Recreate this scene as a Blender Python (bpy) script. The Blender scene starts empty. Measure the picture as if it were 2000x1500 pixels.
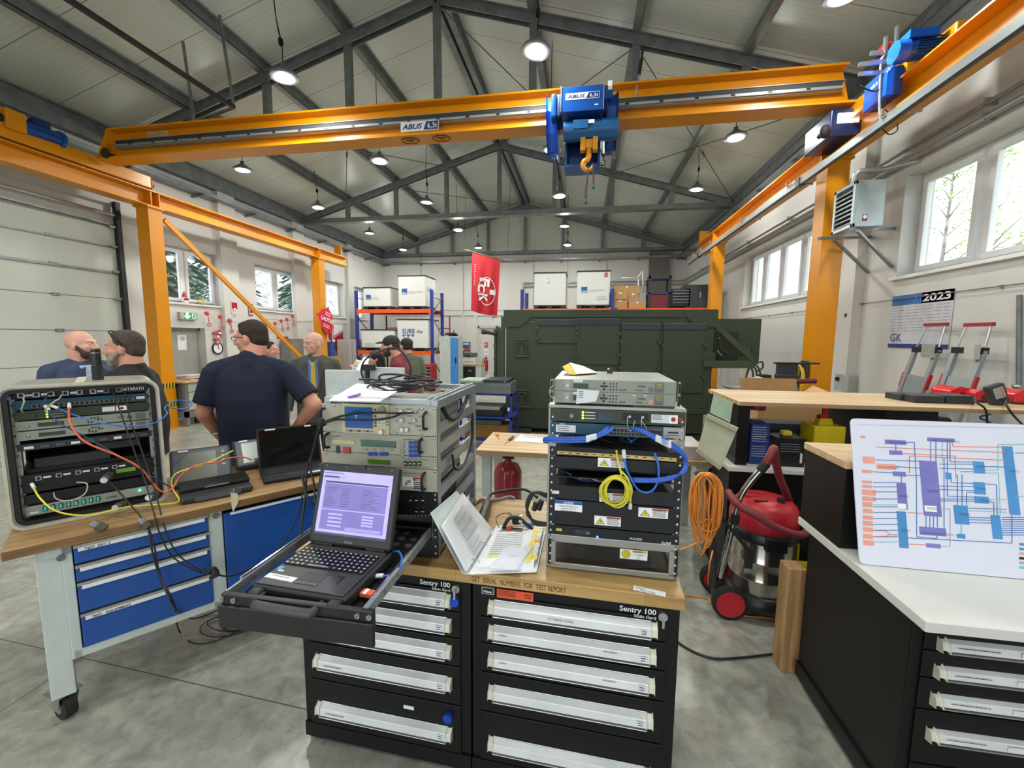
import bpy,math,random
import numpy as np
from mathutils import Vector,Matrix,Euler
SC=bpy.context.scene
COL=SC.collection
random.seed(7)
# ---------------------------------------------------------------- camera
# room frame: X to the right, Y into the hall, Z up; the lens stands at (0, 0, 1.78)
F=820.0;CAMZ=1.78;CAM=Vector((0,0,CAMZ))
_d1=Vector((138,-88,F)).normalized()
_d3=Vector((-65,7800,F));_d3 -= _d3.dot(_d1)*_d1;_d3.normalize()
_up=-_d3;_rt=_d1.cross(_up)
if _rt.x < 0: _rt=-_rt
cam_data=bpy.data.cameras.new('camera');cam=bpy.data.objects.new('camera',cam_data);COL.objects.link(cam)
cam_data.sensor_width=36.0;cam_data.lens=F/2000*36;cam_data.clip_start=.02;cam_data.clip_end=300
def _w(v): return Vector((v.dot(_rt),v.dot(_d1),v.dot(_up)))
_cx,_cy,_cz=_w(Vector((1,0,0))),_w(Vector((0,-1,0))),_w(Vector((0,0,-1)))
_m=Matrix((_cx,_cy,_cz)).transposed().to_4x4();_m.translation=CAM
cam.matrix_world=_m
SC.camera=cam
SC.view_settings.view_transform='Standard';SC.view_settings.look='None'
SC.view_settings.exposure=0.0;SC.view_settings.gamma=1.0;SC.view_settings.use_curve_mapping=False
# ---------------------------------------------------------------- sky: bright overcast daylight
wd=bpy.data.worlds.new('sky');SC.world=wd;wd.use_nodes=True
_n=wd.node_tree.nodes;_l=wd.node_tree.links;_n.clear()
_o=_n.new('ShaderNodeOutputWorld');_b=_n.new('ShaderNodeBackground');_tc=_n.new('ShaderNodeTexCoord')
_nz=_n.new('ShaderNodeTexNoise');_nz.inputs['Scale'].default_value=2.0
_cr=_n.new('ShaderNodeValToRGB');_cr.color_ramp.elements[0].color=(.80,.90,1,1);_cr.color_ramp.elements[1].color=(1,1,1,1)
_l.new(_tc.outputs['Generated'],_nz.inputs['Vector']);_l.new(_nz.outputs['Fac'],_cr.inputs['Fac'])
_l.new(_cr.outputs['Color'],_b.inputs['Color']);_b.inputs['Strength'].default_value=3.2
_l.new(_b.outputs[0],_o.inputs[0])
LAMP_W=44.0;LAMP_UP=15.0;LAMP_EMIT=30.0
# ---------------------------------------------------------------- pixel of the photograph -> point on a plane of the place
def _ray(px,py): return _w(Vector((px-1000,py-750,F)))
def aX(px,py,X): r=_ray(px,py);return CAM+r*(X/r.x)
def aY(px,py,Y): r=_ray(px,py);return CAM+r*(Y/r.y)
def aZ(px,py,Z): r=_ray(px,py);return CAM+r*((Z-CAMZ)/r.z)
def aP(px,py,p0,az):
    n=Vector((-math.sin(math.radians(az)),math.cos(math.radians(az)),0));r=_ray(px,py)
    return CAM+r*(n.dot(Vector(p0)-CAM)/n.dot(r))
def toloc(p,p0,az):
    a=math.radians(az);d=Vector(p)-Vector(p0)
    return Vector((d.x*math.cos(a)+d.y*math.sin(a),-d.x*math.sin(a)+d.y*math.cos(a),d.z))
# ---------------------------------------------------------------- materials
def lin(c):
    if isinstance(c,str): c=tuple(int(c[i:i+2],16)/255 for i in (0,2,4))
    return tuple(((x+.055)/1.055) ** 2.4 if x > .04045 else x/12.92 for x in c[:3])+(1,)
_MC={}
def M(name,c,rough=.5,metal=0.,var=.10,scale=8.,bump=0.,emit=0.,coat=0.,spec=None,alpha=1.,trans=0.):
    if name in _MC: return _MC[name]
    m=bpy.data.materials.new(name);_MC[name]=m;m.use_nodes=True
    nt=m.node_tree;n=nt.nodes;l=nt.links;b=n['Principled BSDF']
    tc=n.new('ShaderNodeTexCoord');nz=n.new('ShaderNodeTexNoise');nz.inputs['Scale'].default_value=scale;nz.inputs['Detail'].default_value=4
    l.new(tc.outputs['Object'],nz.inputs['Vector'])
    cr=n.new('ShaderNodeValToRGB');L=lin(c)
    cr.color_ramp.elements[0].position=.3;cr.color_ramp.elements[1].position=.7
    cr.color_ramp.elements[0].color=tuple(x*(1-var) for x in L[:3])+(1,);cr.color_ramp.elements[1].color=tuple(min(1,x*(1+var)) for x in L[:3])+(1,)
    l.new(nz.outputs['Fac'],cr.inputs['Fac']);l.new(cr.outputs['Color'],b.inputs['Base Color'])
    b.inputs['Roughness'].default_value=rough;b.inputs['Metallic'].default_value=metal
    if spec is not None: b.inputs['Specular IOR Level'].default_value=spec
    if coat: b.inputs['Coat Weight'].default_value=coat
    if trans: b.inputs['Transmission Weight'].default_value=trans
    if alpha < 1: b.inputs['Alpha'].default_value=alpha
    if emit: l.new(cr.outputs['Color'],b.inputs['Emission Color']);b.inputs['Emission Strength'].default_value=emit
    if bump:
        bp=n.new('ShaderNodeBump');bp.inputs['Strength'].default_value=bump;bp.inputs['Distance'].default_value=.01
        l.new(nz.outputs['Fac'],bp.inputs['Height']);l.new(bp.outputs[0],b.inputs['Normal'])
    m.diffuse_color=L
    return m
def nodes_of(m): return m.node_tree.nodes,m.node_tree.links
def glass_mat(name,tint=(1,1,1),refl=.5):
    m=bpy.data.materials.new(name);m.use_nodes=True;n,l=nodes_of(m);n.clear()
    o=n.new('ShaderNodeOutputMaterial');mx=n.new('ShaderNodeMixShader');t=n.new('ShaderNodeBsdfTransparent');g=n.new('ShaderNodeBsdfGlossy')
    f=n.new('ShaderNodeLayerWeight');f.inputs['Blend'].default_value=.5;g.inputs['Roughness'].default_value=.03
    p=n.new('ShaderNodeMath');p.operation='POWER';p.inputs[1].default_value=4;q=n.new('ShaderNodeMath');q.operation='MULTIPLY_ADD';q.inputs[1].default_value=refl;q.inputs[2].default_value=.04
    t.inputs['Color'].default_value=tint+(1,)
    l.new(f.outputs['Facing'],p.inputs[0]);l.new(p.outputs[0],q.inputs[0]);l.new(q.outputs[0],mx.inputs[0]);l.new(t.outputs[0],mx.inputs[1]);l.new(g.outputs[0],mx.inputs[2]);l.new(mx.outputs[0],o.inputs[0])
    return m
def wood_mat(name,c1,c2,axis='X',scale=6.,rough=.45,boards=0.):
    m=bpy.data.materials.new(name);m.use_nodes=True;n,l=nodes_of(m);b=n['Principled BSDF']
    tc=n.new('ShaderNodeTexCoord');mp=n.new('ShaderNodeMapping');l.new(tc.outputs['Object'],mp.inputs['Vector'])
    s={'X': (.25,4,4),'Y': (4,.25,4),'Z': (4,4,.25)}[axis];mp.inputs['Scale'].default_value=s
    nz=n.new('ShaderNodeTexNoise');nz.inputs['Scale'].default_value=scale;nz.inputs['Detail'].default_value=6;nz.inputs['Distortion'].default_value=.6
    l.new(mp.outputs[0],nz.inputs['Vector'])
    cr=n.new('ShaderNodeValToRGB');cr.color_ramp.elements[0].position=.35;cr.color_ramp.elements[1].position=.65
    cr.color_ramp.elements[0].color=lin(c1);cr.color_ramp.elements[1].color=lin(c2)
    l.new(nz.outputs['Fac'],cr.inputs['Fac']);out=cr.outputs['Color']
    if boards:
        bk=n.new('ShaderNodeTexBrick');bk.inputs['Scale'].default_value=1;bk.inputs['Mortar Size'].default_value=.0006
        bk.inputs['Brick Width'].default_value=.7;bk.inputs['Row Height'].default_value=boards
        bk.inputs['Color1'].default_value=(1,1,1,1);bk.inputs['Color2'].default_value=(.82,.8,.78,1);bk.inputs['Mortar'].default_value=(.55,.5,.45,1)
        l.new(tc.outputs['Object'],bk.inputs['Vector'])
        mx=n.new('ShaderNodeMix');mx.data_type='RGBA';mx.blend_type='MULTIPLY';mx.inputs[0].default_value=1
        l.new(out,mx.inputs[6]);l.new(bk.outputs['Color'],mx.inputs[7]);out=mx.outputs[2]
    l.new(out,b.inputs['Base Color']);b.inputs['Roughness'].default_value=rough
    return m
# ---------------------------------------------------------------- mesh builder
_TXT={}
def _textmesh(body,shear=0.,bold=0.):
    k=(body,shear,bold)
    if k in _TXT: return _TXT[k]
    cu=bpy.data.curves.new('lettering','FONT');cu.body=body;cu.size=1;cu.shear=shear;cu.offset=bold;cu.resolution_u=3
    ob=bpy.data.objects.new('lettering',cu);COL.objects.link(ob)
    dg=bpy.context.evaluated_depsgraph_get();dg.update();me=ob.evaluated_get(dg).to_mesh()
    v=[x.co.copy() for x in me.vertices];f=[tuple(p.vertices) for p in me.polygons]
    ob.evaluated_get(dg).to_mesh_clear();COL.objects.unlink(ob);bpy.data.objects.remove(ob);bpy.data.curves.remove(cu)
    _TXT[k]=(v,f);return _TXT[k]
def cat(pts,k=6,closed=False):
    P=[Vector(p) for p in pts];out=[];n=len(P)
    for i in range(n if closed else n-1):
        if closed: a,b,c,d=P[(i-1) % n],P[i],P[(i+1) % n],P[(i+2) % n]
        else: a,b,c,d=P[max(0,i-1)],P[i],P[i+1],P[min(n-1,i+2)]
        for j in range(k):
            t=j/k
            out.append(.5*((2*b)+(-a+c)*t+(2*a-5*b+4*c-d)*t*t+(-a+3*b-3*c+d)*t ** 3))
    if not closed: out.append(P[-1])
    return out
class MB:
    def __init__(s): s.v=[];s.f=[];s.mi=[];s.sm=[];s.mats=[];s.T=None
    def at(s,loc=(0,0,0),rot=(0,0,0)):
        s.T=Matrix.Translation(Vector(loc)) @ Euler([math.radians(a) for a in rot]).to_matrix().to_4x4();return s
    def mx(s,m): s.T=m;return s
    def add(s,vs,fs,mat,sm=False):
        o=len(s.v)
        if mat not in s.mats: s.mats.append(mat)
        k=s.mats.index(mat)
        for p in vs: p=Vector(p);s.v.append(s.T @ p if s.T is not None else p)
        for f in fs: s.f.append(tuple(i+o for i in f));s.mi.append(k);s.sm.append(sm)
        return s
    def box(s,x0,y0,z0,x1,y1,z1,mat):
        vs=[(x,y,z) for z in (z0,z1) for y in (y0,y1) for x in (x0,x1)]
        return s.add(vs,[(0,2,3,1),(4,5,7,6),(0,1,5,4),(2,6,7,3),(0,4,6,2),(1,3,7,5)],mat)
    def cb(s,c,d,mat): return s.box(c[0]-d[0]/2,c[1]-d[1]/2,c[2]-d[2]/2,c[0]+d[0]/2,c[1]+d[1]/2,c[2]+d[2]/2,mat)
    def beam(s,p,q,w,h,mat,up=(0,0,1)):
        p,q=Vector(p),Vector(q);d=(q-p).normalized();u=Vector(up)
        if abs(d.dot(u)) > .98: u=Vector((0,1,0))
        r=d.cross(u).normalized();u=r.cross(d)
        vs=[c+r*a*w/2+u*b*h/2 for c in (p,q) for b in (-1,1) for a in (-1,1)]
        return s.add(vs,[(0,1,3,2),(4,6,7,5),(0,4,5,1),(2,3,7,6),(0,2,6,4),(1,5,7,3)],mat)
    def cyl(s,p,q,r,mat,n=12,r2=None,caps=True):
        p,q=Vector(p),Vector(q);r2=r if r2 is None else r2;d=(q-p).normalized()
        u=Vector((0,0,1)) if abs(d.z) < .9 else Vector((1,0,0));a=d.cross(u).normalized();b=d.cross(a)
        vs=[]
        for c,rr in ((p,r),(q,r2)):
            for i in range(n): t=2*math.pi*i/n;vs.append(c+(a*math.cos(t)+b*math.sin(t))*rr)
        s.add(vs,[(i,(i+1) % n,n+(i+1) % n,n+i) for i in range(n)],mat,True)
        if caps: s.add(vs,[tuple(range(n))[::-1],tuple(range(n,2*n))],mat)
        return s
    def tube(s,pts,r,mat,n=6,closed=False,flat=1.):
        P=[Vector(p) for p in pts];m=len(P);vs=[];u=None
        for i in range(m):
            d=(P[(i+1) % m]-P[i-1]) if closed else (P[min(i+1,m-1)]-P[max(i-1,0)])
            if d.length < 1e-9: d=Vector((0,0,1))
            d.normalize()
            if u is None: u=d.orthogonal().normalized()
            else:
                u=u-d*u.dot(d);u=u.normalized() if u.length > 1e-6 else d.orthogonal().normalized()
            w=d.cross(u);rr=r[i] if isinstance(r,(list,tuple)) else r
            for k in range(n): t=2*math.pi*k/n;vs.append(P[i]+(u*math.cos(t)+w*math.sin(t)*flat)*rr)
        fs=[]
        for i in range(m if closed else m-1):
            j=(i+1) % m
            for k in range(n): fs.append((i*n+k,i*n+(k+1) % n,j*n+(k+1) % n,j*n+k))
        if not closed: fs += [tuple(range(n))[::-1],tuple(range((m-1)*n,m*n))]
        return s.add(vs,fs,mat,True)
    def lathe(s,prof,c,mat,n=16,axis='z'):
        c=Vector(c);vs=[]
        for r,z in prof:
            for i in range(n):
                t=2*math.pi*i/n;p=(r*math.cos(t),r*math.sin(t),z)
                if axis == 'y': p=(p[0],p[2],p[1])
                if axis == 'x': p=(p[2],p[0],p[1])
                vs.append(c+Vector(p))
        m=len(prof);fs=[]
        for j in range(m-1):
            for i in range(n): fs.append((j*n+i,j*n+(i+1) % n,(j+1)*n+(i+1) % n,(j+1)*n+i))
        return s.add(vs,fs,mat,True)
    def ball(s,c,r,mat,nu=14,nv=9):
        c=Vector(c);r=(r,r,r) if not isinstance(r,(tuple,list)) else r;vs=[];fs=[]
        for j in range(1,nv):
            ph=math.pi*j/nv
            for i in range(nu): t=2*math.pi*i/nu;vs.append(c+Vector((r[0]*math.sin(ph)*math.cos(t),r[1]*math.sin(ph)*math.sin(t),r[2]*math.cos(ph))))
        for j in range(nv-2):
            for i in range(nu): fs.append((j*nu+i,(j+1)*nu+i,(j+1)*nu+(i+1) % nu,j*nu+(i+1) % nu))
        a=len(vs);vs += [c+Vector((0,0,r[2])),c-Vector((0,0,r[2]))]
        for i in range(nu): fs.append((a,i,(i+1) % nu));fs.append((a+1,(nv-2)*nu+(i+1) % nu,(nv-2)*nu+i))
        return s.add(vs,fs,mat,True)
    def cap(s,p,q,r1,r2,mat=None,n=12):
        s.cyl(p,q,r1,mat,n,r2);s.ball(p,r1,mat,n,8);return s.ball(q,r2,mat,n,8)
    def prism(s,poly,a,b,mat,axis='y'):
        f={'y': lambda p,t: (p[0],t,p[1]),'x': lambda p,t: (t,p[0],p[1]),'z': lambda p,t: (p[0],p[1],t)}[axis]
        n=len(poly);vs=[f(p,a) for p in poly]+[f(p,b) for p in poly]
        return s.add(vs,[tuple(range(n)),tuple(range(n,2*n))[::-1]]+[(i,(i+1) % n,n+(i+1) % n,n+i) for i in range(n)],mat)
    def quad(s,a,b,c,d,mat): return s.add([a,b,c,d],[(0,1,2,3)],mat)
    def text(s,body,size,mat,loc=(0,0,0),rot=(90,0,0),align='l',shear=0.,bold=0.,w=None,lift=.0006):
        v,f=_textmesh(body,shear,bold)
        if not v: return s
        x0=min(p.x for p in v);x1=max(p.x for p in v);k=size;kx=size
        if w: kx=w/(x1-x0)
        off={'l': x0,'c': (x0+x1)/2,'r': x1}[align]
        R=Euler([math.radians(a) for a in rot]).to_matrix();L=Vector(loc)
        return s.add([L+R @ Vector(((p.x-off)*kx,p.y*k,lift)) for p in v],f,mat)
    def lines(s,n,w,h,mat,loc,rot=(90,0,0),seed=1,t=.35):
        # rows of small print too fine to read
        R=Euler([math.radians(a) for a in rot]).to_matrix();L=Vector(loc);rnd=random.Random(seed)
        for i in range(n):
            y=-h*i/n;x=0.
            while x < w*.96:
                d=rnd.uniform(.03,.14)*w;e=min(x+d,w*rnd.uniform(.9,1))
                if e > x: s.add([L+R @ Vector(p) for p in ((x,y-h/n*t,.0006),(e,y-h/n*t,.0006),(e,y,.0006),(x,y,.0006))],[(0,1,2,3)],mat)
                x += d+.015*w
        return s
    def obj(s,name,parent=None,bevel=0.,label=None,mods=None,seg=2):
        me=bpy.data.meshes.new(name);me.from_pydata([tuple(p) for p in s.v],[],s.f)
        for m in s.mats: me.materials.append(m)
        me.polygons.foreach_set('material_index',s.mi);me.polygons.foreach_set('use_smooth',s.sm);me.update()
        o=bpy.data.objects.new(name,me);COL.objects.link(o)
        if parent is not None: o.parent=parent
        if bevel:
            b=o.modifiers.new('bevel','BEVEL');b.width=bevel;b.segments=seg;b.limit_method='ANGLE';b.angle_limit=math.radians(40)
        if label: o['label']=label
        return o
def tag(o,label=None,cat_=None,group=None,kind=None):
    if label: o['label']=label
    if cat_: o['category']=cat_
    if group: o['group']=group
    if kind: o['kind']=kind
    return o
def thing(name,label,cat_,loc=(0,0,0),rz=0.,group=None,rot=None):
    o=bpy.data.objects.new(name,None);COL.objects.link(o);o.empty_display_size=.1
    o.location=loc;o.rotation_euler=(0,0,math.radians(rz)) if rot is None else [math.radians(a) for a in rot]
    return tag(o,label,cat_,group)
def struct(name,loc=(0,0,0)):
    o=bpy.data.objects.new(name,None);COL.objects.link(o);o.location=loc;o['kind']='structure';return o
def dup(root,loc=None,rz=None,label=None,group=None):
    r=root.copy();COL.objects.link(r)
    if loc is not None: r.location=loc
    if rz is not None: r.rotation_euler=(0,0,math.radians(rz))
    if label: r['label']=label
    if group: r['group']=group
    for ch in list(root.children):
        c=ch.copy();COL.objects.link(c);c.parent=r
        for g in list(ch.children):
            d=g.copy();COL.objects.link(d);d.parent=c
    return r
# ================================================================ the hall
XL,XR,YB,YF=-8.7,3.87,17.6,-4.2
RX,EZ,RZ=-2.415,5.50,7.36          # ridge line, underside of roof at the eaves and at the ridge
def roofz(x): return EZ+(RZ-EZ)*(1-abs(x-RX)/(RX-XL))
plaster=M('white_plaster','d0cec9',.75,var=.035,scale=1.2,bump=.05)
galv=M('galvanised_steel','8b9092',.42,.75,var=.18,scale=5)
dsteel=M('dark_galvanised_steel','767b7d',.48,.5,var=.22,scale=6)
white_pvc=M('white_window_plastic','e9ebec',.3,var=.02)
black_pl=M('black_plastic','131415',.42,var=.15)
yel=M('crane_yellow_paint','d68900',.34,var=.05,scale=2)
steel=M('brushed_steel','b9bbb8',.3,.9,var=.1)
white_p=M('white_paint','e4e5e2',.4,var=.03)
paper=M('white_paper','eef0f3',.6,var=.015)
ink=M('black_ink','2a2a2e',.7)
red_p=M('red_paint','b3151d',.35,var=.06)
# concrete floor with sawn joints and rusty stains
concrete=bpy.data.materials.new('power_floated_concrete');concrete.use_nodes=True
n,l=nodes_of(concrete);b=n['Principled BSDF']
tc=n.new('ShaderNodeTexCoord')
def noise(scale,det=6.,dist=0.):
    z=n.new('ShaderNodeTexNoise');z.inputs['Scale'].default_value=scale;z.inputs['Detail'].default_value=det;z.inputs['Distortion'].default_value=dist
    l.new(tc.outputs['Object'],z.inputs['Vector']);return z
def ramp(src,stops):
    r=n.new('ShaderNodeValToRGB');e=r.color_ramp.elements
    while len(e) < len(stops): e.new(.5)
    for i,(p,c) in enumerate(stops): e[i].position=p;e[i].color=lin(c)
    l.new(src,r.inputs['Fac']);return r
def mixc(fac,a,c,mode='MIX'):
    m=n.new('ShaderNodeMix');m.data_type='RGBA';m.blend_type=mode
    if isinstance(fac,float): m.inputs[0].default_value=fac
    else: l.new(fac,m.inputs[0])
    for i,v in ((6,a),(7,c)):
        if isinstance(v,tuple): m.inputs[i].default_value=v
        else: l.new(v,m.inputs[i])
    return m.outputs[2]
base=ramp(noise(1.1,8,1.2).outputs['Fac'],[(.28,'8f8e84'),(.5,'a7a69b'),(.72,'bab8ab')])
fine=ramp(noise(14,8,.6).outputs['Fac'],[(.3,'cfcfcf'),(.7,'ffffff')])
rust=n.new('ShaderNodeMath');rust.operation='GREATER_THAN';rust.inputs[1].default_value=.70;l.new(noise(5.5,5,2.5).outputs['Fac'],rust.inputs[0])
colr=mixc(1.0,base.outputs['Color'],fine.outputs['Color'],'MULTIPLY')
rs=n.new('ShaderNodeMath');rs.operation='MULTIPLY';rs.inputs[1].default_value=.45;l.new(rust.outputs[0],rs.inputs[0])
colr=mixc(rs.outputs[0],colr,lin('8a6a50'))
sep=n.new('ShaderNodeSeparateXYZ');l.new(tc.outputs['Object'],sep.inputs[0])
def joint(p,q,wdt,colr):
    p,q=Vector(p),Vector(q);d=(q-p).normalized();nx,ny=-d.y,d.x;c0=nx*p.x+ny*p.y
    a=n.new('ShaderNodeMath');a.operation='MULTIPLY';a.inputs[1].default_value=nx;l.new(sep.outputs[0],a.inputs[0])
    c=n.new('ShaderNodeMath');c.operation='MULTIPLY_ADD';c.inputs[1].default_value=ny;l.new(sep.outputs[1],c.inputs[0]);l.new(a.outputs[0],c.inputs[2])
    e=n.new('ShaderNodeMath');e.operation='SUBTRACT';e.inputs[1].default_value=c0;l.new(c.outputs[0],e.inputs[0])
    f=n.new('ShaderNodeMath');f.operation='ABSOLUTE';l.new(e.outputs[0],f.inputs[0])
    g=n.new('ShaderNodeMath');g.operation='LESS_THAN';g.inputs[1].default_value=wdt;l.new(f.outputs[0],g.inputs[0])
    return mixc(g.outputs[0],colr,lin('5d5a50'))
JA=(aZ(0,1248,0),aZ(500,1363,0));JB=(aZ(0,1390,0),aZ(103,1323,0))
colr=joint(*JA,.0035,colr);colr=joint(*JB,.0035,colr)
_jd=(JA[1]-JA[0]).normalized();_jn=Vector((-_jd.y,_jd.x,0))
for k in (4.6,9.2): colr=joint(JA[0]+_jn*k,JA[1]+_jn*k,.004,colr)
l.new(colr,b.inputs['Base Color'])
rr=ramp(noise(2.4,5,1).outputs['Fac'],[(.3,'767676'),(.7,'a0a0a0')]);l.new(rr.outputs['Color'],b.inputs['Roughness'])
bp=n.new('ShaderNodeBump');bp.inputs['Strength'].default_value=.12;bp.inputs['Distance'].default_value=.01;l.new(noise(40,4).outputs['Fac'],bp.inputs['Height']);l.new(bp.outputs[0],b.inputs['Normal'])
o=MB().box(XL-.5,YF-.5,-.3,XR+.5,YB+.5,0,concrete).obj('floor');tag(o,kind='structure')
# roof: sandwich panels, ribs across the slope
roofm=bpy.data.materials.new('roof_sandwich_panel');roofm.use_nodes=True
n,l=nodes_of(roofm);b=n['Principled BSDF'];tc=n.new('ShaderNodeTexCoord');sep=n.new('ShaderNodeSeparateXYZ');l.new(tc.outputs['Object'],sep.inputs[0])
def wavey(scale,w):
    a=n.new('ShaderNodeMath');a.operation='MULTIPLY';a.inputs[1].default_value=scale;l.new(sep.outputs[1],a.inputs[0])
    f=n.new('ShaderNodeMath');f.operation='FRACT';l.new(a.outputs[0],f.inputs[0])
    g=n.new('ShaderNodeMath');g.operation='LESS_THAN';g.inputs[1].default_value=w;l.new(f.outputs[0],g.inputs[0]);return g.outputs[0]
nzr=noise(.6,4,.5);cr0=ramp(nzr.outputs['Fac'],[(.3,'bcc3ba'),(.7,'cbd2c9')])
c1=mixc(wavey(1.0,.012),cr0.outputs['Color'],lin('6f6f69'));m2=n.new('ShaderNodeMath');m2.operation='MULTIPLY';m2.inputs[1].default_value=.12;l.new(wavey(12.0,.3),m2.inputs[0])
c1=mixc(m2.outputs[0],c1,lin('8f8f88'));l.new(c1,b.inputs['Base Color']);b.inputs['Roughness'].default_value=.33;b.inputs['Metallic'].default_value=.05
mb=MB()
for s in (-1,1):
    xe=XL-.6 if s < 0 else XR+.6;ze=roofz(XL)-.6*(RZ-EZ)/(RX-XL)
    mb.add([(RX,YF,RZ),(RX,YB+.5,RZ),(xe,YB+.5,ze),(xe,YF,ze),(RX,YF,RZ+.1),(RX,YB+.5,RZ+.1),(xe,YB+.5,ze+.1),(xe,YF,ze+.1)],
           [(0,1,2,3),(7,6,5,4),(0,3,7,4),(1,5,6,2),(2,6,7,3)],roofm)
tag(mb.obj('ceiling'),kind='structure')
# walls with window and door openings: (y0, y1, z0, z1)
def wall_x(name,x0,x1,holes,mat):
    ys=sorted({YF,YB+.3} | {h[0] for h in holes} | {h[1] for h in holes});mb=MB()
    for a,c in zip(ys,ys[1:]):
        hz=sorted([(h[2],h[3]) for h in holes if h[0] <= a+1e-6 and h[1] >= c-1e-6]);z=0
        for h0,h1 in hz:
            if h0 > z: mb.box(x0,a,z,x1,c,h0,mat)
            z=h1
        mb.box(x0,a,z,x1,c,EZ+.12,mat)
    return tag(mb.obj(name),kind='structure')
GATE=(2.9,6.88,0.,4.2)
LW=[(7.35,9.1,2.5,3.72),(10.2,12.05,2.5,3.72),(12.65,14.45,2.5,3.72),(15.2,16.1,2.5,3.72)]
DL=(7.55,8.56,0.,1.96)
RW=[(3.0,6.12,2.58,3.80),(8.0,11.3,2.58,3.80),(-.8,2.2,2.58,3.80)]
wall_x('wall_left',XL-.32,XL,[GATE,DL]+LW,plaster)
wall_x('wall_right',XR,XR+.32,RW,plaster)
mb=MB();bdx=(aY(934,700,YB).x,aY(1010,700,YB).x)
mb.box(XL-.3,YB,0,bdx[0],YB+.3,EZ-.02,plaster);mb.box(bdx[1],YB,0,XR+.3,YB+.3,EZ-.02,plaster);mb.box(bdx[0],YB,2.3,bdx[1],YB+.3,EZ-.02,plaster)
mb.prism([(XL,EZ-.02),(XR,EZ-.02),(RX,RZ+.02)],YB,YB+.3,roofm)
tag(mb.obj('wall_back'),kind='structure')
# wall behind the lens: unseen, its wide opening added to let sky light in
mb=MB();mb.box(XL-.3,YF-.3,0,-6.4,YF,EZ,plaster);mb.box(2.2,YF-.3,0,XR+.3,YF,EZ,plaster);mb.box(-6.4,YF-.3,4.3,2.2,YF,EZ,plaster)
mb.prism([(XL,EZ),(XR,EZ),(RX,RZ)],YF-.3,YF,plaster);tag(mb.obj('wall_front'),kind='structure')
# pilasters and seams of the precast wall
mb=MB();tr=[0]
def trim(mb,**k): tr[0] += 1;return tag(mb.obj('trim_%d' % tr[0],**k),kind='structure')
for (x0,x1) in ((436,468),(577,598)):
    a,c=aX(x0,560,XL+.12).y,aX(x1,560,XL+.12).y;trim(MB().box(XL,a,0,XL+.12,c,EZ,plaster))
trim(MB().box(XL,14.6,0,XL+.12,14.95,EZ,plaster))
for (x0,x1) in ((1636,1668),):
    trim(MB().box(XR-.12,aX(1668,560,XR-.12).y,0,XR,aX(1640,560,XR-.12).y,EZ,plaster))
seamm=M('panel_seam','b5b2ab',.8)
for px in (823,905,1042,1108,1184): x=aY(px,560,YB).x;trim(MB().box(x-.02,YB-.025,0,x+.02,YB,EZ-.05,seamm))
for px in (907,930):
    x=aY(px,700,YB).x;trim(MB().box(x-.08,YB-.05,0,x+.05,YB,2.75,plaster))
trim(MB().box(XL,YB-.03,2.72,XR,YB,2.76,seamm));trim(MB().box(XL,YB-.02,2.95,XR,YB,2.97,seamm))
# perforated cable tray running round the hall under the eaves
def tray(p,q,side):
    mb=MB();mb.beam(p,q,.30,.012,galv);d=(Vector(q)-Vector(p)).normalized();nrm=Vector((-d.y,d.x,0))*side
    for s in (-.15,.15): mb.beam(Vector(p)+nrm*s+Vector((0,0,.03)),Vector(q)+nrm*s+Vector((0,0,.03)),.006,.07,galv)
    L=(Vector(q)-Vector(p)).length;k=int(L/1.45)
    for i in range(k+1):
        c=Vector(p)+d*(i*L/k);mb.prism([(-.15,-.02),(.17,-.02),(.17,-.1)],-.02,.02,galv) if False else mb.beam(c-nrm*.17+Vector((0,0,-.02)),c+nrm*.2+Vector((0,0,-.06)),.045,.04,dsteel)
    return trim(mb)
TZ=4.93
tray((XL+.17,YF+.5,TZ),(XL+.17,YB-.02,TZ),1);tray((XR-.17,YF+.5,TZ),(XR-.17,YB-.02,TZ),-1);tray((XL+.3,YB-.17,TZ),(XR-.3,YB-.17,TZ),1)
# eaves angle
trim(MB().box(XL,YF,5.18,XL+.16,YB,5.36,dsteel));trim(MB().box(XR-.16,YF,5.18,XR,YB,5.36,dsteel))
# purlins
PX=[XL+.1+(RX-XL-.1)*i/4 for i in range(5)]+[RX+(XR-.1-RX)*i/4 for i in range(1,5)]
mb=MB().box(-.035,YF+.05,-.09,.035,YB-.05,.09,dsteel).box(-.035,YF+.05,.07,.075,YB-.05,.09,dsteel).box(-.075,YF+.05,-.09,.035,YB-.05,-.075,dsteel)
PL={0: 'left eave',1: 'first up from the left eave',2: 'second up from the left eave',3: 'just left of the ridge',4: 'ridge',5: 'just right of the ridge',6: 'third down from the ridge',7: 'second in from the right eave',8: 'right eave'}
PL=['in the left eave corner','next in from the left eave, beside the tube light','midway up the left slope','next to the ridge on the left slope','forming the left of the ridge pair','next to the ridge on the right slope','midway down the right slope','next in from the right eave','in the right eave corner']
p0=None
for i,x in enumerate(PX):
    z=roofz(x)-.1
    if p0 is None: p0=mb.obj('roof_purlin');o=p0
    else: o=p0.copy();COL.objects.link(o)
    o.location=(x+(-.09 if i == 4 else 0),0,z);tag(o,'dark steel roof purlin '+PL[i],'purlin','roof purlins')
o=p0.copy();COL.objects.link(o);o.location=(RX+.09,0,roofz(RX+.09)-.1);tag(o,'dark steel roof purlin forming the right of the ridge pair','purlin','roof purlins')
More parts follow.
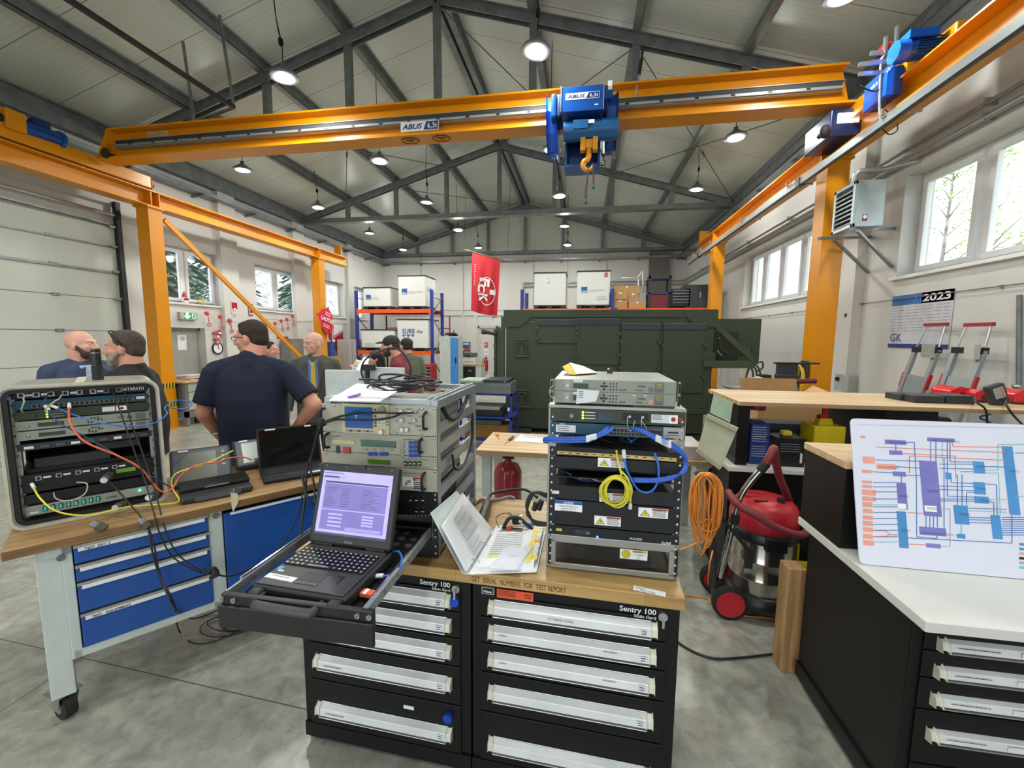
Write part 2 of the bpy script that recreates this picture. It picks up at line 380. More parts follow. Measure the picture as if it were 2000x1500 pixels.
# trusses: top chords follow the slope, posts stand on a straight bottom chord
def truss():
    t=thing('roof_truss','','truss',(0,0,0));zb=5.28
    def chz(x): return roofz(x)-.27
    for s,xe in ((-1,XL),(1,XR)):
        mb=MB()
        for dy in (-.06,.06): mb.beam((RX,dy,chz(RX)),(xe,dy,chz(xe)+.03),.018,.14,dsteel)
        mb.beam((RX,0,chz(RX)+.07),(xe,0,chz(xe)+.10),.22,.016,dsteel);mb.obj('top_chord',t)
    mb=MB()
    for dy in (-.07,.07): mb.box(XL,dy-.008,zb-.06,XR,dy+.008,zb+.06,dsteel)
    mb.box(XL,-.11,zb-.075,XR,.11,zb-.06,dsteel);mb.obj('bottom_chord',t)
    for x in PX[1:-1]:
        MB().box(x-.055,-.05,zb-.05,x+.055,.05,chz(x)+.03,dsteel).obj('post',t)
    return t
t1=truss()
for i,(y,lb) in enumerate(((6.97,'dark steel roof truss nearest the viewer, rising over the yellow crane bridge'),(12.1,'dark steel roof truss crossing the middle of the hall behind the hoist'),(YB-.14,'dark steel roof truss against the far gable wall'))):
    t=t1 if i == 0 else dup(t1);t.location=(0,y,0);tag(t,lb,'truss','roof trusses')
# wind bracing rods between the trusses, under the purlins
rod=M('bracing_rod_steel','5b5f61',.45,.7)
B=[('from the left eave up to the second purlin',(PX[1],7,0),(PX[3],12,0)),('falling back towards the left eave',(PX[3],7,0),(PX[1],12,0)),
     ('from the ridge down the right slope',(PX[4],7,0),(PX[6],12,0)),('rising towards the ridge on the right slope',(PX[6],7,0),(PX[4],12,0)),
     ('low on the right slope, running down and back',(PX[6],7,0),(PX[8],12,0)),('low on the right slope, running up and back',(PX[8],7,0),(PX[6],12,0)),('rear bay, left slope',(PX[2],12.2,0),(PX[4],17.3,0))]
for lb,a,c in B:
    a,c=Vector(a),Vector(c);a.z=roofz(a.x)-.3;c.z=roofz(c.x)-.3;mb=MB().cyl(a,c,.009,rod,6);m_=a.lerp(c,.55);d=(c-a).normalized();mb.cyl(m_-d*.09,m_+d*.09,.022,rod,8)
    tag(mb.obj('bracing_rod'),'thin bracing rod, '+lb,'bracing rod','roof bracing rods')
# black track hanging under the left slope
p,q=aX(135,0,-5.2),aX(457,210,-5.2);d=(q-p).normalized();p=p-d*2
mb=MB().beam(p,q,.05,.05,M('black_painted_steel','26282a',.5,.3));t=thing('hanging_track','thin black track hanging under the left roof slope, ending in an angled bracket','track',(0,0,0));mb.obj('rail',t)
mb=MB();e=Vector(q);mb.beam(e,(e.x-.15,e.y,roofz(e.x)-.1),.04,.02,galv);mb.beam(e,(e.x-.75,e.y+.05,e.z-.12),.05,.02,galv);mb.beam((e.x-.75,e.y+.05,e.z-.12),(e.x-.85,e.y+.05,roofz(e.x-.85)-.1),.04,.02,galv);mb.obj('bracket',t)
# ---------------------------------------------------------------- windows
wglass=glass_mat('window_glass',(.97,.99,1.),.45)
wn=[0]
def window_x(x,y0,y1,z0,z1,muls,side,sill_x,small=0):
    wn[0] += 1;w=struct('window_%d' % wn[0],(x,0,0));fw=.065;t=.035
    mb=MB();mb.box(-t,y0,z0,t,y1,z0+fw,white_pvc).box(-t,y0,z1-fw,t,y1,z1,white_pvc)
    e=[y0]+muls+[y1]
    for i,y in enumerate(e):
        a=y if i == 0 else (y-fw if i == len(e)-1 else y-fw/2);mb.box(-t,a,z0+fw,t,a+fw,z1-fw,white_pvc)
    mb.obj('window_frame',w,.006)
    for a,c in zip(e,e[1:]):
        A,C=a+fw,c-fw;Z0,Z1=z0+fw,z1-fw;s=.05;u=-side*.03
        mb=MB();mb.box(u-.03,A-.02,Z0-.02,u+.03,C+.02,Z0+s,white_pvc).box(u-.03,A-.02,Z1-s,u+.03,C+.02,Z1+.02,white_pvc)
        mb.box(u-.03,A-.02,Z0+s,u+.03,A+s,Z1-s,white_pvc).box(u-.03,C-s,Z0+s,u+.03,C+.02,Z1-s,white_pvc).obj('sash',w,.006)
        MB().box(u-.004,A+s-.005,Z0+s-.005,u+.004,C-s+.005,Z1-s+.005,wglass).obj('window_pane',w)
    MB().box(min(0,sill_x-x),y0-.06,z0-.04,max(0,sill_x-x),y1+.06,z0,white_p).obj('window_sill',w,.004)
for (y0,y1,z0,z1),mu in zip(LW,([8.3],[11.15],[13.55],[])): window_x(XL-.24,y0,y1,z0,z1,mu,-1,XL+.05)
window_x(XR+.22,*RW[0],[4.0,5.25],1,XR-.05);window_x(XR+.22,*RW[1],[8.85,9.7,10.55],1,XR-.05);window_x(XR+.22,*RW[2],[.7],1,XR-.05)
# ---------------------------------------------------------------- doors
gp=M('gate_panel_grey_white','c3c7bd',.42,var=.03,scale=1.5);gseam=M('gate_seam','7c8078',.6);greyd=M('grey_door_paint','a5a7a0',.45,var=.03)
d1=struct('door_1',(XL-.02,0,0));y0,y1=GATE[0],GATE[1]
zs=[0,.62,1.26,1.86,2.46,2.96,3.42,3.78]
for a,c in zip(zs,zs[1:]):
    MB().box(-.05,y0,a+.006,0,y1,c-.006,gp).box(-.045,y0,c-.008,-.01,y1,c+.008,gseam).obj('gate_panel',d1)
MB().box(0,y0,2.925,.035,y1-.05,2.965,galv).box(0,y0,3.40,.03,y1-.05,3.425,galv).obj('stiffener',d1)
mb=MB()
for z in zs[1:-1]: mb.cb((.012,aX(113,600,XL).y,z),(.02,.11,.05),galv);mb.cyl((.0,aX(113,600,XL).y-.02,z),(.03,aX(113,600,XL).y+.02,z),.016,steel,8)
mb.obj('hinge',d1)
mb=MB().box(.02,y1-.10,0,.10,y1-.02,4.25,M('dark_track','2b2d2f',.5,.4));mb.obj('gate_track',d1)
for z in zs[1:]: MB().cb((.05,y1-.16,z),(.04,.10,.035),galv).cyl((.05,y1-.14,z+.01),(.05,y1-.06,z+.01),.018,M('cream_roller','d8c79a',.5),10).obj('roller',d1)
mb=MB().box(-.12,y0,3.78,-.06,y1,4.2,plaster);mb.beam((.06,y0,4.03),(.06,y1,4.0),.03,.05,steel).beam((.0,y0,3.86),(.0,y1,3.82),.06,.02,galv);mb.obj('gate_header',d1)
d2=struct('door_2',(XL,0,0));y0,y1,z0,z1=DL
MB().box(-.22,y0,0,-.18,y1-.05,z1-.05,greyd).obj('door_leaf',d2)
MB().box(-.24,y0,z1-.05,-.14,y1,z1,greyd).box(-.24,y1-.05,0,-.14,y1,z1,greyd).obj('door_frame',d2)
c=aX(356,669,XL-.17);MB().box(-.175,c.y-.11,c.z-.17,-.172,c.y+.11,c.z+.17,paper).cyl((-.172,c.y+.02,c.z+.09),(-.169,c.y+.02,c.z+.09),.04,red_p,16).cyl((-.169,c.y+.02,c.z+.09),(-.168,c.y+.02,c.z+.09),.025,paper,16).lines(5,.16,.12,M('grey_print','9a9a9e',.7),(-.172,c.y+.08,c.z),(90,0,90),3).obj('door_notice',d2)
d3=struct('door_3',(0,YB,0));x0,x1=bdx
MB().box(x0+.05,.05,0,x1,.10,2.22,plaster).box(x0+.9,.03,0,x0+.94,.06,2.22,seamm).obj('door_leaf',d3)
MB().box(x0,-.03,2.2,x1,.06,2.3,M('warm_grey_frame','bdb8ae',.6)).box(x0,-.03,0,x0+.06,.06,2.3,plaster).obj('door_frame',d3)
# ================================================================ overhead crane
def ibeam(mb,x,y0,y1,zb,zt,w,mat,t=.018,web=.014):
    mb.box(x-w/2,y0,zt-t,x+w/2,y1,zt,mat).box(x-w/2,y0,zb,x+w/2,y1,zb+t,mat).box(x-web/2,y0,zb+t,x+web/2,y1,zt-t,mat)
CLX,CRX=-7.92,3.19
hazy=M('hazard_yellow','c9b21a',.5);hazb=M('hazard_black','2c2a22',.5);blk=M('black_rubber','1b1b1c',.7)
def runway(x,y0,y1,lb,joints,stopy,grp):
    t=thing('runway_beam',lb,'crane beam',(x,0,0),group=grp);mb=MB();ibeam(mb,0,y0,y1,4.12,4.40,.28,yel)
    for j in joints: mb.box(-.13,j-.01,4.14,.13,j+.01,4.38,yel)
    mb.obj('beam',t);mb=MB().box(-.02,y0,4.40,.02,y1-.1,4.435,dsteel);mb.obj('rail',t)
    mb=MB().box(-.12,stopy-.012,4.435,.12,stopy+.012,4.72,yel).prism([(stopy,4.435),(stopy+.2,4.435),(stopy,4.68)],-.01,.01,yel,'x');mb.obj('end_stop',t);return t
runway(CLX,YF+.3,13.35,'yellow crane runway beam along the left wall on two columns',(6.75,6.9,11.75),12.9,None)
runway(CRX,YF+.3,12.85,'yellow crane runway beam along the right wall below its pipes',(6.45,11.2),12.5,None)
def column(x,y,lb,hazard=False):
    t=thing('crane_column',lb,'column',(x,y,0),group='crane columns');mb=MB();w=.13
    mb.box(-w,-w,.02,w,-w+.02,4.12,yel).box(-w,w-.02,.02,w,w,4.12,yel).box(-.01,-w+.02,.02,.01,w-.02,4.12,yel).box(-w,-w+.02,.02,-w+.012,w-.02,4.12,yel).box(w-.012,-w+.02,.02,w,w-.02,4.12,yel)
    mb.box(-w-.03,-w-.03,4.09,w+.03,w+.03,4.12,yel);mb.obj('post',t);MB().box(-.2,-.2,0,.2,.2,.02,yel).obj('base_plate',t)
    if hazard:
        mb=MB()
        for z in (.78,.42):
            for k in range(9):
                m_=hazy if k % 2 else hazb;a=-w-.003+k*.03
                mb.quad((a,-w-.003,z),(a+.03,-w-.003,z),(a+.045 if k < 8 else a+.03,-w-.003,z+.1),(a+.015,-w-.003,z+.1),m_)
                mb.quad((w+.003,a,z),(w+.003,a+.03,z),(w+.003,a+.045 if k < 8 else a+.03,z+.1),(w+.003,a+.015,z+.1),m_)
        mb.obj('hazard_tape',t,label='yellow and black hazard stripes')
    return t
column(CLX,6.8,'yellow steel crane column beside the grey sectional gate, hazard tape near its foot',True)
column(CLX,11.8,'yellow steel crane column on the far left, red flags hung on it')
column(CRX,6.4,'large yellow steel crane column on the right between the two window bands')
column(CRX,11.2,'yellow steel crane column at the far right end of the runway')
p,q=Vector((-7.83,7.0,3.95)),aX(580,690,-7.83);q=p+(q-p)*1.15
tag(MB().beam(p,q,.05,.09,yel).obj('diagonal_brace'),'yellow diagonal brace sloping down from the near left crane column','brace')
# conductor rail along the right runway
t=thing('conductor_rail','pale aluminium conductor rail hung beside the right crane runway','rail',(0,0,0))
alu=M('pale_aluminium','9aa1a4',.38,.5,var=.05)
MB().box(2.87,YF+.5,3.905,2.93,12.9,3.985,alu).box(2.885,YF+.5,3.895,2.915,12.9,3.905,M('dark_groove','333639',.5)).obj('rail',t)
for y in (1.6,3.3,4.93,6.9,8.7,10.6,11.4,12.1): MB().box(2.86,y-.03,3.97,2.94,y+.03,4.0,steel).box(2.9,y-.015,4.0,3.19,y+.015,4.02,steel).box(2.84,y-.012,3.99,2.86,y+.012,4.05,steel).obj('bracket',t)
for y in (6.62,11.75): MB().box(2.86,y-.05,3.89,2.94,y+.05,4.0,black_pl).obj('joint_cover',t)
# bridge
blue1=M('hoist_blue','0a4693',.28,var=.04);blue2=M('hoist_bright_blue','1659cf',.25,var=.04);blue3=M('hoist_dark_blue','0c2f66',.35,var=.05);navy=M('label_navy','1b2a6b',.4);lgrey=M('label_grey','c9cccf',.5)
br=thing('crane_bridge','yellow bridge girder spanning the hall with a dark festoon rail on its side','crane bridge',(0,5.85,4.575))
mb=MB();h=.445;x0,x1=-7.70,3.10
mb.box(x0+.25,0,h-.025,x1-.1,.30,h,yel).box(x0,0,0,x1,.30,.025,yel).add([(x0+.0,.14,.025),(x1,.14,.025),(x1-.1,.14,h-.025),(x0+.25,.14,h-.025),(x0+.0,.16,.025),(x1,.16,.025),(x1-.1,.16,h-.025),(x0+.25,.16,h-.025)],[(0,1,2,3),(7,6,5,4)],yel)
mb.add([(x0,.0,0),(x0+.25,.0,h),(x0+.25,.3,h),(x0,.3,0),(x0-.03,.0,0),(x0+.22,0,h),(x0+.22,.3,h),(x0-.03,.3,0)],[(0,1,2,3),(4,7,6,5),(0,4,5,1),(3,2,6,7)],yel);mb.obj('girder',br)
mb=MB().box(x0+.35,.02,.262,x1-.12,.12,.268,alu).box(x0+.30,.02,.175,x1-.14,.05,.205,alu).box(x0+.33,.03,.205,x1-.15,.12,.262,M('dark_cable_track','2e2d2b',.6)).box(x0+.30,.05,.165,x1-.14,.13,.175,alu)
for i in range(24): xx=x0+.6+i*.42;mb.box(xx,.012,.182,xx+.045,.02,.2,black_pl)
mb.obj('festoon_rail',br)
def plate(mb,x,y,z,w,h_,ang=.25):
    mb.quad((x,y,z),(x+w,y,z),(x+w,y,z+h_),(x,y,z+h_),lgrey)
    a=w*.60;mb.quad((x+a,y-.001,z+h_*.08),(x+w*.985,y-.001,z+h_*.08),(x+w*.985,y-.001,z+h_*.92),(x+a+w*.08,y-.001,z+h_*.92),navy)
    mb.text('ABUS',h_*.72,navy,(x+w*.04,y-.002,z+h_*.24),(90,0,0),shear=.25,bold=.02,w=w*.53)
    mb.text('6,3t',h_*.72,paper,(x+w*.71,y-.003,z+h_*.24),(90,0,0),w=w*.25)
a,c=aY(783,258,5.85),aY(857,234,5.85)
mb=MB();plate(mb,a.x,-.004,.045,c.x-a.x,.13);mb.obj('rating_plate',br,label='white and navy rating plate')
MB().box(-6.87,.12,.30,-6.5,.138,.40,M('faded_label','c9a77a',.6)).lines(2,.32,.06,M('faded_print','8d7f8f',.6),(-6.85,.118,.38)).obj('faded_label',br)
brown=M('brown_print','5a3b1c',.6);mb=MB()
for px in (796,861):
    c=aZ(px,268,4.575);y=c.y-5.85;x=c.x
    mb.tube([(x+.13*math.cos(i*.33),.15+.10*math.sin(i*.33),-.001) for i in range(19)],.012,brown,4,True,.2)
    mb.add([(x-.09,.1,-.002),(x+.09,.12,-.002),(x+.0,.2,-.002)],[(0,1,2)],brown)
mb.obj('printed_emblem',br)
def carriage(x,lb,side):
    mb=MB().box(x-.1,-1.15 if side < 0 else-.8,-.13,x+.1,.95,.075 if side < 0 else .02,yel);mb.box(x-.11,.95,-.14,x+.11,.97,.085,yel);mb.obj('end_carriage',br,.01)
    for y in (-.95,.75): MB().cyl((x-.05,y,-.09),(x+.05,y,-.09),.05,dsteel,16).obj('wheel',br)
    MB().cyl((x,.97,-.05),(x,1.06,-.05),.035,blk).obj('buffer',br)
carriage(CLX,'',-1);carriage(CRX,'',1)
def travelmotor(x,s,y):
    m=MB();m.cyl((x,y,.11),(x,y+.42,.13),.10,blue1,16).cyl((x,y+.42,.13),(x,y+.47,.13),.12,blue1,16);m.box(x-.07,y+.12,.2,x+.07,y+.3,.29,blue3)
    for k in range(8): a=k*math.pi/4;m.beam((x+.1*math.cos(a),y+.02,.12+.1*math.sin(a)),(x+.1*math.cos(a),y+.4,.12+.1*math.sin(a)),.012,.012,blue3)
    m.obj('travel_motor',br,label='blue ribbed travel motor');MB().box(x-.11,y-.22,.0,x+.11,y,.26,yel).obj('gearbox',br,.015);MB().cyl((x+.02,y-.22,.12),(x+.02,y-.36,.12),.06,blk).obj('brake_cap',br)
travelmotor(CLX+.06,1,-.82)
# right end: motor lies across, brackets, control box, lamp
mb=MB();zc=.38
A=aY(1745,103,4.9)-Vector((0,5.85,4.575));C=aY(1838,92,4.9)-Vector((0,5.85,4.575));C.z=A.z
mb.cyl(A,A+(C-A)*.25,.10,blue2,8).cyl(A+(C-A)*.25,C,.085,blue1,16).box(A.x+.08,A.y-.08,A.z+.08,A.x+.32,A.y+.1,A.z+.15,blue2)
for k in range(6): z=A.z-.06+k*.024;mb.box(A.x+.15,A.y-.095,z,C.x-.03,A.y-.08,z+.008,blue3)
mb.obj('travel_motor',br,label='blue ribbed travel motor lying across the right runway')
MB().box(C.x,C.y-.16,C.z-.3,C.x+.18,C.y+.12,C.z+.14,yel).obj('gearbox',br,.015)
MB().cyl((C.x+.2,C.y-.05,C.z+.02),(C.x+.36,C.y-.2,C.z+.05),.06,blk).obj('brake_cap',br)
def L5(px,py,Y=5.1): return aY(px,py,Y)-Vector((0,5.85,4.575))
mb=MB()
for (u,v) in (((1700,104),(1765,100)),((1677,126),(1752,118)),((1700,122),(1765,116)),((1677,145),(1790,135)),((1752,51),(1750,100)),((1730,72),(1728,105))): mb.beam(L5(*u),L5(*v),.022,.035,steel)
mb.obj('bracket_rack',br)
P_=[L5(1727,110),L5(1721,118),L5(1719,150),L5(1718,200),L5(1720,245)];MB().tube(cat(P_),.012,alu,8).obj('conduit',br)
c=L5(1733,98,5.2);MB().lathe([(.001,.06),(.045,.055),(.075,.03),(.08,-.02)],c,red_p,18,'z').obj('warning_lamp',br,label='red dome warning lamp')
a,c=L5(1727,135,5.1),L5(1741,190,5.1);bx=MB().box(a.x,a.y-.05,c.z,a.x+.07,a.y+.30,a.z,blue2).box(a.x+.07,a.y-.05,c.z,a.x+.15,a.y+.3,a.z,blue3).obj('control_box',br,.006)
MB().text('ABUS',.05,paper,(a.x-.001,a.y+.2,a.z-.1),(90,0,-90),bold=.02).text('ABUS',.04,paper,(a.x+.005,a.y-.052,a.z-.07),(90,-60,0),bold=.02).obj('box_lettering',bx)
MB().tube(cat([L5(1735,195),L5(1722,210),L5(1738,222),L5(1720,240),L5(1735,262),L5(1752,255),L5(1752,240)]),.006,blk).tube(cat([L5(1680,168),L5(1695,175),L5(1710,178),L5(1722,172)]),.008,blk).obj('cable',br)
for (x,z) in ((L5(1690,190).x,L5(1690,190).z),(-7.5,.06)): MB().ball((x,-.03,z),(.06,.05,.08),blk,10,7).cyl((x,-.03,z),(x,.1,z),.03,blk).obj('limit_switch',br)
# blue floodlight box below the girder
A=L5(1613,254,5.9);mb=MB();fl=M('floodlight_housing','24345e',.25,.3)
A.y=.16;mb.box(A.x+.03,.02,-.36,A.x+.50,.62,-.06,fl);mb.obj('floodlight_box',br,.012,label='dark blue box lamp under the girder')
MB().box(A.x+.10,.012,-.22,A.x+.33,.018,-.11,M('floodlight_glow','ffffff',.4,emit=6.)).obj('floodlight_lens',br)
# hoist
ho=thing('rope_hoist','blue rope hoist with yellow hook hanging from the crane bridge','hoist',(-.08,5.85,4.575))
def LH(px,py,Y): return aY(px,py,Y)-Vector((-.08,5.85,4.575))
a,c=LH(1097,171,5.4),LH(1178,213,5.4);y=-.45
mb=MB().box(a.x,y,c.z,c.x,y+.5,a.z,blue1).box(a.x-.008,y-.01,c.z,a.x,y+.5,a.z+.01,steel).box(c.x,y-.01,c.z,c.x+.008,y+.5,a.z+.01,steel);mb.obj('motor_housing',ho,.01)
mb=MB();plate(mb,a.x+.05,y-.003,c.z+.13,.40,.075);mb.box(c.x-.1,y-.003,c.z+.05,c.x-.06,y,c.z+.065,paper);mb.obj('rating_plate',ho,label='white and navy rating plate')
e0=LH(1076,180,5.4);MB().box(e0.x,y+.02,LH(1078,228,5.4).z,a.x-.06,y+.4,e0.z,blue1).box(a.x-.06,y+.04,LH(1078,226,5.4).z,a.x-.008,y+.4,e0.z,blue3).obj('end_cover',ho,.03)
g0,g1=LH(1100,222,5.35),LH(1175,258,5.35);zc=(g0.z+g1.z)/2;rr=(g0.z-g1.z)/2;blue4=M('hoist_teal_blue','1d5a94',.3,.1)
mb=MB().cyl((g0.x,-.3,zc),(g1.x,-.3,zc),rr,blue4,10).cyl((g1.x,-.3,zc),(g1.x+.2,-.3,zc),rr*1.05,blue4,16).box(g0.x+.12,-.3-rr-.02,zc-.03,g1.x-.16,-.3,zc+.07,blue4);mb.box(g0.x+.3,-.3-rr-.023,zc+.02,g0.x+.37,-.3-rr-.02,zc+.06,paper).obj('lifting_motor',ho,.008)
for (s,px0,px1,px2) in ((-1,1068,1100,1080),(1,1207,1170,1198)):
    X0=LH(px0,200,5.6).x;X1=LH(px1,200,5.6).x;m=blue2 if s < 0 else blue1
    pr=[(-.30,.16),(.1,.18),(.3,.10),(.28,-.2),(.16,-.38),(-.06,-.38),(-.22,-.22),(-.33,0)]
    MB().prism([(p[0],p[1]) for p in pr],min(X0,X0-s*.14),max(X0,X0-s*.14),m,'x').obj('side_cover',ho,.045,seg=3)
MB().box(c.x+.01,-.42,.05,c.x+.11,.1,a.z,blue1).box(c.x+.05,-.425,.14,c.x+.1,-.42,.24,paper).obj('side_cover',ho,.01)
b0,b1=LH(1103,255,5.6),LH(1172,318,5.6)
mb=MB().box(b0.x,.0,b1.z,b1.x,.1,b0.z+.1,blue3).box(b0.x,-.2,b1.z-.01,b1.x,.1,b1.z+.02,blue1).box(b0.x,-.12,b1.z,b0.x+.03,.05,b0.z,blue1).box(b1.x-.03,-.12,b1.z,b1.x,.05,b0.z,blue1);mb.obj('drum_frame',ho)
MB().cyl((b0.x+.05,-.1,b0.z-.02),(b1.x-.05,-.1,b0.z-.02),.08,M('dark_drum','1c1d20',.5,.4),20).obj('rope_drum',ho)
k=LH(1150,300,5.55);mb=MB()
hookm=M('hook_yellow','dd9512',.35);x=k.x;hz=LH(1150,275,5.55).z
for s in (-1,1): mb.box(x+s*.075-.03,-.36,hz-.13,x+s*.075+.03,-.26,hz+.07,hookm).cyl((x+s*.06,-.31,hz),(x+s*.06,-.31,b0.z),.007,dsteel,6)
mb.box(x-.045,-.35,hz-.1,x+.045,-.27,hz+.0,hookm).cyl((x,-.31,hz-.1),(x,-.31,hz-.2),.032,hookm);mb.obj('hook_block',ho,.008)
arc=[(x,-.31,hz-.17)]+[(x-.005+.062*math.cos(t),-.31,hz-.285+.062*math.sin(t)) for t in [math.radians(d) for d in (100,140,180,225,270,310,350)]]
MB().tube(cat(arc,4),[.034]*12+[.034-.0012*i for i in range(40)][:len(cat(arc,4))-12],hookm,10).obj('hook',ho)
MB().tube(cat([LH(1173,292,5.6),LH(1177,305,5.6),LH(1182,320,5.6),LH(1174,323,5.6),LH(1165,318,5.6)]),.006,blk).ball(LH(1178,303,5.6),.02,blk).obj('cable',ho)
slm=M('purple_webbing','5b3f4d',.8);slg=M('green_webbing','2f5a52',.8)
for nm,pts in (('shorter sling strap hanging from the right side of the hook',((1158,318),(1159,340),(1159,358),(1159,366))),('longer sling strap hanging from the left side of the hook',((1149,328),(1147,350),(1144,375),(1144,395)))):
    pp=[aY(u,v,5.52) for u,v in pts];mb=MB().tube(cat(pp),[.011,.011,.012,.012,.013,.014,.015,.016,.017,.018,.018,.018,.018,.019,.02,.02,.02,.02,.02][:len(cat(pp))],slm,8,flat=.5)
    mb.tube([pp[-1]+Vector((0,0,.03)),pp[-1]-Vector((0,0,.02))],.023,slg,8,flat=.5);tag(mb.obj('lifting_sling'),nm.replace('sling','purple webbing sling'),'sling','slings on the hook')
# black stay with a thick sleeve rising from the girder to the roof
p,q=aY(1241,190,5.9),aY(1257,90,5.9);mb=MB().cyl(p,p+(q-p)*.5,.012,alu,8).cyl(p+(q-p)*.45,q-(q-p)*.25,.022,blk).cyl(q-(q-p)*.25,q,.014,blk)
tag(mb.obj('cable_stay'),'short stay with black sleeve standing on the crane bridge right of the hoist','stay')
# ---------------------------------------------------------------- lamps
glow=M('lamp_glow','ffffff',.4,emit=LAMP_EMIT);lampb=M('lamp_grey','77797c',.4,.4)
def lamp_light(x,y,z):
    for kd,e,dz in (('AREA',LAMP_W,.045),('POINT',LAMP_UP,.14)):      # the lamp disc, plus an added point light that brightens the roof
        L=bpy.data.lights.new('lamp_light',kd);L.energy=e;L.color=(.98,1,.94)
        if kd == 'AREA': L.shape='DISK';L.size=.28
        else: L.shadow_soft_size=.1
        lo=bpy.data.objects.new('lamp_light',L);COL.objects.link(lo);lo.location=(x,y,z-dz)
lt=thing('pendant_lamp','','lamp')
MB().lathe([(.001,.17),(.035,.165),(.04,.10),(.09,.085),(.11,.055),(.16,.035),(.175,.01),(.172,-.004),(.125,-.010)],(0,0,0),lampb,28).obj('lamp_shade',lt)
MB().lathe([(.128,-.008),(.09,-.022),(.001,-.030)],(0,0,0),glow,28).obj('diffuser',lt)
rows=[5.24,7.83,10.28,12.95,15.5];cols=[(-6.82,'far-left',(1,2,3,4)),(-3.88,'centre-left',(0,1,2,3,4)),(-.62,'centre-right',(0,1,2,3,4)),(2.3,'right-hand',(0,1,2))]
ordn={0: 'nearest, in front of the first truss',1: 'hanging just beyond the crane bridge',2: 'in the middle of the hall',3: 'hanging beyond the second truss',4: 'farthest back, near the gable wall'}
used=False
for x,cn,rs_ in cols:
    for r in rs_:
        y=rows[r];z=5.1;o=lt if not used else dup(lt);used=True
        o.location=(x,y,z);o.rotation_euler=(math.radians(3*math.sin(r*3+x)),math.radians(3*math.cos(r*2+x)),0)
        if x > 2 and r == 0: q_=aZ(1648,-8,z);x,y=q_.x,q_.y;o.location=(x,y,z)
        tag(o,'round pendant lamp in the %s row, %s' % (cn,ordn[r]),'lamp','round pendant lamps')
        xx=min(PX,key=lambda u: abs(u-x));top=Vector((x-.05,y,roofz(x-.05)+.02));mb=MB().tube(cat([(0,0,.17),(.01,0,.4),(-.03,0,.7),(-.04,0,top.z-z)]),.006,blk).box(-.02,-.02,.38,.02,.02,.46,blk)
        w=mb.obj('lamp_cord',o);
        lamp_light(x,y,z)
p,q=aX(118,72,-6.4),aX(297,172,-6.4)
def tube_lamp(p,q,lb):
    d=(q-p).normalized();t=thing('tube_light',lb,'lamp',p.lerp(q,.5));h=(q-p)/2;MB().beam(-h,h,.09,.03,white_p).obj('housing',t);MB().beam(-h+Vector((0,0,-.03)),h+Vector((0,0,-.03)),.07,.03,glow).obj('diffuser',t)
    L=bpy.data.lights.new('tube_glow','AREA');L.shape='RECTANGLE';L.size=.08;L.size_y=(q-p).length;L.energy=60;L.color=(1,.95,.98);lo=bpy.data.objects.new('tube_glow',L);COL.objects.link(lo);lo.location=p.lerp(q,.5)-Vector((0,0,.06));lo.rotation_euler=(0,0,0)
p.x=q.x=-6.4;p.z=q.z=roofz(-6.4)-.16;p.y,q.y=aZ(118,72,p.z).y,aZ(297,172,p.z).y;p.x=q.x=aZ(200,118,p.z).x
tube_lamp(p,q,'long lit tube light under the left roof slope')
for (x,y) in ((-4.6,-1.4),(-.6,-1.4),(2.2,1.6),(-4.6,1.6),(-1.2,1.9)):          # the same pendants hang on above and behind the viewer
    lamp_light(x,y,5.1)
# ================================================================ far end of the hall
def rect(px0,py0,px1,py1,Y): a=aY(px0,py0,Y);c=aY(px1,py1,Y);return a.x,c.x,c.z,a.z
rblue=M('rack_blue','22348f',.4);rorange=M('rack_orange','ea5b1a',.4);rdark=M('rack_blue_dark','1c2558',.45)
crate_w=M('crate_white','dedfdb',.55,var=.03);crate_b=M('crate_black_plastic','24272c',.55);gsa=M('logo_blue','1c5fa0',.5);greyprint=M('grey_print','9a9a9e',.7);card=M('cardboard','b48e5e',.8,var=.08);teal=M('logo_teal','3f8b9c',.5)
def rack(name_lb,x0,x1,y0,dep,h,beams,grp='pallet racks'):
    t=thing('pallet_rack',name_lb,'pallet rack',(x0,y0,0),group=grp);w=x1-x0
    for x in (0,w):
        for y in (0,dep):
            mb=MB().box(x-.05,y-.045,0,x+.05,y+.045,h,rblue)
            for k in range(int(h/.15)): mb.box(x-.012,y-.047,.1+k*.15,x+.012,y-.045,.14+k*.15,rdark)
            mb.obj('upright',t)
        mb=MB();k=0;z=.3
        while z < h-.8: mb.beam((x,0 if k % 2 else dep,z),(x,dep if k % 2 else 0,z+.75),.03,.03,galv);z += .75;k += 1
        mb.beam((x,0,h-.25),(x,dep,h-.25),.03,.03,galv);mb.obj('lattice',t)
    for z in beams:
        for y in (-.05,dep): MB().box(.05,y,z-.13,w-.05,y+.05,z,rorange).box(.03,y-.006,z-.2,.09,y,z+.03,rorange).box(w-.09,y-.006,z-.2,w-.03,y,z+.03,rorange).obj('beam',t,.006)
        MB().box(.06,0,z-.02,w-.06,dep,z-.001,card).obj('shelf_board',t)
    return t
def crate(x0,x1,z0,z1,y,dep,lb,mark=None):
    t=thing('shipping_crate',lb,'crate',(x0,y,z0),group='white shipping crates');w=x1-x0;h=z1-z0
    mb=MB().box(0,0,.1,w,dep,h-.03,crate_w);mb.obj('crate_body',t,.01)
    MB().box(-.02,-.02,h-.04,w+.02,dep+.02,h,crate_b).obj('lid',t,.01)
    mb=MB().box(-.01,-.01,.07,w+.01,dep+.01,.11,crate_b)
    for k in range(3): mb.box(w*k/2*.86,-.01,0,w*k/2*.86+w*.14,dep+.01,.07,crate_b)
    mb.obj('pallet',t)
    if mark: mb=MB();mark(mb,w,h);mb.obj('printing',t)
    return t
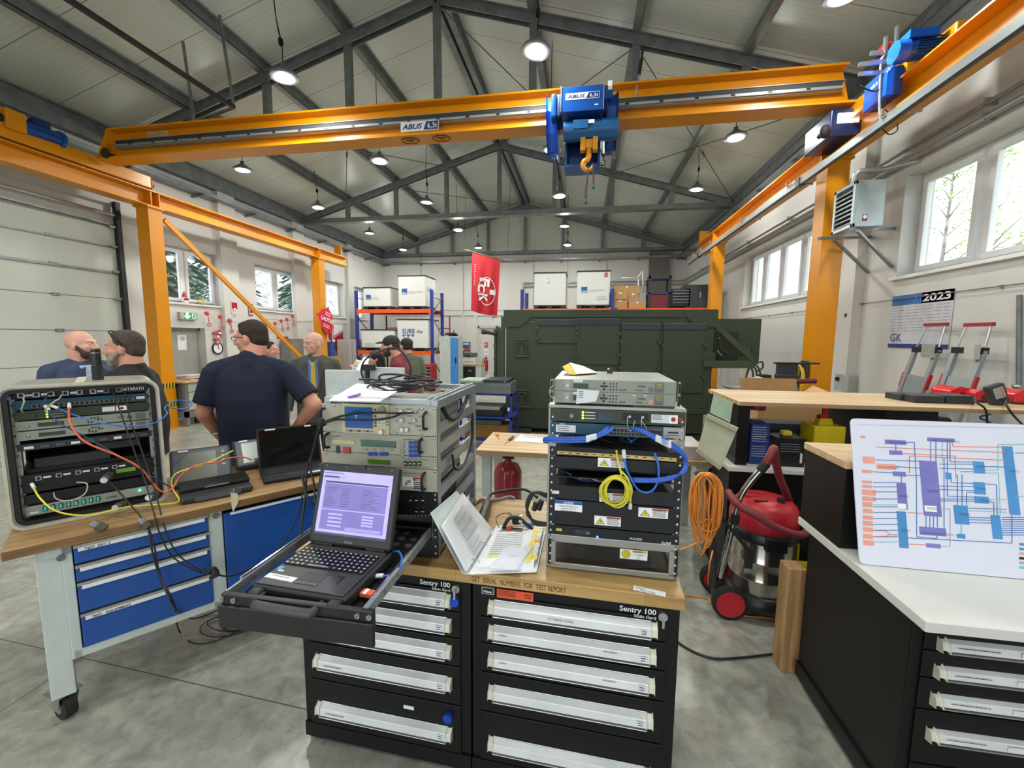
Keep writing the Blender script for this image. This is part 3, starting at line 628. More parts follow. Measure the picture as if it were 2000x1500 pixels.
def gsa_mark(u,v,s,txt='Contract Holder'):
    def f(mb,w,h):
        mb.quad((w*u,-.003,h*v),(w*u+s,-.003,h*v),(w*u+s,-.003,h*v+s),(w*u,-.003,h*v+s),gsa);mb.text('GSA',s*.4,paper,(w*u+s*.06,-.005,h*v+s*.08),bold=.02,w=s*.86)
        if txt: mb.text(txt,s*.38,greyprint,(w*u+s*1.2,-.004,h*v+s*.3));mb.lines(1,w*.3,s*.12,greyprint,(w*u+s*1.2,-.004,h*v+s*.18))
    return f
def sure_mark(mb,w,h):
    mb.text('SURE',.22,gsa,(w*.16,-.004,h*.55),bold=.03,w=w*.40);mb.text('-Pak',.15,gsa,(w*.60,-.004,h*.56),bold=.02);mb.box(w*.16,-.006,h*.49,w*.55,-.003,h*.51,gsa)
    for k in (.2,.35,.5): mb.cyl((w*k,-.006,h*.47),(w*k,-.003,h*.47),.035,gsa,10)
    mb.lines(2,w*.42,.1,greyprint,(w*.14,-.004,h*.34),seed=4)
YR=14.2
ux0,ux1=aY(698,650,YR).x,aY(844,650,YR).x;zt=aY(770,604,YR).z;zm=aY(770,685,YR).z;zh=aY(694,568,YR).z
rack('blue and orange pallet rack left of the red flag, holding four white crates',ux0,ux1,YR,1.1,zh,[zm,zt])
x0,x1,z0,z1=rect(710,561,763,603,YR+.05);crate(x0,x1,zt,z1,YR+.03,1.05,'low white crate on the top shelf of the left rack, its side covered in stickers',gsa_mark(.1,.42,.18,'Contract'))
x0,x1,z0,z1=rect(778,538,831,603,YR+.05);c_=crate(x0,x1,zt,z1,YR+.03,1.05,'tall white crate on the top shelf of the left rack',gsa_mark(.13,.44,.20))
MB().text('SURE',.2,teal,(x1-x0+.003,.25,(z1-zt)*.55),(90,0,90),bold=.03).text('Pak',.14,gsa,(x1-x0+.003,.85,(z1-zt)*.5),(90,0,90)).obj('side_printing',c_)
x0,x1,z0,z1=rect(706,643,772,686,YR+.05);crate(x0,x1,zm,z1,YR+.03,1.05,'long low white crate on the lower shelf of the left rack',lambda mb,w,h: mb.lines(3,w*.3,.15,greyprint,(w*.1,-.004,h*.35)))
x0,x1,z0,z1=rect(775,623,842,686,YR+.05);crate(x0+.02,x1-.08,zm,z1,YR+.03,1.05,'white crate with large blue lettering on the lower shelf of the left rack',sure_mark)
MB_=thing('safety_mesh','white wire mesh panel behind the left pallet rack','mesh panel',(ux0+.5,YR+1.25,0));mb=MB()
for k in range(26): mb.box(k*.1,0,1.3,k*.1+.008,.008,2.55,white_p)
for k in range(13): mb.box(0,0,1.3+k*.1,2.6,.008,1.308+k*.1,white_p)
mb.box(0,-.01,.3,.04,.02,2.6,red_p).box(2.56,-.01,0,2.6,.02,2.6,red_p).box(0,-.01,2.12,2.6,.02,2.16,red_p).box(0,-.01,0,.04,.02,2.6,red_p);mb.obj('mesh',MB_)
# small things under and beside the rack
def toolchest(x,y,z,w,h,d,n_,lb,body=red_p,dr=None,rz=0,grp=None):
    t=thing('tool_chest',lb,'tool chest',(x,y,z),rz,group=grp);dr=dr or M('tool_drawer_dark','262b38',.4,.2)
    MB().box(0,0,.06,w,d,h,body).cyl((.08,.1,0),(.08,.1,.07),.035,blk).cyl((w-.08,.1,0),(w-.08,.1,.07),.035,blk).cyl((.08,d-.1,0),(.08,d-.1,.07),.035,blk).cyl((w-.08,d-.1,0),(w-.08,d-.1,.07),.035,blk).obj('cabinet_body',t,.008)
    hh=(h-.14)/n_
    for k in range(n_): dd=MB().box(.05,-.015,.1+k*hh,w-.05,0,.1+(k+.86)*hh,dr).obj('drawer',t);MB().box(.04,-.04,.1+(k+.72)*hh,w-.04,-.012,.1+(k+.90)*hh,steel).obj('drawer_pull',dd)
    return t
a=aY(808,735,13.0);tcz=1.0
toolchest(aY(808,700,13.2).x,13.2,0,aY(843,700,13.2).x-aY(808,700,13.2).x,aY(825,712,13.2).z,.5,7,'red tool chest with dark drawers and bright pulls under the left rack')
t=thing('storage_cupboard','tall grey cupboard with a bright blue door right of the left rack','cupboard',(aY(859,700,13.3).x,13.3,0));w=aY(880,700,13.3).x-aY(859,700,13.3).x;zc=aY(870,657,13.3).z
cg=M('cupboard_grey','b9beb9',.45);cb_=M('cupboard_blue','3b82c4',.4)
wd_=aY(896,700,13.3).x-aY(859,700,13.3).x
MB().box(0,0,.03,wd_,.5,zc,cg).box(0,0,0,wd_,.5,.03,blk).obj('cupboard_body',t,.006);dd=MB().box(w,-.02,.06,wd_-.01,0,zc-.04,cb_).obj('door',t,.004,label='bright blue door');MB().box(wd_-.12,-.045,.95,wd_-.08,-.02,1.15,blk).obj('handle',dd)
t=thing('cable_heap','heap of black cables and an antenna on the grey and blue cupboard','cables',(aY(870,650,13.4).x,13.5,zc));r=random.Random(5);mb=MB()
for k in range(7): c=Vector((r.uniform(-.05,.3),r.uniform(-.1,.1),.03));mb.tube(cat([c+Vector((r.uniform(-.16,.16),r.uniform(-.1,.1),r.uniform(-.01,.08))) for _ in range(6)],4,True),.012,blk,5,True)
mb.cyl((.25,0,0),(.26,0,.22),.012,blk).obj('cable',t)
t=thing('parts_organiser','small wall organiser with rows of coloured bins beside the cupboard','organiser',(aY(897,690,15).x,15.0,aY(897,697,15).z));mb=MB().box(0,0,0,.38,.2,.55,M('organiser_grey','6a7078',.5));mb.obj('frame',t)
cols_=['c93a2a','2d4fae','d8d8d8','3a3f48','b9a24a']
for k in range(10): MB().box(.02+(k % 2)*.18,-.03,.03+(k // 2)*.105,.18+(k % 2)*.18,.0,.09+(k // 2)*.105,M('bin_'+cols_[(k*3) % 5],cols_[(k*3) % 5],.4)).obj('bin',t)
t=thing('desk_cabinet','low desk with black drawer fronts beside the white door, printer on top','desk',(aY(903,720,14.8).x,14.8,0));w=aY(940,720,14.8).x-aY(903,720,14.8).x;dz=aY(920,712,14.8).z
MB().box(0,0,0,w,.6,dz-.03,cg).box(-.02,-.02,dz-.03,w+.02,.62,dz,card).obj('desk_body',t);MB().box(.03,-.015,.06,w*.7,0,dz-.07,black_pl).box(w*.3,-.03,dz-.25,w*.5,-.015,dz-.2,steel).obj('drawer',t)
t=thing('printer','grey and white laser printer on the low desk by the back wall','printer',(aY(906,700,14.9).x,14.9,dz));w=aY(927,700,14.9).x-aY(906,700,14.9).x;MB().box(0,0,0,w,.4,.26,M('printer_white','d3d5d4',.5)).box(.03,-.004,.08,w-.03,0,.1,blk).obj('paper_tray',t,.01);MB().box(-.01,-.02,.26,w+.01,.42,.42,M('printer_grey','4d5258',.5)).box(.03,-.06,.3,w*.6,-.02,.34,blk).obj('scanner_lid',t,.02)
t=thing('fire_extinguisher','red fire extinguisher hanging on the back wall beside the white door','fire extinguisher',(aY(949,715,16.2).x,16.2,.0));zb=aY(949,724,16.2).z;s_=.5
t.location.z=zb;MB().lathe([(.001,0),(.085,.0),(.09,.03),(.09,.36),(.07,.42),(.03,.45),(.03,.48)],(0,0,0),red_p,16).obj('cylinder',t);MB().box(-.03,-.02,.47,.05,.02,.52,blk).box(-.02,-.06,.52,.02,.08,.54,red_p).obj('valve',t);MB().tube(cat([(0,-.02,.5),(-.1,-.03,.45),(-.13,-.03,.25),(-.1,-.05,.1)]),.014,blk).obj('hose',t)
mb=MB().box(aY(946,700,16.2).x,16.25,0,aY(952,700,16.2).x,16.32,zb+.5,white_p);tag(mb.obj('extinguisher_post'),'white post carrying the fire extinguisher','post')
def sign(px0,py0,px1,py1,Y,lb,f,name='wall_sign'):
    x0,x1,z0,z1=rect(px0,py0,px1,py1,Y);mb=MB().box(x0,Y-.012,z0,x1,Y,z1,f[0]);f[1](mb,x0,x1,z0,z1,Y-.014);return tag(mb.obj(name),lb,'sign')
sign(946,669,953,678,YB+.04,'red and white door sign on the white back door',(red_p,lambda mb,a,c,e,g,y: mb.box(a+.03,y,e+.04,(a+c)/2-.02,y+.002,g-.04,paper).box((a+c)/2+.03,y,e+.04,c-.03,y+.002,g-.04,paper)))
sign(946,682,954,694,YB+.04,'white sheet of paper below the red sign on the back door',(paper,lambda mb,a,c,e,g,y: mb.lines(4,(c-a)*.8,(g-e)*.5,greyprint,(a+.02,y,g-.06))),'notice')
# flag
flagr=bpy.data.materials.new('flag_red_cloth');flagr.use_nodes=True;flagr.node_tree.nodes['Principled BSDF'].inputs['Base Color'].default_value=lin('b8202c');flagr.node_tree.nodes['Principled BSDF'].inputs['Roughness'].default_value=.8
Yf=13.6;t=thing('hanging_flag','large red flag with a white round club crest hanging from the roof','flag',aY(948,500,Yf))
def FP(u,v):   # u across 0..1, v down 0..1
    a,b_,c,d=aY(922.5,494,Yf),aY(977,507,Yf),aY(919,606,Yf),aY(972,616,Yf);p=a.lerp(b_,u).lerp(c.lerp(d,u),v);sag=math.sin(u*math.pi)*.05*v;p=p+Vector((0,.07*v*math.sin(u*15+v*2) ,-sag));return p-t.location
nu,nv=26,30;vs=[FP(i/nu,j/nv) for j in range(nv+1) for i in range(nu+1)];fs=[(j*(nu+1)+i,j*(nu+1)+i+1,(j+1)*(nu+1)+i+1,(j+1)*(nu+1)+i) for j in range(nv) for i in range(nu)]
MB().add(vs,fs,flagr,True).obj('cloth',t)
cw=M('flag_white','e6e0de',.8);mb=MB()
def onflag(poly,off=-.03):
    return [FP(u,v)+Vector((0,off,0)) for u,v in poly]
for k in range(48):
    a0,a1=k*math.pi/24,(k+1)*math.pi/24
    P4=[(.57+.31*math.cos(a),.595+.245*math.sin(a)) for a in (a0,a1)]+[(.57+.295*math.cos(a),.595+.233*math.sin(a)) for a in (a1,a0)]
    mb.add(onflag(P4),[(0,1,2,3)],cw)
def flagtext(body,cu,cv,su,sv,bold=.04,rot=True):
    v,f=_textmesh(body,0,bold);x0=min(p.x for p in v);x1=max(p.x for p in v);y1=max(p.y for p in v)
    mb.add([FP(cu-((p.y/y1)-.5)*-su if False else cu+((p.y/y1)-.5)*su,cv+((p.x-x0)/(x1-x0)-.5)*sv)+Vector((0,-.035,0)) for p in v],f,cw)
flagtext('F',.50,.45,.34,.13);flagtext('C',.39,.56,.22,.14);flagtext('K',.47,.72,.3,.14);flagtext('1',.78,.60,.16,.09)
flagtext('I I / I l I / I I l',.12,.36,.05,.35,.01);mb.obj('crest',t,label='white round club crest with letters')
pa,pb=aY(906,487,Yf),aY(991,511,Yf);mb=MB().cyl(pa-t.location,pb-t.location,.02,M('pole_wood','6b5a48',.6));mb.obj('pole',t)
mb=MB()
for q,r_ in ((pa,(aY(906,487,Yf).x,Yf)),(pb,(pb.x,Yf))): mb.cyl(q-t.location,Vector((q.x+.1,Yf,roofz(q.x)-.02))-t.location,.005,blk,5)
mb.obj('cord',t)
# far right rack, seen over the shelter
YS=12.4;zb2=aY(1100,603,YS).z;x0=aY(1020,600,YS).x;x1=aY(1195,600,YS).x
rack('blue and orange pallet rack behind the green shelter, two white crates on top',x0,x1,YS,1.0,aY(1020,566,YS).z,[zb2])
a,b_,c,d=rect(1044,532,1104,600,YS+.05);crate(a,b_,zb2,d,YS+.03,.95,'plain white crate with a paper label, left one above the green shelter',lambda mb,w,h: mb.quad((w*.38,-.003,h*.62),(w*.55,-.003,h*.62),(w*.55,-.003,h*.86),(w*.38,-.003,h*.86),paper).lines(5,w*.14,h*.2,greyprint,(w*.4,-.005,h*.84)))
a,b_,c,d=rect(1128,529,1190,600,YS+.05);crate(a,b_,zb2,d,YS+.03,.95,'white crate with a blue square logo, right one above the green shelter',lambda mb,w,h: (gsa_mark(.13,.42,.17)(mb,w,h),mb.quad((w*.82,-.003,h*.82),(w*.93,-.003,h*.82),(w*.93,-.003,h*.94),(w*.82,-.003,h*.94),M('pink_stamp','d0606a',.6)),mb.lines(3,w*.3,.12,greyprint,(w*.6,-.004,h*.32))))
xx=x1+.12;rack('blue pallet rack behind the right end of the shelter, carrying cardboard boxes and chests',xx,aY(1392,600,YS).x-.08,YS,1.0,zb2+.02,[zb2])
for i,(p,dy,w_) in enumerate((((1197,585,1226,602),.05,'lower left of the stack'),((1197,570,1226,586),.05,'flat, in the middle left'),((1198,558,1250,573),.12,'long one topmost'),((1226,572,1247,588),.1,'upper right'),((1228,588,1262,602),.05,'low, far right'),((1245,592,1262,602),.4,'small, behind'))):
    a,b_,c,d=rect(*p,YS+dy);base={0: zb2,4: zb2,5: zb2}.get(i,c);
    tag(MB().box(a,YS+dy,base,b_-.01,YS+dy+.35,d,card).box((a+b_)/2-.03,YS+dy-.002,d-.06,(a+b_)/2+.03,YS+dy,d-.02,paper).obj('cardboard_box',None,.004),'brown cardboard box above the shelter, '+w_,'box','cardboard boxes above the shelter')
t=thing('service_trolley','dark blue tall trolley with red bin above the green shelter','trolley',(aY(1266,600,YS+.1).x,YS+.15,zb2));W=aY(1310,600,YS).x-aY(1266,600,YS).x;Ht=aY(1290,537,YS).z-zb2;dk=M('trolley_dark_blue','1e2238',.4)
mb=MB().box(0,0,Ht-.08,W,.5,Ht,dk).box(0,0,Ht*.45,W,.5,Ht*.5,M('trolley_blue','25307a',.4))
for x in (0,W-.05):
    for y in (0,.45): mb.box(x,y,0,x+.05,y+.05,Ht,dk)
mb.obj('frame',t);MB().box(.06,.03,0,W-.06,.44,Ht*.44,M('dark_red_bin','6b1420',.45)).obj('bin',t);
t=toolchest(aY(1312,600,YS).x,YS+.1,zb2,.5,.55,.6,5,'dark tool chest with bright pulls beside the black cabinet above the shelter',body=dk)
a,b_,c,d=rect(1340,556,1386,602,YS+.1);tag(MB().box(a,YS+.1,zb2,b_,YS+.8,d,M('slate_cabinet','33383e',.5)).box((a+b_)/2,YS+.095,zb2+.02,(a+b_)/2+.01,YS+.1,d-.02,blk).box((a+b_)/2+.05,YS+.08,zb2+.3,(a+b_)/2+.07,YS+.1,zb2+.45,steel).obj('metal_cabinet',None,.01),'dark slate metal cabinet above the right end of the shelter','cabinet')
mb=MB();
for (u,v,w_,z_) in ((1213,543,1245,543),(1245,543,1255,530),(1255,530,1256,572),(1247,545,1247,580)): mb.tube([aY(u,v,YS+.9),aY(w_,z_,YS+.9)],.02,white_p)
mb.tube([aY(1247,580,YS+.9),(aY(1247,580,YS+.9).x,YS+.9,zb2)],.02,white_p);tag(mb.obj('steel_handrail'),'thin white tubular handrail behind the cardboard boxes','handrail')
a,b_,c,d=rect(1269,492,1305,560,YB-.1);tag(MB().box(a,YB-.25,0,b_,YB-.01,d,M('grey_duct','6f6a64',.7,var=.1)).obj('trim_90'),kind='structure')
# pipes along the right and back walls
pipe=M('galvanised_pipe','a9abaa',.35,.6)
for i,(z1_,z2_,r_) in enumerate((((1710,352),4.05,.02),((1708,372),3.93,.025))): pass
for k,(p_,r_) in enumerate((((2000,158),.022),((2000,188),.03))):
    z=aX(*p_,XR-.07).z;mb=MB().cyl((XR-.07,.5,z),(XR-.07,YB-.08,z-.02),r_,pipe,8).cyl((XR-.07,YB-.08,z-.02),(aY(1022,560,YB-.08).x,YB-.08,z-.03),r_,pipe,8)
    for y in range(1,17,2): mb.box(XR-.1,y,z-.035,XR-.001,y+.03,z+.035,pipe)
    for q in range(7): mb.box(aY(1022,560,YB).x+.05+q*.9,YB-.1,z-.06,aY(1022,560,YB).x+.08+q*.9,YB-.001,z+.04,pipe)
    mb.cyl((aY(1022,560,YB-.08).x,YB-.08,z-.03),(aY(1022,560,YB-.08).x,YB-.08,z-.75),r_,pipe,8)
    tag(mb.obj('wall_pipe'),('upper' if k == 0 else 'lower')+' galvanised pipe running along the right wall above the windows','pipe','pipes on the right wall')
# earthing conductor with clamps on both long walls
def strip(x,s,y0,y1,z,lb):
    mb=MB().cyl((x,y0,z),(x,y1,z),.006,dsteel,6);y=y0+.2
    while y < y1: mb.box(min(x,x+s*.03),y,z-.015,max(x,x+s*.03),y+.03,z+.015,steel);y += 1.0
    tag(mb.obj('earthing_rod'),lb,'earthing rod')
strip(XR-.03,1,1.5,16.5,2.30,'thin earthing rod with clamps along the right wall under the windows');strip(XL+.15,-1,10.0,14.5,2.25,'thin earthing rod with clamps on the left wall above the whiteboard')
# unit heater
t=thing('unit_heater','silver unit heater with louvres on a steel bracket beside the right column','heater',(3.3,5.1,0));hx=3.03
A=aX(1724,444,3.45)  # near lower corner at the wall side
y0=aX(1672,352,hx).y;z1=aX(1672,352,hx).z;z0=aX(1668,441,hx).z;y1=min(aX(1630,380,hx).y,6.12);x1=aY(1724,440,y0).x
heat=M('heater_silver','a7b1b2',.35,.55,var=.08);t.location=(hx,y0,z0);W=x1-hx;D=y1-y0;Hh=z1-z0
MB().box(.03,0,0,W,D,Hh,heat).box(0,0,0,.03,.04,Hh,heat).box(0,D-.04,0,.03,D,Hh,heat).box(0,0,0,.03,D,.04,heat).box(0,0,Hh-.04,.03,D,Hh,heat).obj('casing',t,.004)
for k in range(8): z=.05+k*(Hh-.1)/8;MB().add([(.0,.04,z),(.0,D-.04,z),(.04,D-.04,z+.07),(.04,.04,z+.07),(.0,.04,z-.008),(.0,D-.04,z-.008),(.04,D-.04,z+.062),(.04,.04,z+.062)],[(0,1,2,3),(7,6,5,4),(0,3,7,4),(1,5,6,2),(0,4,5,1)],M('louvre_grey','3f4345',.4,.5)).obj('louvre',t)
MB().box(.10,-.003,.06,.15,0,.13,M('label_maroon','7b3b3f',.5)).cyl((.125,-.005,.105),(.125,-.003,.105),.02,paper,12).obj('badge',t)
mb=MB();xw=XR-hx-.005
for y in (-.02,D+.02): e1=aX(1745,447,XR)-t.location+Vector((0,y,0));e2=aX(1740,522,XR)-t.location+Vector((0,y,0));mb.beam((-.12 if y > 0 else-.02,y,-.03),e1,.035,.035,galv).beam((.05,y,-.05),e2,.03,.03,galv)
mb.obj('bracket',t)
MB().tube(cat([(.15,D-.1,Hh),(.15,D-.1,Hh+.12),(.2,D-.12,Hh+.2),(.45,D-.15,Hh+.2),(.7,D-.3,Hh+.22)],4),.028,pipe).obj('pipe',t)
# calendar
t=thing('wall_calendar','large blue and white 2023 year calendar on the right wall','calendar',(XR-.006,0,0));X=XR-.008
def cx(px,py): return aX(px,py,X)
A,B_,C,D_=cx(1743,579),cx(1864,564),cx(1854,680),cx(1736,680);y0,y1=(B_.y+C.y)/2,(A.y+D_.y)/2;z1=(A.z+B_.z)/2;z0=(C.z+D_.z)/2;calb=M('calendar_blue','2f6fb0',.5,var=.25,scale=3);caln=M('calendar_navy','2d3f86',.5)
mb=MB().box(-.004,y0,z0,0,y1,z1,M('calendar_paper','c9cbd3',.6));mb.obj('sheet',t);h=z1-z0;w=y1-y0
mb=MB().box(-.006,y0,z1-h*.19,-.004,y1,z1,calb).box(-.006,y0,z1-h*.19,-.0055,y0+w*.48,z1,caln);mb.text('2023',h*.17,paper,(-.007,y0+w*.46,z1-h*.155),(90,0,-90),bold=.03,w=w*.42);mb.obj('header',t)
mb=MB().box(-.006,y0,z0,-.004,y1,z0+h*.075,caln);mb.text('GK',h*.22,M('logo_slate_blue','4a6590',.5),(-.006,y1-w*.03,z0+h*.12),(90,0,-90),bold=.015);mb.obj('footer',t)
mb=MB();
for k in range(8): mb.lines(9,w*.1,h*.5,greyprint,(-.005,y1-w*(.02+k*.122),z1-h*.23),(90,0,-90),seed=k,t=.18)
mb.obj('date_columns',t)
# electrical boxes on the right wall
def wbox(px,py,w,h,d,lb,c,knob=None,X=XR-.001):
    p=aX(px,py,X);t=thing('switch_box',lb,'switch box',(X,p.y,p.z));MB().box(-d,-w/2,-h/2,0,w/2,h/2,c).obj('housing',t,.008)
    if knob: MB().cyl((-d-.03,w*.2,h*.2),(-d,w*.2,h*.2),.03,knob).obj('knob',t)
    return t
gb=M('box_grey','a9adaa',.5);wbox(1671,620,.10,.16,.09,'small grey switch box with dark knob high on the right wall',gb,black_pl);t=wbox(1660,748,.34,.26,.12,'large grey socket box low on the right wall beside the column',gb,black_pl)
MB().tube(cat([(-.06,0,-.1),(-.06,-.1,-.2),(-.05,-.2,-.15),(-.04,-.25,-.3)]),.012,blk).obj('cable',t)
p=aX(1996,560,XR-.02);tag(MB().cyl((XR-.03,aX(1990,750,XR-.03).y,aX(1990,752,XR-.03).z),(XR-.03,p.y,2.2),.018,dsteel).ball((XR-.04,aX(1990,750,XR-.03).y,aX(1990,755,XR-.03).z),(.03,.04,.025),steel).obj('conduit_pipe'),'dark conduit pipe running up the right wall at the frame edge','pipe')
# ================================================================ left wall
XW=XL+.002
def lw(px,py,X=None): return aX(px,py,XL+.01 if X is None else X)
def lrect(px0,py0,px1,py1,X=None): a,b_=lw(px0,py0,X),lw(px1,py1,X);return a.y,b_.y,b_.z,a.z
def lpanel(name,lb,cat_,pr,col,d=.02,X=XW,extra=None,grp=None,bevel=0):
    y0,y1,z0,z1=lrect(*pr,X=X+d);t=thing(name,lb,cat_,(X,(y0+y1)/2,z0),group=grp);w=y1-y0;h=z1-z0
    MB().box(0,-w/2,0,d,w/2,h,col).obj('panel',t,bevel)
    if extra: mb=MB();extra(mb,w,h,d+.002);mb.obj('printing',t)
    return t
green=M('exit_green','0c9a62',.4,emit=.35)
def exitp(mb,w,h,d):
    mb.box(d,-w*.30,h*.08,d+.002,w*.46,h*.92,green);mb.add([(d+.004,-w*.12+a*.05*2,h*.5+b_*.04*2) for a,b_ in ((-.4,1),(.4,1),(.4,.1),(1,.1),(0,-1),(-1,.1),(-.4,.1))],[(0,1,2,3,4,5,6)],paper)
    mb.box(d+.002,w*.16,h*.15,d+.004,w*.40,h*.85,paper).box(d+.004,w*.22,h*.2,d+.005,w*.28,h*.7,green).box(d+.004,w*.3,h*.3,d+.005,w*.36,h*.8,green)
lpanel('exit_sign','green and white emergency exit sign above the grey door','sign',(352,609,386,625),M('sign_casing','b9b0a0',.5),.08,extra=exitp)
p=lw(424,680);t=thing('wall_clock','round black-rimmed wall clock beside the grey door','clock',(XW,p.y,p.z));MB().lathe([(.14,0),(.15,.03),(.13,.045),(.12,.03)],(0,0,0),black_pl,24,'x').obj('rim',t);MB().cyl((.0,0,0),(.03,0,0),.125,paper,24).obj('dial',t);MB().beam((.033,0,0),(.033,.03,.09),.008,.008,blk).beam((.033,0,0),(.033,.06,-.02),.008,.008,blk).obj('hand',t)
p=lw(422,660);r=random.Random(2);mb=MB();pk=M('garland_pink','c75a6e',.7);
for k in range(14): mb.ball((p.x+.04,p.y+r.uniform(-.08,.08),p.z+r.uniform(-.18,.18)),r.uniform(.03,.05),pk if k % 3 else paper,8,6)
tag(mb.obj('dried_flowers'),'pink and white bunch of dried flowers above the wall clock','flowers')
def crest(mb,w,h,d): mb.box(d,-w*.38,h*.5,d+.002,w*.38,h*.9,red_p).cyl((d,0,h*.42),(d+.004,0,h*.42),w*.27,paper,18).text('1c',h*.25,red_p,(d+.006,-w*.2,h*.34),(90,0,90),bold=.03).box(d,-w*.04,h*.05,d+.002,w*.04,h*.2,red_p)
y0,y1,z0,z1=lrect(450,587,466,620,X=XL+.13);t=thing('club_pennant','red and white shield-shaped pennant on the pilaster right of the first window','pennant',(XL+.122,(y0+y1)/2,z0));w=y1-y0;h=z1-z0
MB().prism([(-w/2,h),(w/2,h),(w/2,h*.3),(w*.25,.05*h),(0,0),(-w*.25,.05*h),(-w/2,h*.3)],0,.01,M('pennant_cream','d8cdc8',.7),'x').obj('cloth',t);mb=MB();crest(mb,w,h,.012);mb.obj('emblem',t)
lpanel('picture_frame','small brown framed picture between the first and second left windows','picture',(485,593,495,617),M('frame_brown','8a6d54',.5),.02,extra=lambda mb,w,h,d: mb.box(d,-w*.38,h*.12,d+.001,w*.38,h*.88,paper).box(d+.001,-w*.3,h*.2,d+.002,w*.3,h*.5,red_p))
# string of red leaf garlands
lr=M('garland_red','c8301f',.6);gl=[(404,612),(430,619),(449,626),(483,630),(495,635),(507,637),(519,636),(537,632),(549,627),(560,624),(571,618)]
pl=['nearest the exit sign','second from the exit sign','third from the exit sign','just right of the shield pennant','below the framed picture','lowest of all','under the yellow brace','just right of the yellow brace','third from the triangular pennant','second from the triangular pennant','last, nearest the triangular pennant']
gt=thing('paper_garland','','garland');mb=MB();r=random.Random(4)
for k in range(7): a=k*.9;mb.add([(0,0,0),(.015,.05*math.cos(a-.3),.035*math.sin(a-.3)),(.03,.10*math.cos(a),.07*math.sin(a)),(.015,.05*math.cos(a+.3),.035*math.sin(a+.3))],[(0,1,2,3),(3,2,1,0)],lr)
mb.ball((.015,0,0),(.012,.06,.045),lr,10,6).obj('leaf_cluster',gt);MB().cyl((.015,.02,0),(.015,.05,-.22),.008,lr,5).obj('stem',gt);MB().tube([(.015,.05+.045*math.cos(i*.52),-.26+.035*math.sin(i*.52)) for i in range(12)],.010,lr,5,True).obj('ring',gt)
for i,g in enumerate(gl): p=lw(*g,XL+.15);o=gt if i == 0 else dup(gt);o.location=(XL+.13,p.y,p.z);tag(o,'red paper leaf garland on the left wall, '+pl[i],'garland','red paper garlands on the left wall')
tag(MB().tube(cat([lw(395,608,XL+.14)]+[lw(u,v,XL+.14) for u,v in gl]),.004,white_p,4).obj('string'),'thin string the red garlands hang from','string')
t=thing('triangular_pennant','small red triangular pennant right of the whiteboard','pennant',lw(578,634));q=lw(578,656);MB().prism([(-.09,0),(.09,0),(.0,q.z-lw(578,634).z)],0,.006,lr,'x').obj('cloth',t)
lpanel('whiteboard','whiteboard covered with notes on the left wall, crossed by the yellow brace','whiteboard',(513,652,568,718),M('board_white','d5d8d8',.3),.03,extra=lambda mb,w,h,d: (mb.lines(7,w*.3,h*.5,greyprint,(d,-w*.45,h*.85),(90,0,90),3),mb.lines(5,w*.4,h*.4,M('pale_red_print','c98a8a',.6),(d,w*.0,h*.7),(90,0,90),5),mb.box(d,0,h*.86,d+.002,w*.45,h*.93,lr)))
lpanel('dark_poster','dark photo poster on the left wall behind the man in navy','poster',(487,663,508,700),M('poster_dark','2d2a2e',.4,var=.5,scale=14),.012)
lpanel('club_banner','red and white club banner on the wall right of the second yellow column','banner',(651,634,671,683),M('banner_red','a9121f',.6),.012,X=XL+.001,extra=lambda mb,w,h,d: mb.add([(d,-w/2,h),(d,w/2,h),(d,w/2,h*.80),(d,-w/2,h*.55)],[(0,1,2,3)],paper).add([(d,-w/2,h*.5),(d,w/2,h*.76),(d,w/2,h*.74),(d,-w/2,h*.47)],[(0,1,2,3)],paper))
# red flags fixed to the second column
t=thing('scarf_flag','tilted red flag with white lettering fixed to the second yellow column','flag',aX(617,610,CLX+.16));c0=t.location.copy()
P4=[aX(u,v,CLX+.2)-c0 for u,v in ((617,613),(643,598),(653,640),(640,658))];mb=MB();n_=8;vs=[]
for j in range(n_+1):
    for i in range(n_+1): p=P4[0].lerp(P4[1],i/n_).lerp(P4[3].lerp(P4[2],i/n_),j/n_);vs.append(p+Vector((.03*math.sin(i*1.3+j),0,0)))
mb.add(vs,[(j*(n_+1)+i,j*(n_+1)+i+1,(j+1)*(n_+1)+i+1,(j+1)*(n_+1)+i) for j in range(n_) for i in range(n_)],M('flag_bright_red','cf1f38',.7),True).obj('cloth',t)
m=Matrix.Translation(P4[0].lerp(P4[2],.5)+Vector((.06,0,0))) @ Euler((math.radians(90),0,math.radians(90))).to_matrix().to_4x4() @ Euler((0,0,math.radians(-14))).to_matrix().to_4x4()
mb=MB().mx(m).text('LAUTRE',.17,cw,(0,-.02,0),(0,0,0),'c',bold=.03).lines(2,.3,.14,cw,(-.15,.26,0),(0,0,0),4).lines(2,.34,.12,cw,(-.17,-.12,0),(0,0,0),6);mb.obj('lettering',t)
p=aX(648,655,CLX+.25);tag(MB().prism([(p.y-.15,p.z+.15),(p.y+.1,p.z+.2),(p.y+.12,p.z-.25),(p.y-.05,p.z-.1)],CLX+.17,CLX+.19,M('flag_dark_red','8e1626',.7),'x').obj('small_flag'),'small dark red flag hanging below the tilted flag','flag')
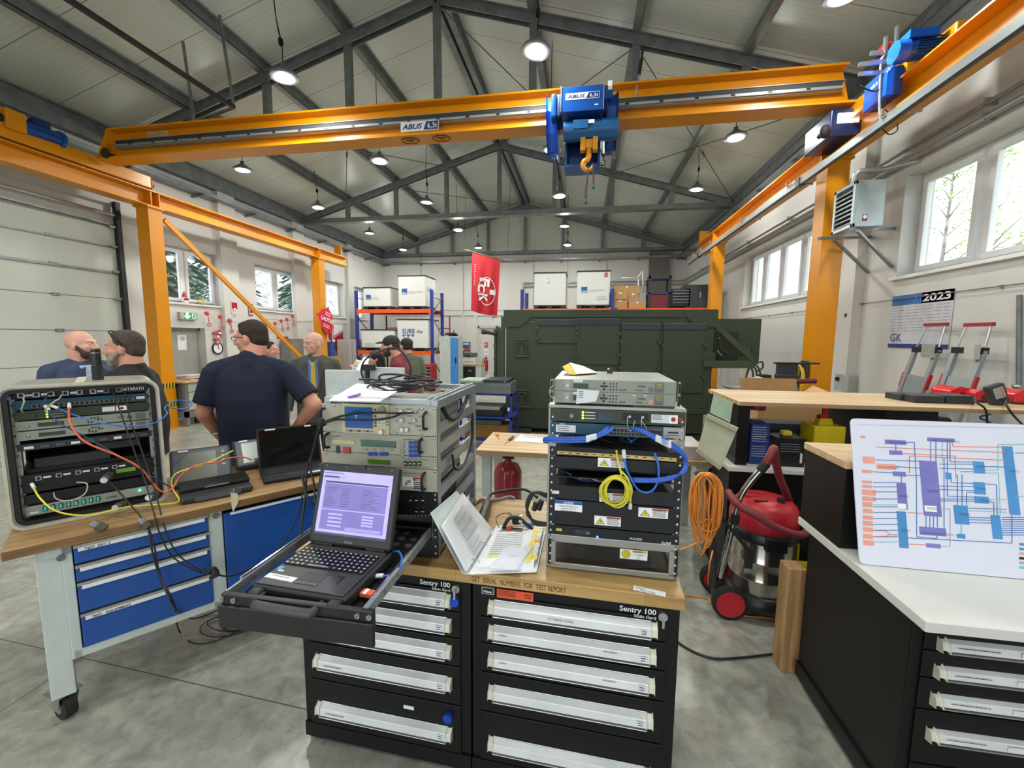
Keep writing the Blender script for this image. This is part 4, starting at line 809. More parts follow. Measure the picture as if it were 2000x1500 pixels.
# work bench under the first windows
wt=wood_mat('bench_beech','b99669','d4b68c','Y');bgrey=M('bench_frame_grey','6c6a66',.5);bdr=M('bench_drawer_grey','a9aaa2',.45)
t=thing('workbench','grey workbench with pale drawers along the left wall, papers on top','workbench',(-8.05,6.95,0));L_=2.6;z=.90
MB().box(-.1,-.02,z-.04,.68-.2,L_,z,wt).obj('worktop',t,.006)
mb=MB();D0=-.08;D1=.44
mb.box(D1-.06,0,.0,D1,.06,z-.04,bgrey).box(D0,0,.1,D0+.06,.06,z-.04,bgrey).box(D1-.06,L_-.08,.1,D1,L_-.02,z-.04,bgrey).box(D0,0,.18,D1,L_-.02,.30,bgrey).box(D0,.06,.3,D1-.03,L_-.08,z-.06,bgrey);mb.obj('frame',t)
for c0_ in (.08,.84,1.62):
    for k in range(3): MB().box(D1-.03,c0_,.32+k*.18,D1-.012,c0_+.70,.32+k*.18+.165,bdr).obj('drawer',t)
for y in (.35,2.2): MB().cyl((D1-.15,y,.07),(D1-.10,y,.07),.07,blk,16).box(D1-.16,y-.03,.07,D1-.09,y+.03,.18,bgrey).obj('caster',t)
r=random.Random(8);mb=MB()
for k in range(8): mb.at((.2+r.uniform(-.03,.03),.38,z+.012*k),(0,0,r.uniform(-20,20))).box(-.15,-.2,.002,.15,.2,.010,M('magazine_pink','d9b8c0',.5) if k % 3 else paper)
tag(mb.obj('magazine_pile',None),'pile of magazines on the near end of the grey workbench','magazines').location=(-8.05,6.95,0)
mb=MB().at((-7.95,8.05,z)).box(-.12,-.35,0,.2,.3,.04,M('tray_dark','35373b',.4)).box(-.1,-.3,.04,.18,.25,.12,M('glossy_white_part','e8ecee',.15));tag(mb.obj('parts_tray'),'dark tray with bright white parts on the grey workbench','tray')
mb=MB().at((-7.78,7.6,z));r=random.Random(3)
for k in range(7): mb.box(-.1+k*.03,r.uniform(-.2,.1),0,-.08+k*.03,r.uniform(.12,.25),r.uniform(.02,.05),M('orange_part','d6863f',.5) if k % 2 else paper)
tag(mb.obj('small_parts'),'orange and white small parts on the front of the grey workbench','parts')
tag(MB().at((-8.3,6.5,0)).box(-.2,-.1,0,.22,.3,.48,M('green_box_dark','3c4534',.6)).box(-.21,-.11,.46,.23,.31,.5,M('green_box_lid','4b5640',.6)).obj('dark_green_box',None,.01),'dark green box on the floor between yellow column and workbench','box')
# figures on the window sill
t=thing('gnome_figure','small red and white garden figure on the first window sill','figurine',lw(361,590,XL-.06));t.location.z=2.5;MB().lathe([(.06,0),(.07,.04),(.05,.10),(.03,.14)],(0,0,0),white_p,12).obj('body',t);MB().cyl((0,0,.15),(0,0,.26),.06,red_p,12,.01).ball((0,0,.15),.045,M('figure_skin','d9a184',.6),10,7).obj('head',t);MB().ball((.05,.0,.09),(.03,.06,.03),red_p,8,6).obj('arm',t)
t=thing('duck_figure','small yellow figurine on the first window sill','figurine',lw(392,592,XL-.06));t.location.z=2.5;MB().ball((0,0,.05),(.05,.09,.05),M('figure_yellow','d8b56a',.6),12,8).obj('body',t);MB().ball((0,.07,.10),.03,M('figure_yellow','d8b56a',.6),10,7).obj('head',t)
# pale boxes and blue pillar by the far left column
p=aX(647,690,-8.3);tag(MB().box(-8.45,p.y-.1,0,-8.25,p.y+.15,1.62,M('pillar_blue','2c4c9c',.5)).box(-8.46,p.y-.12,1.62,-8.24,p.y+.17,1.7,white_p).obj('banner_stand',None,.01),'narrow blue stand with white top right of the second yellow column','stand')
for i,(u,v,s,lb) in enumerate(((657,703,.36,'upper cardboard box stacked by the left wall near the red banner'),(655,722,.42,'lower cardboard box stacked by the left wall near the red banner'))):
    p=aX(u,v,-8.2);y=aX(655,722,-8.2).y;tag(MB().box(-8.6,y-.3,p.z-.16 if i == 0 else 0,-8.15,y+.3,p.z+.13,card).obj('cardboard_box',None,.005),lb,'box','boxes by the left wall')
p=aX(686,690,-8.2);tag(MB().box(-8.55,p.y-.3,0,-8.1,p.y+.6,1.7,M('locker_grey','b5b0aa',.5)).box(-8.1,p.y-.12,.4,-8.095,p.y-.1,1.65,M('dark_line','56524e',.6)).obj('grey_locker',None,.01),'pale grey locker left of the blue rack upright','locker')
p=aX(578,690,-8.3);tag(MB().box(-8.6,p.y-.25,0,-8.25,p.y+.3,1.72,M('cabinet_taupe','7c7872',.5)).obj('taupe_cabinet',None,.01),'taupe metal cabinet behind the man with the yellow tie','cabinet')
# ================================================================ green equipment shelter
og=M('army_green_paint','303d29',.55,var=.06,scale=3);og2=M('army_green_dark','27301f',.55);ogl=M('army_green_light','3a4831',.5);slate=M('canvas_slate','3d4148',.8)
SY=7.75;sx0,sx1=aY(988,700,SY).x,aY(1392,700,SY).x;sz0,sz1=aY(1190,803,SY).z,aY(1190,607,SY).z;SW=sx1-sx0;SD=2.2
sh=thing('equipment_shelter','dark green military equipment shelter with rolled flaps in the middle of the hall','shelter',(sx0,SY,0))
def S(px,py,Y=SY): return aY(px,py,Y)-Vector((sx0,SY,0))
MB().box(0,0,sz0,SW,SD,sz1,og).obj('shelter_body',sh,.015)
mb=MB();mb.box(-.03,-.03,sz1-.12,SW+.03,SD,sz1+.02,og).box(-.02,-.025,sz0,SW+.02,SD,sz0+.09,og)
mb.prism([(-.03,sz1),(.52,sz1),(.42,sz1-.16),(.26,sz1-.28),(-.03,sz1-.28)],-.04,-.0,og).prism([(SW+.03,sz1),(SW-.52,sz1),(SW-.42,sz1-.16),(SW-.26,sz1-.28),(SW+.03,sz1-.28)],-.04,0,og);mb.obj('corner_frame',sh,.008)
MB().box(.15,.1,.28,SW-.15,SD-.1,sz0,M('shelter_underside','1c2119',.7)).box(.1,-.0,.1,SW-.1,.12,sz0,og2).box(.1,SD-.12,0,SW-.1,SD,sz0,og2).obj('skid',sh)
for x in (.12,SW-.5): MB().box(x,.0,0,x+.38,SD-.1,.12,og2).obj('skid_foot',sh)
panels=[((1051,624),(1127,671),1),((1128,622),(1208,713),1),((1214,631),(1284,745),1),((1296,631),(1371,768),1)]
for (a,c,fl_) in panels:
    A,C=S(*a),S(*c);p=MB().box(A.x,-.035,C.z,C.x,0,A.z-.02,og).obj('access_panel',sh,.006)
    q=MB().box(A.x-.01,-.06,A.z-.12,C.x+.01,-.03,A.z,slate).obj('rolled_flap',p,.015,label='slate grey rolled canvas flap')
    mb=MB();n_=max(2,int((C.x-A.x)/.18))
    for k in range(n_+1): x=A.x+(C.x-A.x)*k/n_;mb.box(x-.012,-.045,A.z-.005,x+.012,-.03,A.z+.015,og2)
    mb.obj('flap_hook',p)
    for sx in (A.x,C.x):
        for f in (.25,.7): z=C.z+(A.z-C.z)*f;MB().prism([(sx-.04,z),(sx+.04,z),(sx+.015,z-.05),(sx-.015,z-.05)],-.085,-.03,ogl).obj('latch',p)
for px in (1130,1210,1290): x=S(px,640).x;MB().box(x-.012,-.02,sz0+.12,x+.012,-.0,sz1-.15,og2).obj('seam',sh)
for (u,v) in ((1020,678),(1020,776)):
    c=S(u,v);f=MB().box(c.x-.11,-.03,c.z-.16,c.x+.11,-.005,c.z+.15,og2).box(c.x-.14,-.04,c.z-.19,c.x+.14,-.01,c.z-.15,ogl).box(c.x-.09,-.045,c.z+.12,c.x+.09,-.005,c.z+.15,ogl).obj('step_recess',sh,.008)
    MB().tube([(c.x+.075*math.cos(i*.4)*(1.1 if abs(math.cos(i*.4)) > .5 else 1),-.05,c.z+.06+.032*math.sin(i*.4)) for i in range(16)],.011,ogl,6,True).box(c.x-.02,-.05,c.z-.11,c.x+.02,-.03,c.z+.03,ogl).box(c.x-.06,-.05,c.z-.13,c.x+.06,-.03,c.z-.10,ogl).obj('lifting_ring',f)
stn=M('stencil_grey','5b6358',.7)
for (u,v) in ((1014,620),(1322,612)):
    c=S(u,v);MB().text('LIFT HERE',.045,stn,(c.x,-.012,c.z-.03),bold=.01,w=.32).lines(1,.36,.04,stn,(c.x,-.012,c.z-.07)).obj('stencil',sh)
# open door and ladder rack on the left side
A=S(988,640);mb=MB().add([(-.02,.05,sz0+.35),(-.02,.05,sz1-.35),(-.26,.5,sz1-.25),(-.26,.5,sz0+.5),(-.06,.05,sz0+.35),(-.06,.05,sz1-.35),(-.30,.5,sz1-.25),(-.30,.5,sz0+.5)],[(0,1,2,3),(7,6,5,4),(0,4,5,1),(2,6,7,3),(1,5,6,2),(0,3,7,4)],og).obj('side_door',sh)
mb=MB().box(-.32,.45,sz0+.2,-.28,.52,sz1-.45,og2);
for k in range(5): mb.box(-.33,.44,sz0+.3+k*.28,-.27,.54,sz0+.36+k*.28,ogl)
mb.obj('door_hinge_rail',sh);c=S(968,640,SY+.5);MB().cyl((-.28,.45,sz1-.42),(-.50,.42,sz1-.38),.035,og2).cyl((-.48,.42,sz1-.385),(-.56,.42,sz1-.37),.05,og2).tube([(-.27,.45,sz1-.1),(-.33,.45,sz1-.08),(-.36,.45,sz1-.12)],.01,og2).obj('light_bracket',sh)
MB().box(-.10,.02,sz1-.34,-.02,.05,sz1-.10,ogl).obj('corner_hook',sh)
# folded-out flap with braces on the right side
P=[S(1386,620),S(1470,705)];c=S(1480,705,SY+.9);xf=c.x
mb=MB().box(SW,.85,sz1-.95,xf,.9,sz1-.10,og).box(xf-.42,.84,sz1-.78,xf-.12,.85,sz1-.58,og2).box(xf-.38,.83,sz1-.74,xf-.16,.85,sz1-.62,ogl);mb.obj('side_flap',sh,.006)
q1,q2=S(1388,627,SY+.05),S(1470,702,SY+.05);mb=MB().beam(q1,q2,.06,.09,ogl).beam(S(1385,712,SY+.05),S(1472,712,SY+.05),.12,.12,ogl).box(SW,.05,S(1400,714).z,S(1465,712).x,.85,S(1400,706).z,og2);mb.obj('fold_out_shelf',sh)
MB().box(SW,.45,sz1-1.0,SW+.55,.8,sz1-.35,M('inner_cabinet_green','20271b',.6)).obj('inner_cabinet',sh);MB().box(S(1370,690).x,-.05,S(1370,718).z,SW+.03,0,S(1370,688).z,og).box(S(1372,705).x,-.09,S(1370,716).z,SW+.02,-.03,S(1370,705).z,ogl).obj('lower_bracket',sh,.006)  # inner cabinet in a darker green than the shelter body
MB().cyl(S(1402,688,SY+.3),S(1410,695,SY+.3),.012,steel).ball(S(1402,686,SY+.3),.018,steel).obj('chrome_handle',sh,label='chrome handle')
MB().tube(cat([S(1404,660,SY+.1),S(1408,680,SY+.2),S(1422,690,SY+.2)]),.014,ogl).obj('strut',sh)
hs=M('grey_hose','3b3d3c',.6);mb=MB();
t=thing('hose_coil','coil of dark hose hanging from the right end of the green shelter','hose',S(1470,712)+Vector((sx0,SY,0)));c0=t.location
for (w_,h_,dx) in ((.09,.30,0),(.12,.32,.03),(.06,.27,-.03)): mb.tube([((dx+w_*math.cos(i*.35)),.03*i/18,-.32+h_*math.sin(i*.35)) for i in range(18)],.016,hs,6,True)
mb.tube(cat([(.0,.0,-.6),(-.1,0,-.45),(-.3,0,-.62),(-.6,.02,-.74)]),.016,hs).tube(cat([(.03,0,0),(.14,0,.05),(.16,0,-.05),(.08,.02,-.12)]),.016,hs).obj('hose',t)
# ================================================================ people
skinm=M('skin','c98f76',.5,var=.05,scale=12);skin2=M('skin_fair','d6a08a',.5,var=.05,scale=12);eyew=M('eye_white','e4dfd8',.3);eyed=M('eye_dark','20160f',.3)
def loft(mb,secs,mat,n=28):
    vs=[]
    for z,rx,ry,x0,y0 in secs:
        for i in range(n):
            t=2*math.pi*i/n;c,s=math.cos(t),math.sin(t);e=.85
            vs.append((x0+rx*math.copysign(abs(c) ** e,c),y0+ry*math.copysign(abs(s) ** e,s),z))
    m=len(secs);fs=[(j*n+i,j*n+(i+1) % n,(j+1)*n+(i+1) % n,(j+1)*n+i) for j in range(m-1) for i in range(n)]
    fs += [tuple(range(n))[::-1],tuple(range((m-1)*n,m*n))];return mb.add(vs,fs,mat,True)
def voxel(o,size=.009,it=4):
    r=o.modifiers.new('remesh','REMESH');r.mode='VOXEL';r.voxel_size=size;r.use_smooth_shade=True
    s=o.modifiers.new('smooth','SMOOTH');s.factor=.5;s.iterations=it;return o
def hand(mb,w,d,nrm,curl,thumb,mat,k=1.):
    # palm and five fingers: d points to the fingertips, nrm out of the palm, thumb = +1 / -1 side
    w,d,nrm=Vector(w),Vector(d).normalized(),Vector(nrm).normalized();nrm=(nrm-d*nrm.dot(d)).normalized();sd=d.cross(nrm)*thumb
    for a in (-.028,-.010,.010,.026): mb.cap(w+sd*a*.7,w+d*.085*k+sd*a,.017,.014,mat,8)
    for i,(a,L) in enumerate(((.030,.072),(.010,.080),(-.010,.074),(-.029,.058))):
        p=w+d*.088*k+sd*a;dd=d.copy();r=.0105
        for j,f in enumerate((.45,.32,.25)):
            dd=(Matrix.Rotation(-curl[i]*(.6+.3*j),3,d.cross(nrm)) @ dd) if False else (dd*math.cos(curl[i]*.6)+nrm*math.sin(curl[i]*.6)*(1+.2*j)).normalized()
            q=p+dd*L*f*k;mb.cap(p,q,r,r*.92,mat,7);p=q;r *= .92
    p=w+d*.03+sd*.030;q=p+(d*.6+sd*.75+nrm*.25).normalized()*.042;mb.cap(p,q,.014,.012,mat,8);mb.cap(q,q+(d*.85+sd*.35+nrm*.3).normalized()*.032,.012,.010,mat,8)
def person(lb,loc,rz,h=1.78,head=(0,0),lean=0,arms=None,outfit='tee',top=None,trou=None,skin=None,hair=None,hairstyle='short',beard=None,build=1.,extra=None,shoe=None,vis=True,headfwd=0.,hip=0.):
    skin=skin or skinm;k=h/1.78;t=thing('person',lb,'person',loc,rz);t['kind']='person' if False else t.get('kind','') or '';del t['kind']
    def P(x,y,z): 
        yy=y+max(0,z-.95)*math.tan(math.radians(lean));return Vector((x*k,yy*k,z*k))
    hc=P(0,.025+headfwd,1.628);HM=Matrix.Translation(hc) @ Euler((math.radians(head[1]),0,math.radians(head[0]))).to_matrix().to_4x4() @ Matrix.Scale(k,4)
    arms=arms or [((.2,0,1.43),(.25,-.03,1.13),(.24,.05,.88),(0,.1,-1),(-1,0,0),(.3,)*4),((-.2,0,1.43),(-.25,-.03,1.13),(-.24,.05,.88),(0,.1,-1),(1,0,0),(.3,)*4)]
    b=build
    # body: one surface from head to hands and hips
    mb=MB();mb.mx(HM)
    mb.ball((0,-.012,.03),(.074,.096,.092),skin,18,12).ball((0,.022,-.02),(.064,.072,.085),skin,18,12).ball((0,.03,-.068),(.05,.056,.042),skin,14,9).ball((0,.070,-.088),(.024,.02,.018),skin,10,7)
    mb.cap((0,.090,.022),(0,.112,-.022),.010,.015,skin,8).ball((0,.098,-.028),(.020,.014,.010),skin,8,6)
    for s in (-1,1): mb.ball((s*.076,-.008,-.008),(.012,.02,.033),skin,10,8).cap((s*.045,.080,.033),(s*.012,.090,.031),.010,.009,skin,7).ball((s*.042,.058,-.018),(.022,.026,.022),skin,8,6)
    mb.cap((-.018,.088,-.056),(.018,.088,-.056),.008,.008,skin,7)
    mb.T=None
    mb.cap(hc+HM.to_3x3() @ Vector((0,-.03,-.05)),P(0,-.02,1.45),.058*k*b,.066*k*b,skin,14)
    loft(mb,[(z*k,rx*k*.93,ry*k*.9,0,P(0,y,z).y) for z,rx,ry,y in ((.86,.16,.12,0),(1.1,.15,.11,0),(1.35,.17,.11,0),(1.45,.13,.09,0),(1.49,.06,.06,0))],skin)
    for (s,e,w,d,nn,cu) in arms:
        S_,E_,W_=P(*s),P(*e),P(*w);mb.cap(S_.lerp(E_,.22),E_,.046*k*b,.044*k*b,skin,12).cap(E_,W_,.045*k*b,.028*k,skin,12);hand(mb,W_,d,nn,cu,1 if s[0]*Vector(d).cross(Vector(nn)).dot(Vector((0,1,0.01)) if abs(d[2]) > .5 else Vector((1,0,0))) > 0 else-1,skin,k)
    voxel(mb.obj('body',t),.0075)
    if vis:
        mb=MB().mx(HM)
        for s in (-1,1): mb.ball((s*.030,.0795,.014),(.012,.009,.007),eyew,10,7).ball((s*.030,.086,.014),(.0055,.004,.0055),eyed,8,6)
        mb.obj('eyes',t)
    if hair:
        mb=MB().mx(HM)
        if hairstyle == 'short': mb.ball((0,-.026,.045),(.081,.096,.090),hair,18,12).ball((0,-.055,.0),(.074,.062,.075),hair,16,10).ball((0,.018,.094),(.055,.05,.030),hair,12,8)
        if hairstyle == 'fringe': mb.ball((0,-.06,-.005),(.073,.05,.05),hair,16,10)
        if hairstyle == 'long': mb.ball((0,-.02,.04),(.086,.102,.095),hair,18,12).cap((0,-.07,.0),(0,-.08,-.2),.07,.06,hair,14).cap((.06,-.02,.0),(.07,-.03,-.17),.03,.035,hair,12).cap((-.06,-.02,.0),(-.07,-.03,-.17),.03,.035,hair,12)
        if hairstyle == 'cap': mb.ball((0,-.04,.0),(.080,.072,.07),hair,16,10)
        voxel(mb.obj('hair',t),.007,3)
    if beard:
        mb=MB().mx(HM).ball((0,.040,-.075),(.056,.060,.044),beard,14,9).ball((0,.072,-.095),(.034,.026,.032),beard,12,8).cap((-.03,.086,-.042),(.03,.086,-.042),.009,.009,beard,8)
        for s in (-1,1): mb.cap((s*.068,.004,-.015),(s*.052,.05,-.07),.016,.022,beard,8)
        voxel(mb.obj('beard',t),.007,3)
    # clothing
    mb=MB();long=outfit == 'suit';z0=.78 if long else .86;wd_=1.06 if long else 1.0
    secs=[(z0,.188,.14),(.95,.186,.142),(1.08,.180*(1+.25*(b-1)),.138*b),(1.22,.188,.134*b),(1.36,.196,.122),(1.43,.17,.10),(1.475,.10,.078),(1.492,.075,.068)]
    mb.cap(P(0,-.028,1.44),P(0,-.020,1.485),.078*k*b,.068*k*b,top,16);loft(mb,[(z*k,rx*k*b*wd_,ry*k*b*wd_,hip*(1.5-z)*0,P(0,0,z).y) for z,rx,ry in secs],top)
    for (s,e,w,d,nn,cu) in arms:
        S_,E_,W_=P(*s),P(*e),P(*w);mb.ball(S_+Vector((-.012*(1 if s[0] > 0 else-1),0,-.018)),.064*k*b,top,14,9);mb.cap(P(0,-.015,1.475),S_+Vector((0,0,-.01)),.060*k*b,.060*k*b,top,12)
        if outfit == 'tee': mb.cyl(S_.lerp(E_,.02),S_.lerp(E_,.80),.066*k*b,top,16,.070*k*b)
        else: mb.cap(S_-Vector((0,0,.02)),E_,.064*k*b,.056*k,top,14).cyl(E_,E_.lerp(W_,.93),.059*k,top,14,.044*k)
    voxel(mb.obj('jacket' if long else ('t_shirt' if outfit == 'tee' else 'shirt'),t),.009,3)
    mb=MB()
    for s in (-1,1): mb.cap((s*.088*k,0,.93*k),(s*.10*k,.015,.50*k),.092*k*b,.066*k,trou,14).cap((s*.10*k,.015,.50*k),(s*.11*k,-.01,.09*k),.064*k,.052*k,trou,14)
    loft(mb,[(.84*k,.165*k,.13*k,0,0),(1.0*k,.16*k*b,.125*k*b,0,0)],trou);voxel(mb.obj('trousers',t),.012,3)
    for s in (-1,1): MB().ball((s*.11*k,.05*k,.045*k),(.048,.13,.045),shoe or blk,14,9).box(s*.11*k-.045,-.07,0,s*.11*k+.045,.16*k,.02,shoe or blk).obj('shoe',t)
    if extra: extra(t,P,HM)
    return t
def glasses(t,P,HM,c=None,up=False):
    c=c or blk;mb=MB().mx(HM @ Matrix.Translation((0,.0,.0)));y=.098
    for s in (-1,1):
        mb.tube([(s*.032+.024*math.cos(a*.63),y,.012+.016*math.sin(a*.63)) for a in range(10)],.0022,c,4,True);mb.cyl((s*.056,y,.018),(s*.080,.0,.012),.0022,c,5)
    mb.cyl((-.010,y,.014),(.010,y,.014),.002,c,5);mb.obj('glasses',t)
def at_px(px,py_top,h,dist=None):
    # standing spot: head top seen at the pixel, at the distance along the view
    r=_ray(px,py_top);p=CAM+r*(dist/F);return Vector((p.x,p.y,0))
navyt=M('navy_cotton','0f1730',.85,var=.08,scale=6);jeans=M('blue_denim','2d4055',.8,var=.12,scale=20);navys=M('navy_suiting','34405c',.8,var=.06);blackt=M('black_cotton','141416',.85);tweed=M('grey_green_tweed','4b4c44',.85,var=.12,scale=60);blackw=M('black_wool','0e0e11',.85)
hdark=M('hair_dark_brown','2b2019',.8,var=.3,scale=40);hgrey=M('hair_brown_grey','453b35',.85,var=.3,scale=40);hblack=M('hair_black','14100f',.6,var=.2);bgrey_=M('beard_grey','8d857a',.9,var=.25,scale=50);bbrown=M('beard_brown','4a3429',.9,var=.3,scale=50)
# man in navy t-shirt seen from behind, hand on hip
def ex_c(t,P,HM): glasses(t,P,HM);MB().tube([(P(-.235,.02,.98)+Vector((.034*math.cos(a*.7),.034*math.sin(a*.7),0))) for a in range(9)],.008,steel,6,True).obj('wrist_watch',t)
person('man in navy t-shirt and glasses, back turned, right hand on hip',at_px(486,630,1.9,3.12),28,1.925,head=(72,-6),lean=0,
       arms=[((.205,-.02,1.42),(.40,-.10,1.17),(.235,.02,.96),(-.35,.55,-.75),(-.6,-.5,.0),(.25,)*4),((-.205,-.02,1.42),(-.29,-.03,1.13),(-.235,.10,.92),(.25,.55,-.7),(1,0,0),(.5,)*4)],
       top=navyt,trou=jeans,hair=hdark,build=1.16,extra=ex_c)
# man in tweed jacket with yellow tie
shirtb=M('shirt_blue','5b83c9',.7);tiey=M('tie_yellow','d0ae3c',.6,var=.12,scale=90)
def ex_d(t,P,HM):
    glasses(t,P,HM,steel);mb=MB();mb.prism([(-.055*1,1.50),(.055,1.50),(.060,1.30),(.034,1.02),(-.034,1.02),(-.060,1.30)],.131,.148,shirtb);mb.mx(None);o=mb.obj('shirt_front',t,.004)
    MB().prism([(-.016,1.47),(.016,1.47),(.033,1.05),(0,1.0),(-.033,1.05)],.149,.156,tiey).prism([(-.02,1.50),(.02,1.50),(.014,1.455),(-.014,1.455)],.147,.162,tiey).obj('tie',t,.003)
    for s in (-1,1): MB().prism([(s*.05,1.50),(s*.105,1.42),(s*.085,1.33),(s*.035,1.08),(s*.058,1.33)],.134,.158,tweed).obj('lapel',t,.003)
    MB().prism([(-.04,1.53),(0,1.475),(.04,1.53),(.05,1.50),(.0,1.44),(-.05,1.50)],.10,.150,shirtb).obj('collar',t,.003);MB().ball((.12,.147,1.36),(.012,.004,.014),paper,8,6).obj('lapel_pin',t)
person('bald man in grey-green jacket, blue shirt and yellow tie, looking aside',at_px(613,647,1.83,4.75),205,1.86,head=(-46,-4),
       arms=[((.19,0,1.42),(.26,-.02,1.14),(.27,.10,.90),(0,.2,-1),(-1,0,0),(.5,)*4),((-.19,0,1.42),(-.25,-.04,1.14),(-.23,.02,.88),(0,.2,-1),(1,0,0),(.5,)*4)],
       outfit='suit',top=tweed,trou=blackw,skin=skin2,extra=ex_d)
# bald bearded man in navy suit
def ex_a(t,P,HM):
    MB().prism([(-.06,1.52),(.06,1.52),(.05,1.3),(0,1.2),(-.05,1.3)],.10,.145,M('shirt_pale_check','b9c6dc',.7,var=.2,scale=60)).obj('shirt_front',t,.004)
    for s in (-1,1): MB().prism([(s*.055,1.51),(s*.115,1.43),(s*.08,1.34),(s*.03,1.15),(s*.06,1.33)],.13,.157,navys).obj('lapel',t,.003);MB().beam((s*.065,.0,1.515),(s*.03,.12,1.47),.012,.05,paper).obj('collar',t,.003)
person('bald man with dark beard in navy suit jacket, facing right',at_px(152,647,1.82,3.6),-98,1.85,head=(32,2),outfit='suit',top=navys,trou=navys,skin=skin2,beard=bbrown,extra=ex_a,build=1.08)
def ex_b(t,P,HM): MB().mx(HM).tube(cat([(-.080,-.02,.02),(-.082,.01,.07),(-.06,.05,.112),(0,.066,.124),(.06,.05,.112),(.082,.01,.07),(.080,-.02,.02)]),.005,blk).obj('sunglasses',t,label='dark sunglasses pushed up on the head')
person('man with grey beard, dark t-shirt and sunglasses on his head, facing left',at_px(248,646,1.82,3.0),118,1.84,head=(4,0),top=blackt,trou=jeans,hair=hgrey,beard=bgrey_,extra=ex_b,build=1.15)
person('dark-haired woman looking left behind the white boards',at_px(736,688,1.6,5.6),120,1.63,head=(10,-4),top=M('white_blouse','d9d4d6',.8),trou=blackw,skin=skin2,hair=hblack,hairstyle='long')
capm=M('cap_black','23262a',.8)
def ex_cap(t,P,HM): mb=MB().mx(HM);mb.ball((0,-.012,.05),(.088,.104,.082),capm,18,12);mb.ball((0,.105,.052),(.062,.072,.012),capm,16,8);voxel(mb.obj('cap',t),.007,2)
maroon=M('maroon_cotton','742c38',.85)
person('bearded man in black cap and maroon t-shirt leaning to the left',at_px(778,665,1.74,5.2)+Vector((.12,0,0)),105,1.83,head=(6,-6),lean=12,top=maroon,trou=jeans,hair=hdark,hairstyle='cap',beard=bbrown,extra=ex_cap,headfwd=.03)
person('man in dark cap and olive t-shirt, half hidden behind the maroon t-shirt',at_px(800,668,1.74,6.3),60,1.80,head=(0,0),lean=5,top=M('olive_cotton','5b604c',.85),trou=jeans,hair=hdark,hairstyle='cap',extra=ex_cap)
person('person in patterned shirt pointing right, mostly hidden behind the man in navy',at_px(520,668,1.74,5.3),-60,1.75,top=M('patterned_shirt','a9aebd',.8,var=.5,scale=50),trou=jeans,hair=hdark,outfit='shirt',
       arms=[((.2,0,1.42),(.24,.20,1.24),(.20,.34,1.47),(.0,.8,.35),(0,0,-1),(.05,.9,1.,1.)),((-.2,0,1.42),(-.25,-.03,1.13),(-.24,.05,.88),(0,.1,-1),(1,0,0),(.3,)*4)])
# ================================================================ blue rolling bench on the left
maple=wood_mat('maple_block_top','9d7c48','c39f64','X',rough=.38,boards=.045);mapleL=wood_mat('light_maple_top','c8a77c','dec29a','X',rough=.4,boards=.045);mapled=wood_mat('worn_bench_top','8a6a44','b08f63','X',rough=.45,boards=.05)
bwhite=M('bench_frame_white','b9c2bd',.4,var=.04);bblue=M('drawer_blue','1c4c95',.38,var=.05);lab=M('label_strip','d9dde0',.4);dg=M('dark_grey_plastic','2a2c30',.45);mg=M('mid_grey_plastic','4a4e54',.45)
BP=Vector((-2.34,1.27,0));BA=53.3
def BL(px,py,y=0.): n=Vector((-math.sin(math.radians(BA)),math.cos(math.radians(BA)),0));return toloc(aP(px,py,BP+n*y,BA),BP,BA)
def BZ(px,py,z=.89): return toloc(aZ(px,py,z),BP,BA)
wb=thing('rolling_workbench','white rolling workbench with blue drawers and worn wooden top on the left','workbench',BP,BA)
L_=1.7;MB().box(0,0,.845,L_,.72,.89,mapled).obj('worktop',wb,.006)
fz=.30;mb=MB()
for x in (.12,L_-.2):
    for y in (.045,.60): mb.box(x-.035,y,.13,x+.045,y+.06,.845,bwhite)
mb.box(.17,.03,fz,1.6,.05,fz+.04,bwhite).box(.165,.03,fz,.20,.66,.845,bwhite).box(.70,.03,fz,.765,.07,.845,bwhite).box(1.52,.03,fz,1.58,.66,.845,bwhite).box(.17,.05,fz,1.55,.66,fz+.02,bwhite).box(.17,.64,fz,1.55,.66,.84,bwhite).box(.12,.03,.80,.2,.05,.845,bwhite)
for p in ((.165,.795),(.735,.82)): mb.cyl((p[0],.02,p[1]),(p[0],.035,p[1]),.014,dsteel)
mb.obj('frame',wb,.003)
zs=[(.34,.475),(.49,.62),(.63,.70),(.71,.79),];zs=[(.345,.50),(.505,.645),(.65,.72),(.725,.80)];tx=['TEST   EQUIPMENT','','','TEST  EXT 3']
for k,(a,c) in enumerate(((.345,.50),(.515,.65),(.665,.735),(.75,.83))):
    d=MB().box(.205,.02,a,.70,.05,c,bblue).box(.205,.05,a,.70,.6,a+.02,bblue).obj('drawer',wb,.003);mb=MB().box(.205,.012,c-.004,.70,.03,c+.010,steel).box(.22,.008,c-.02,.685,.02,c-.004,lab)
    if tx[k]: mb.text(tx[k],.016,ink,(.24,.0075,c-.018),(90,0,0),bold=.02)
    mb.obj('label_rail',d)
d=MB().box(.77,.02,fz+.04,1.515,.045,.82,bblue).obj('door',wb,.003,label='wide blue door');MB().box(.80,.010,.81,1.5,.02,.822,lab).cyl((1.25,.005,.76),(1.25,.02,.76),.012,steel).obj('label_rail',d)
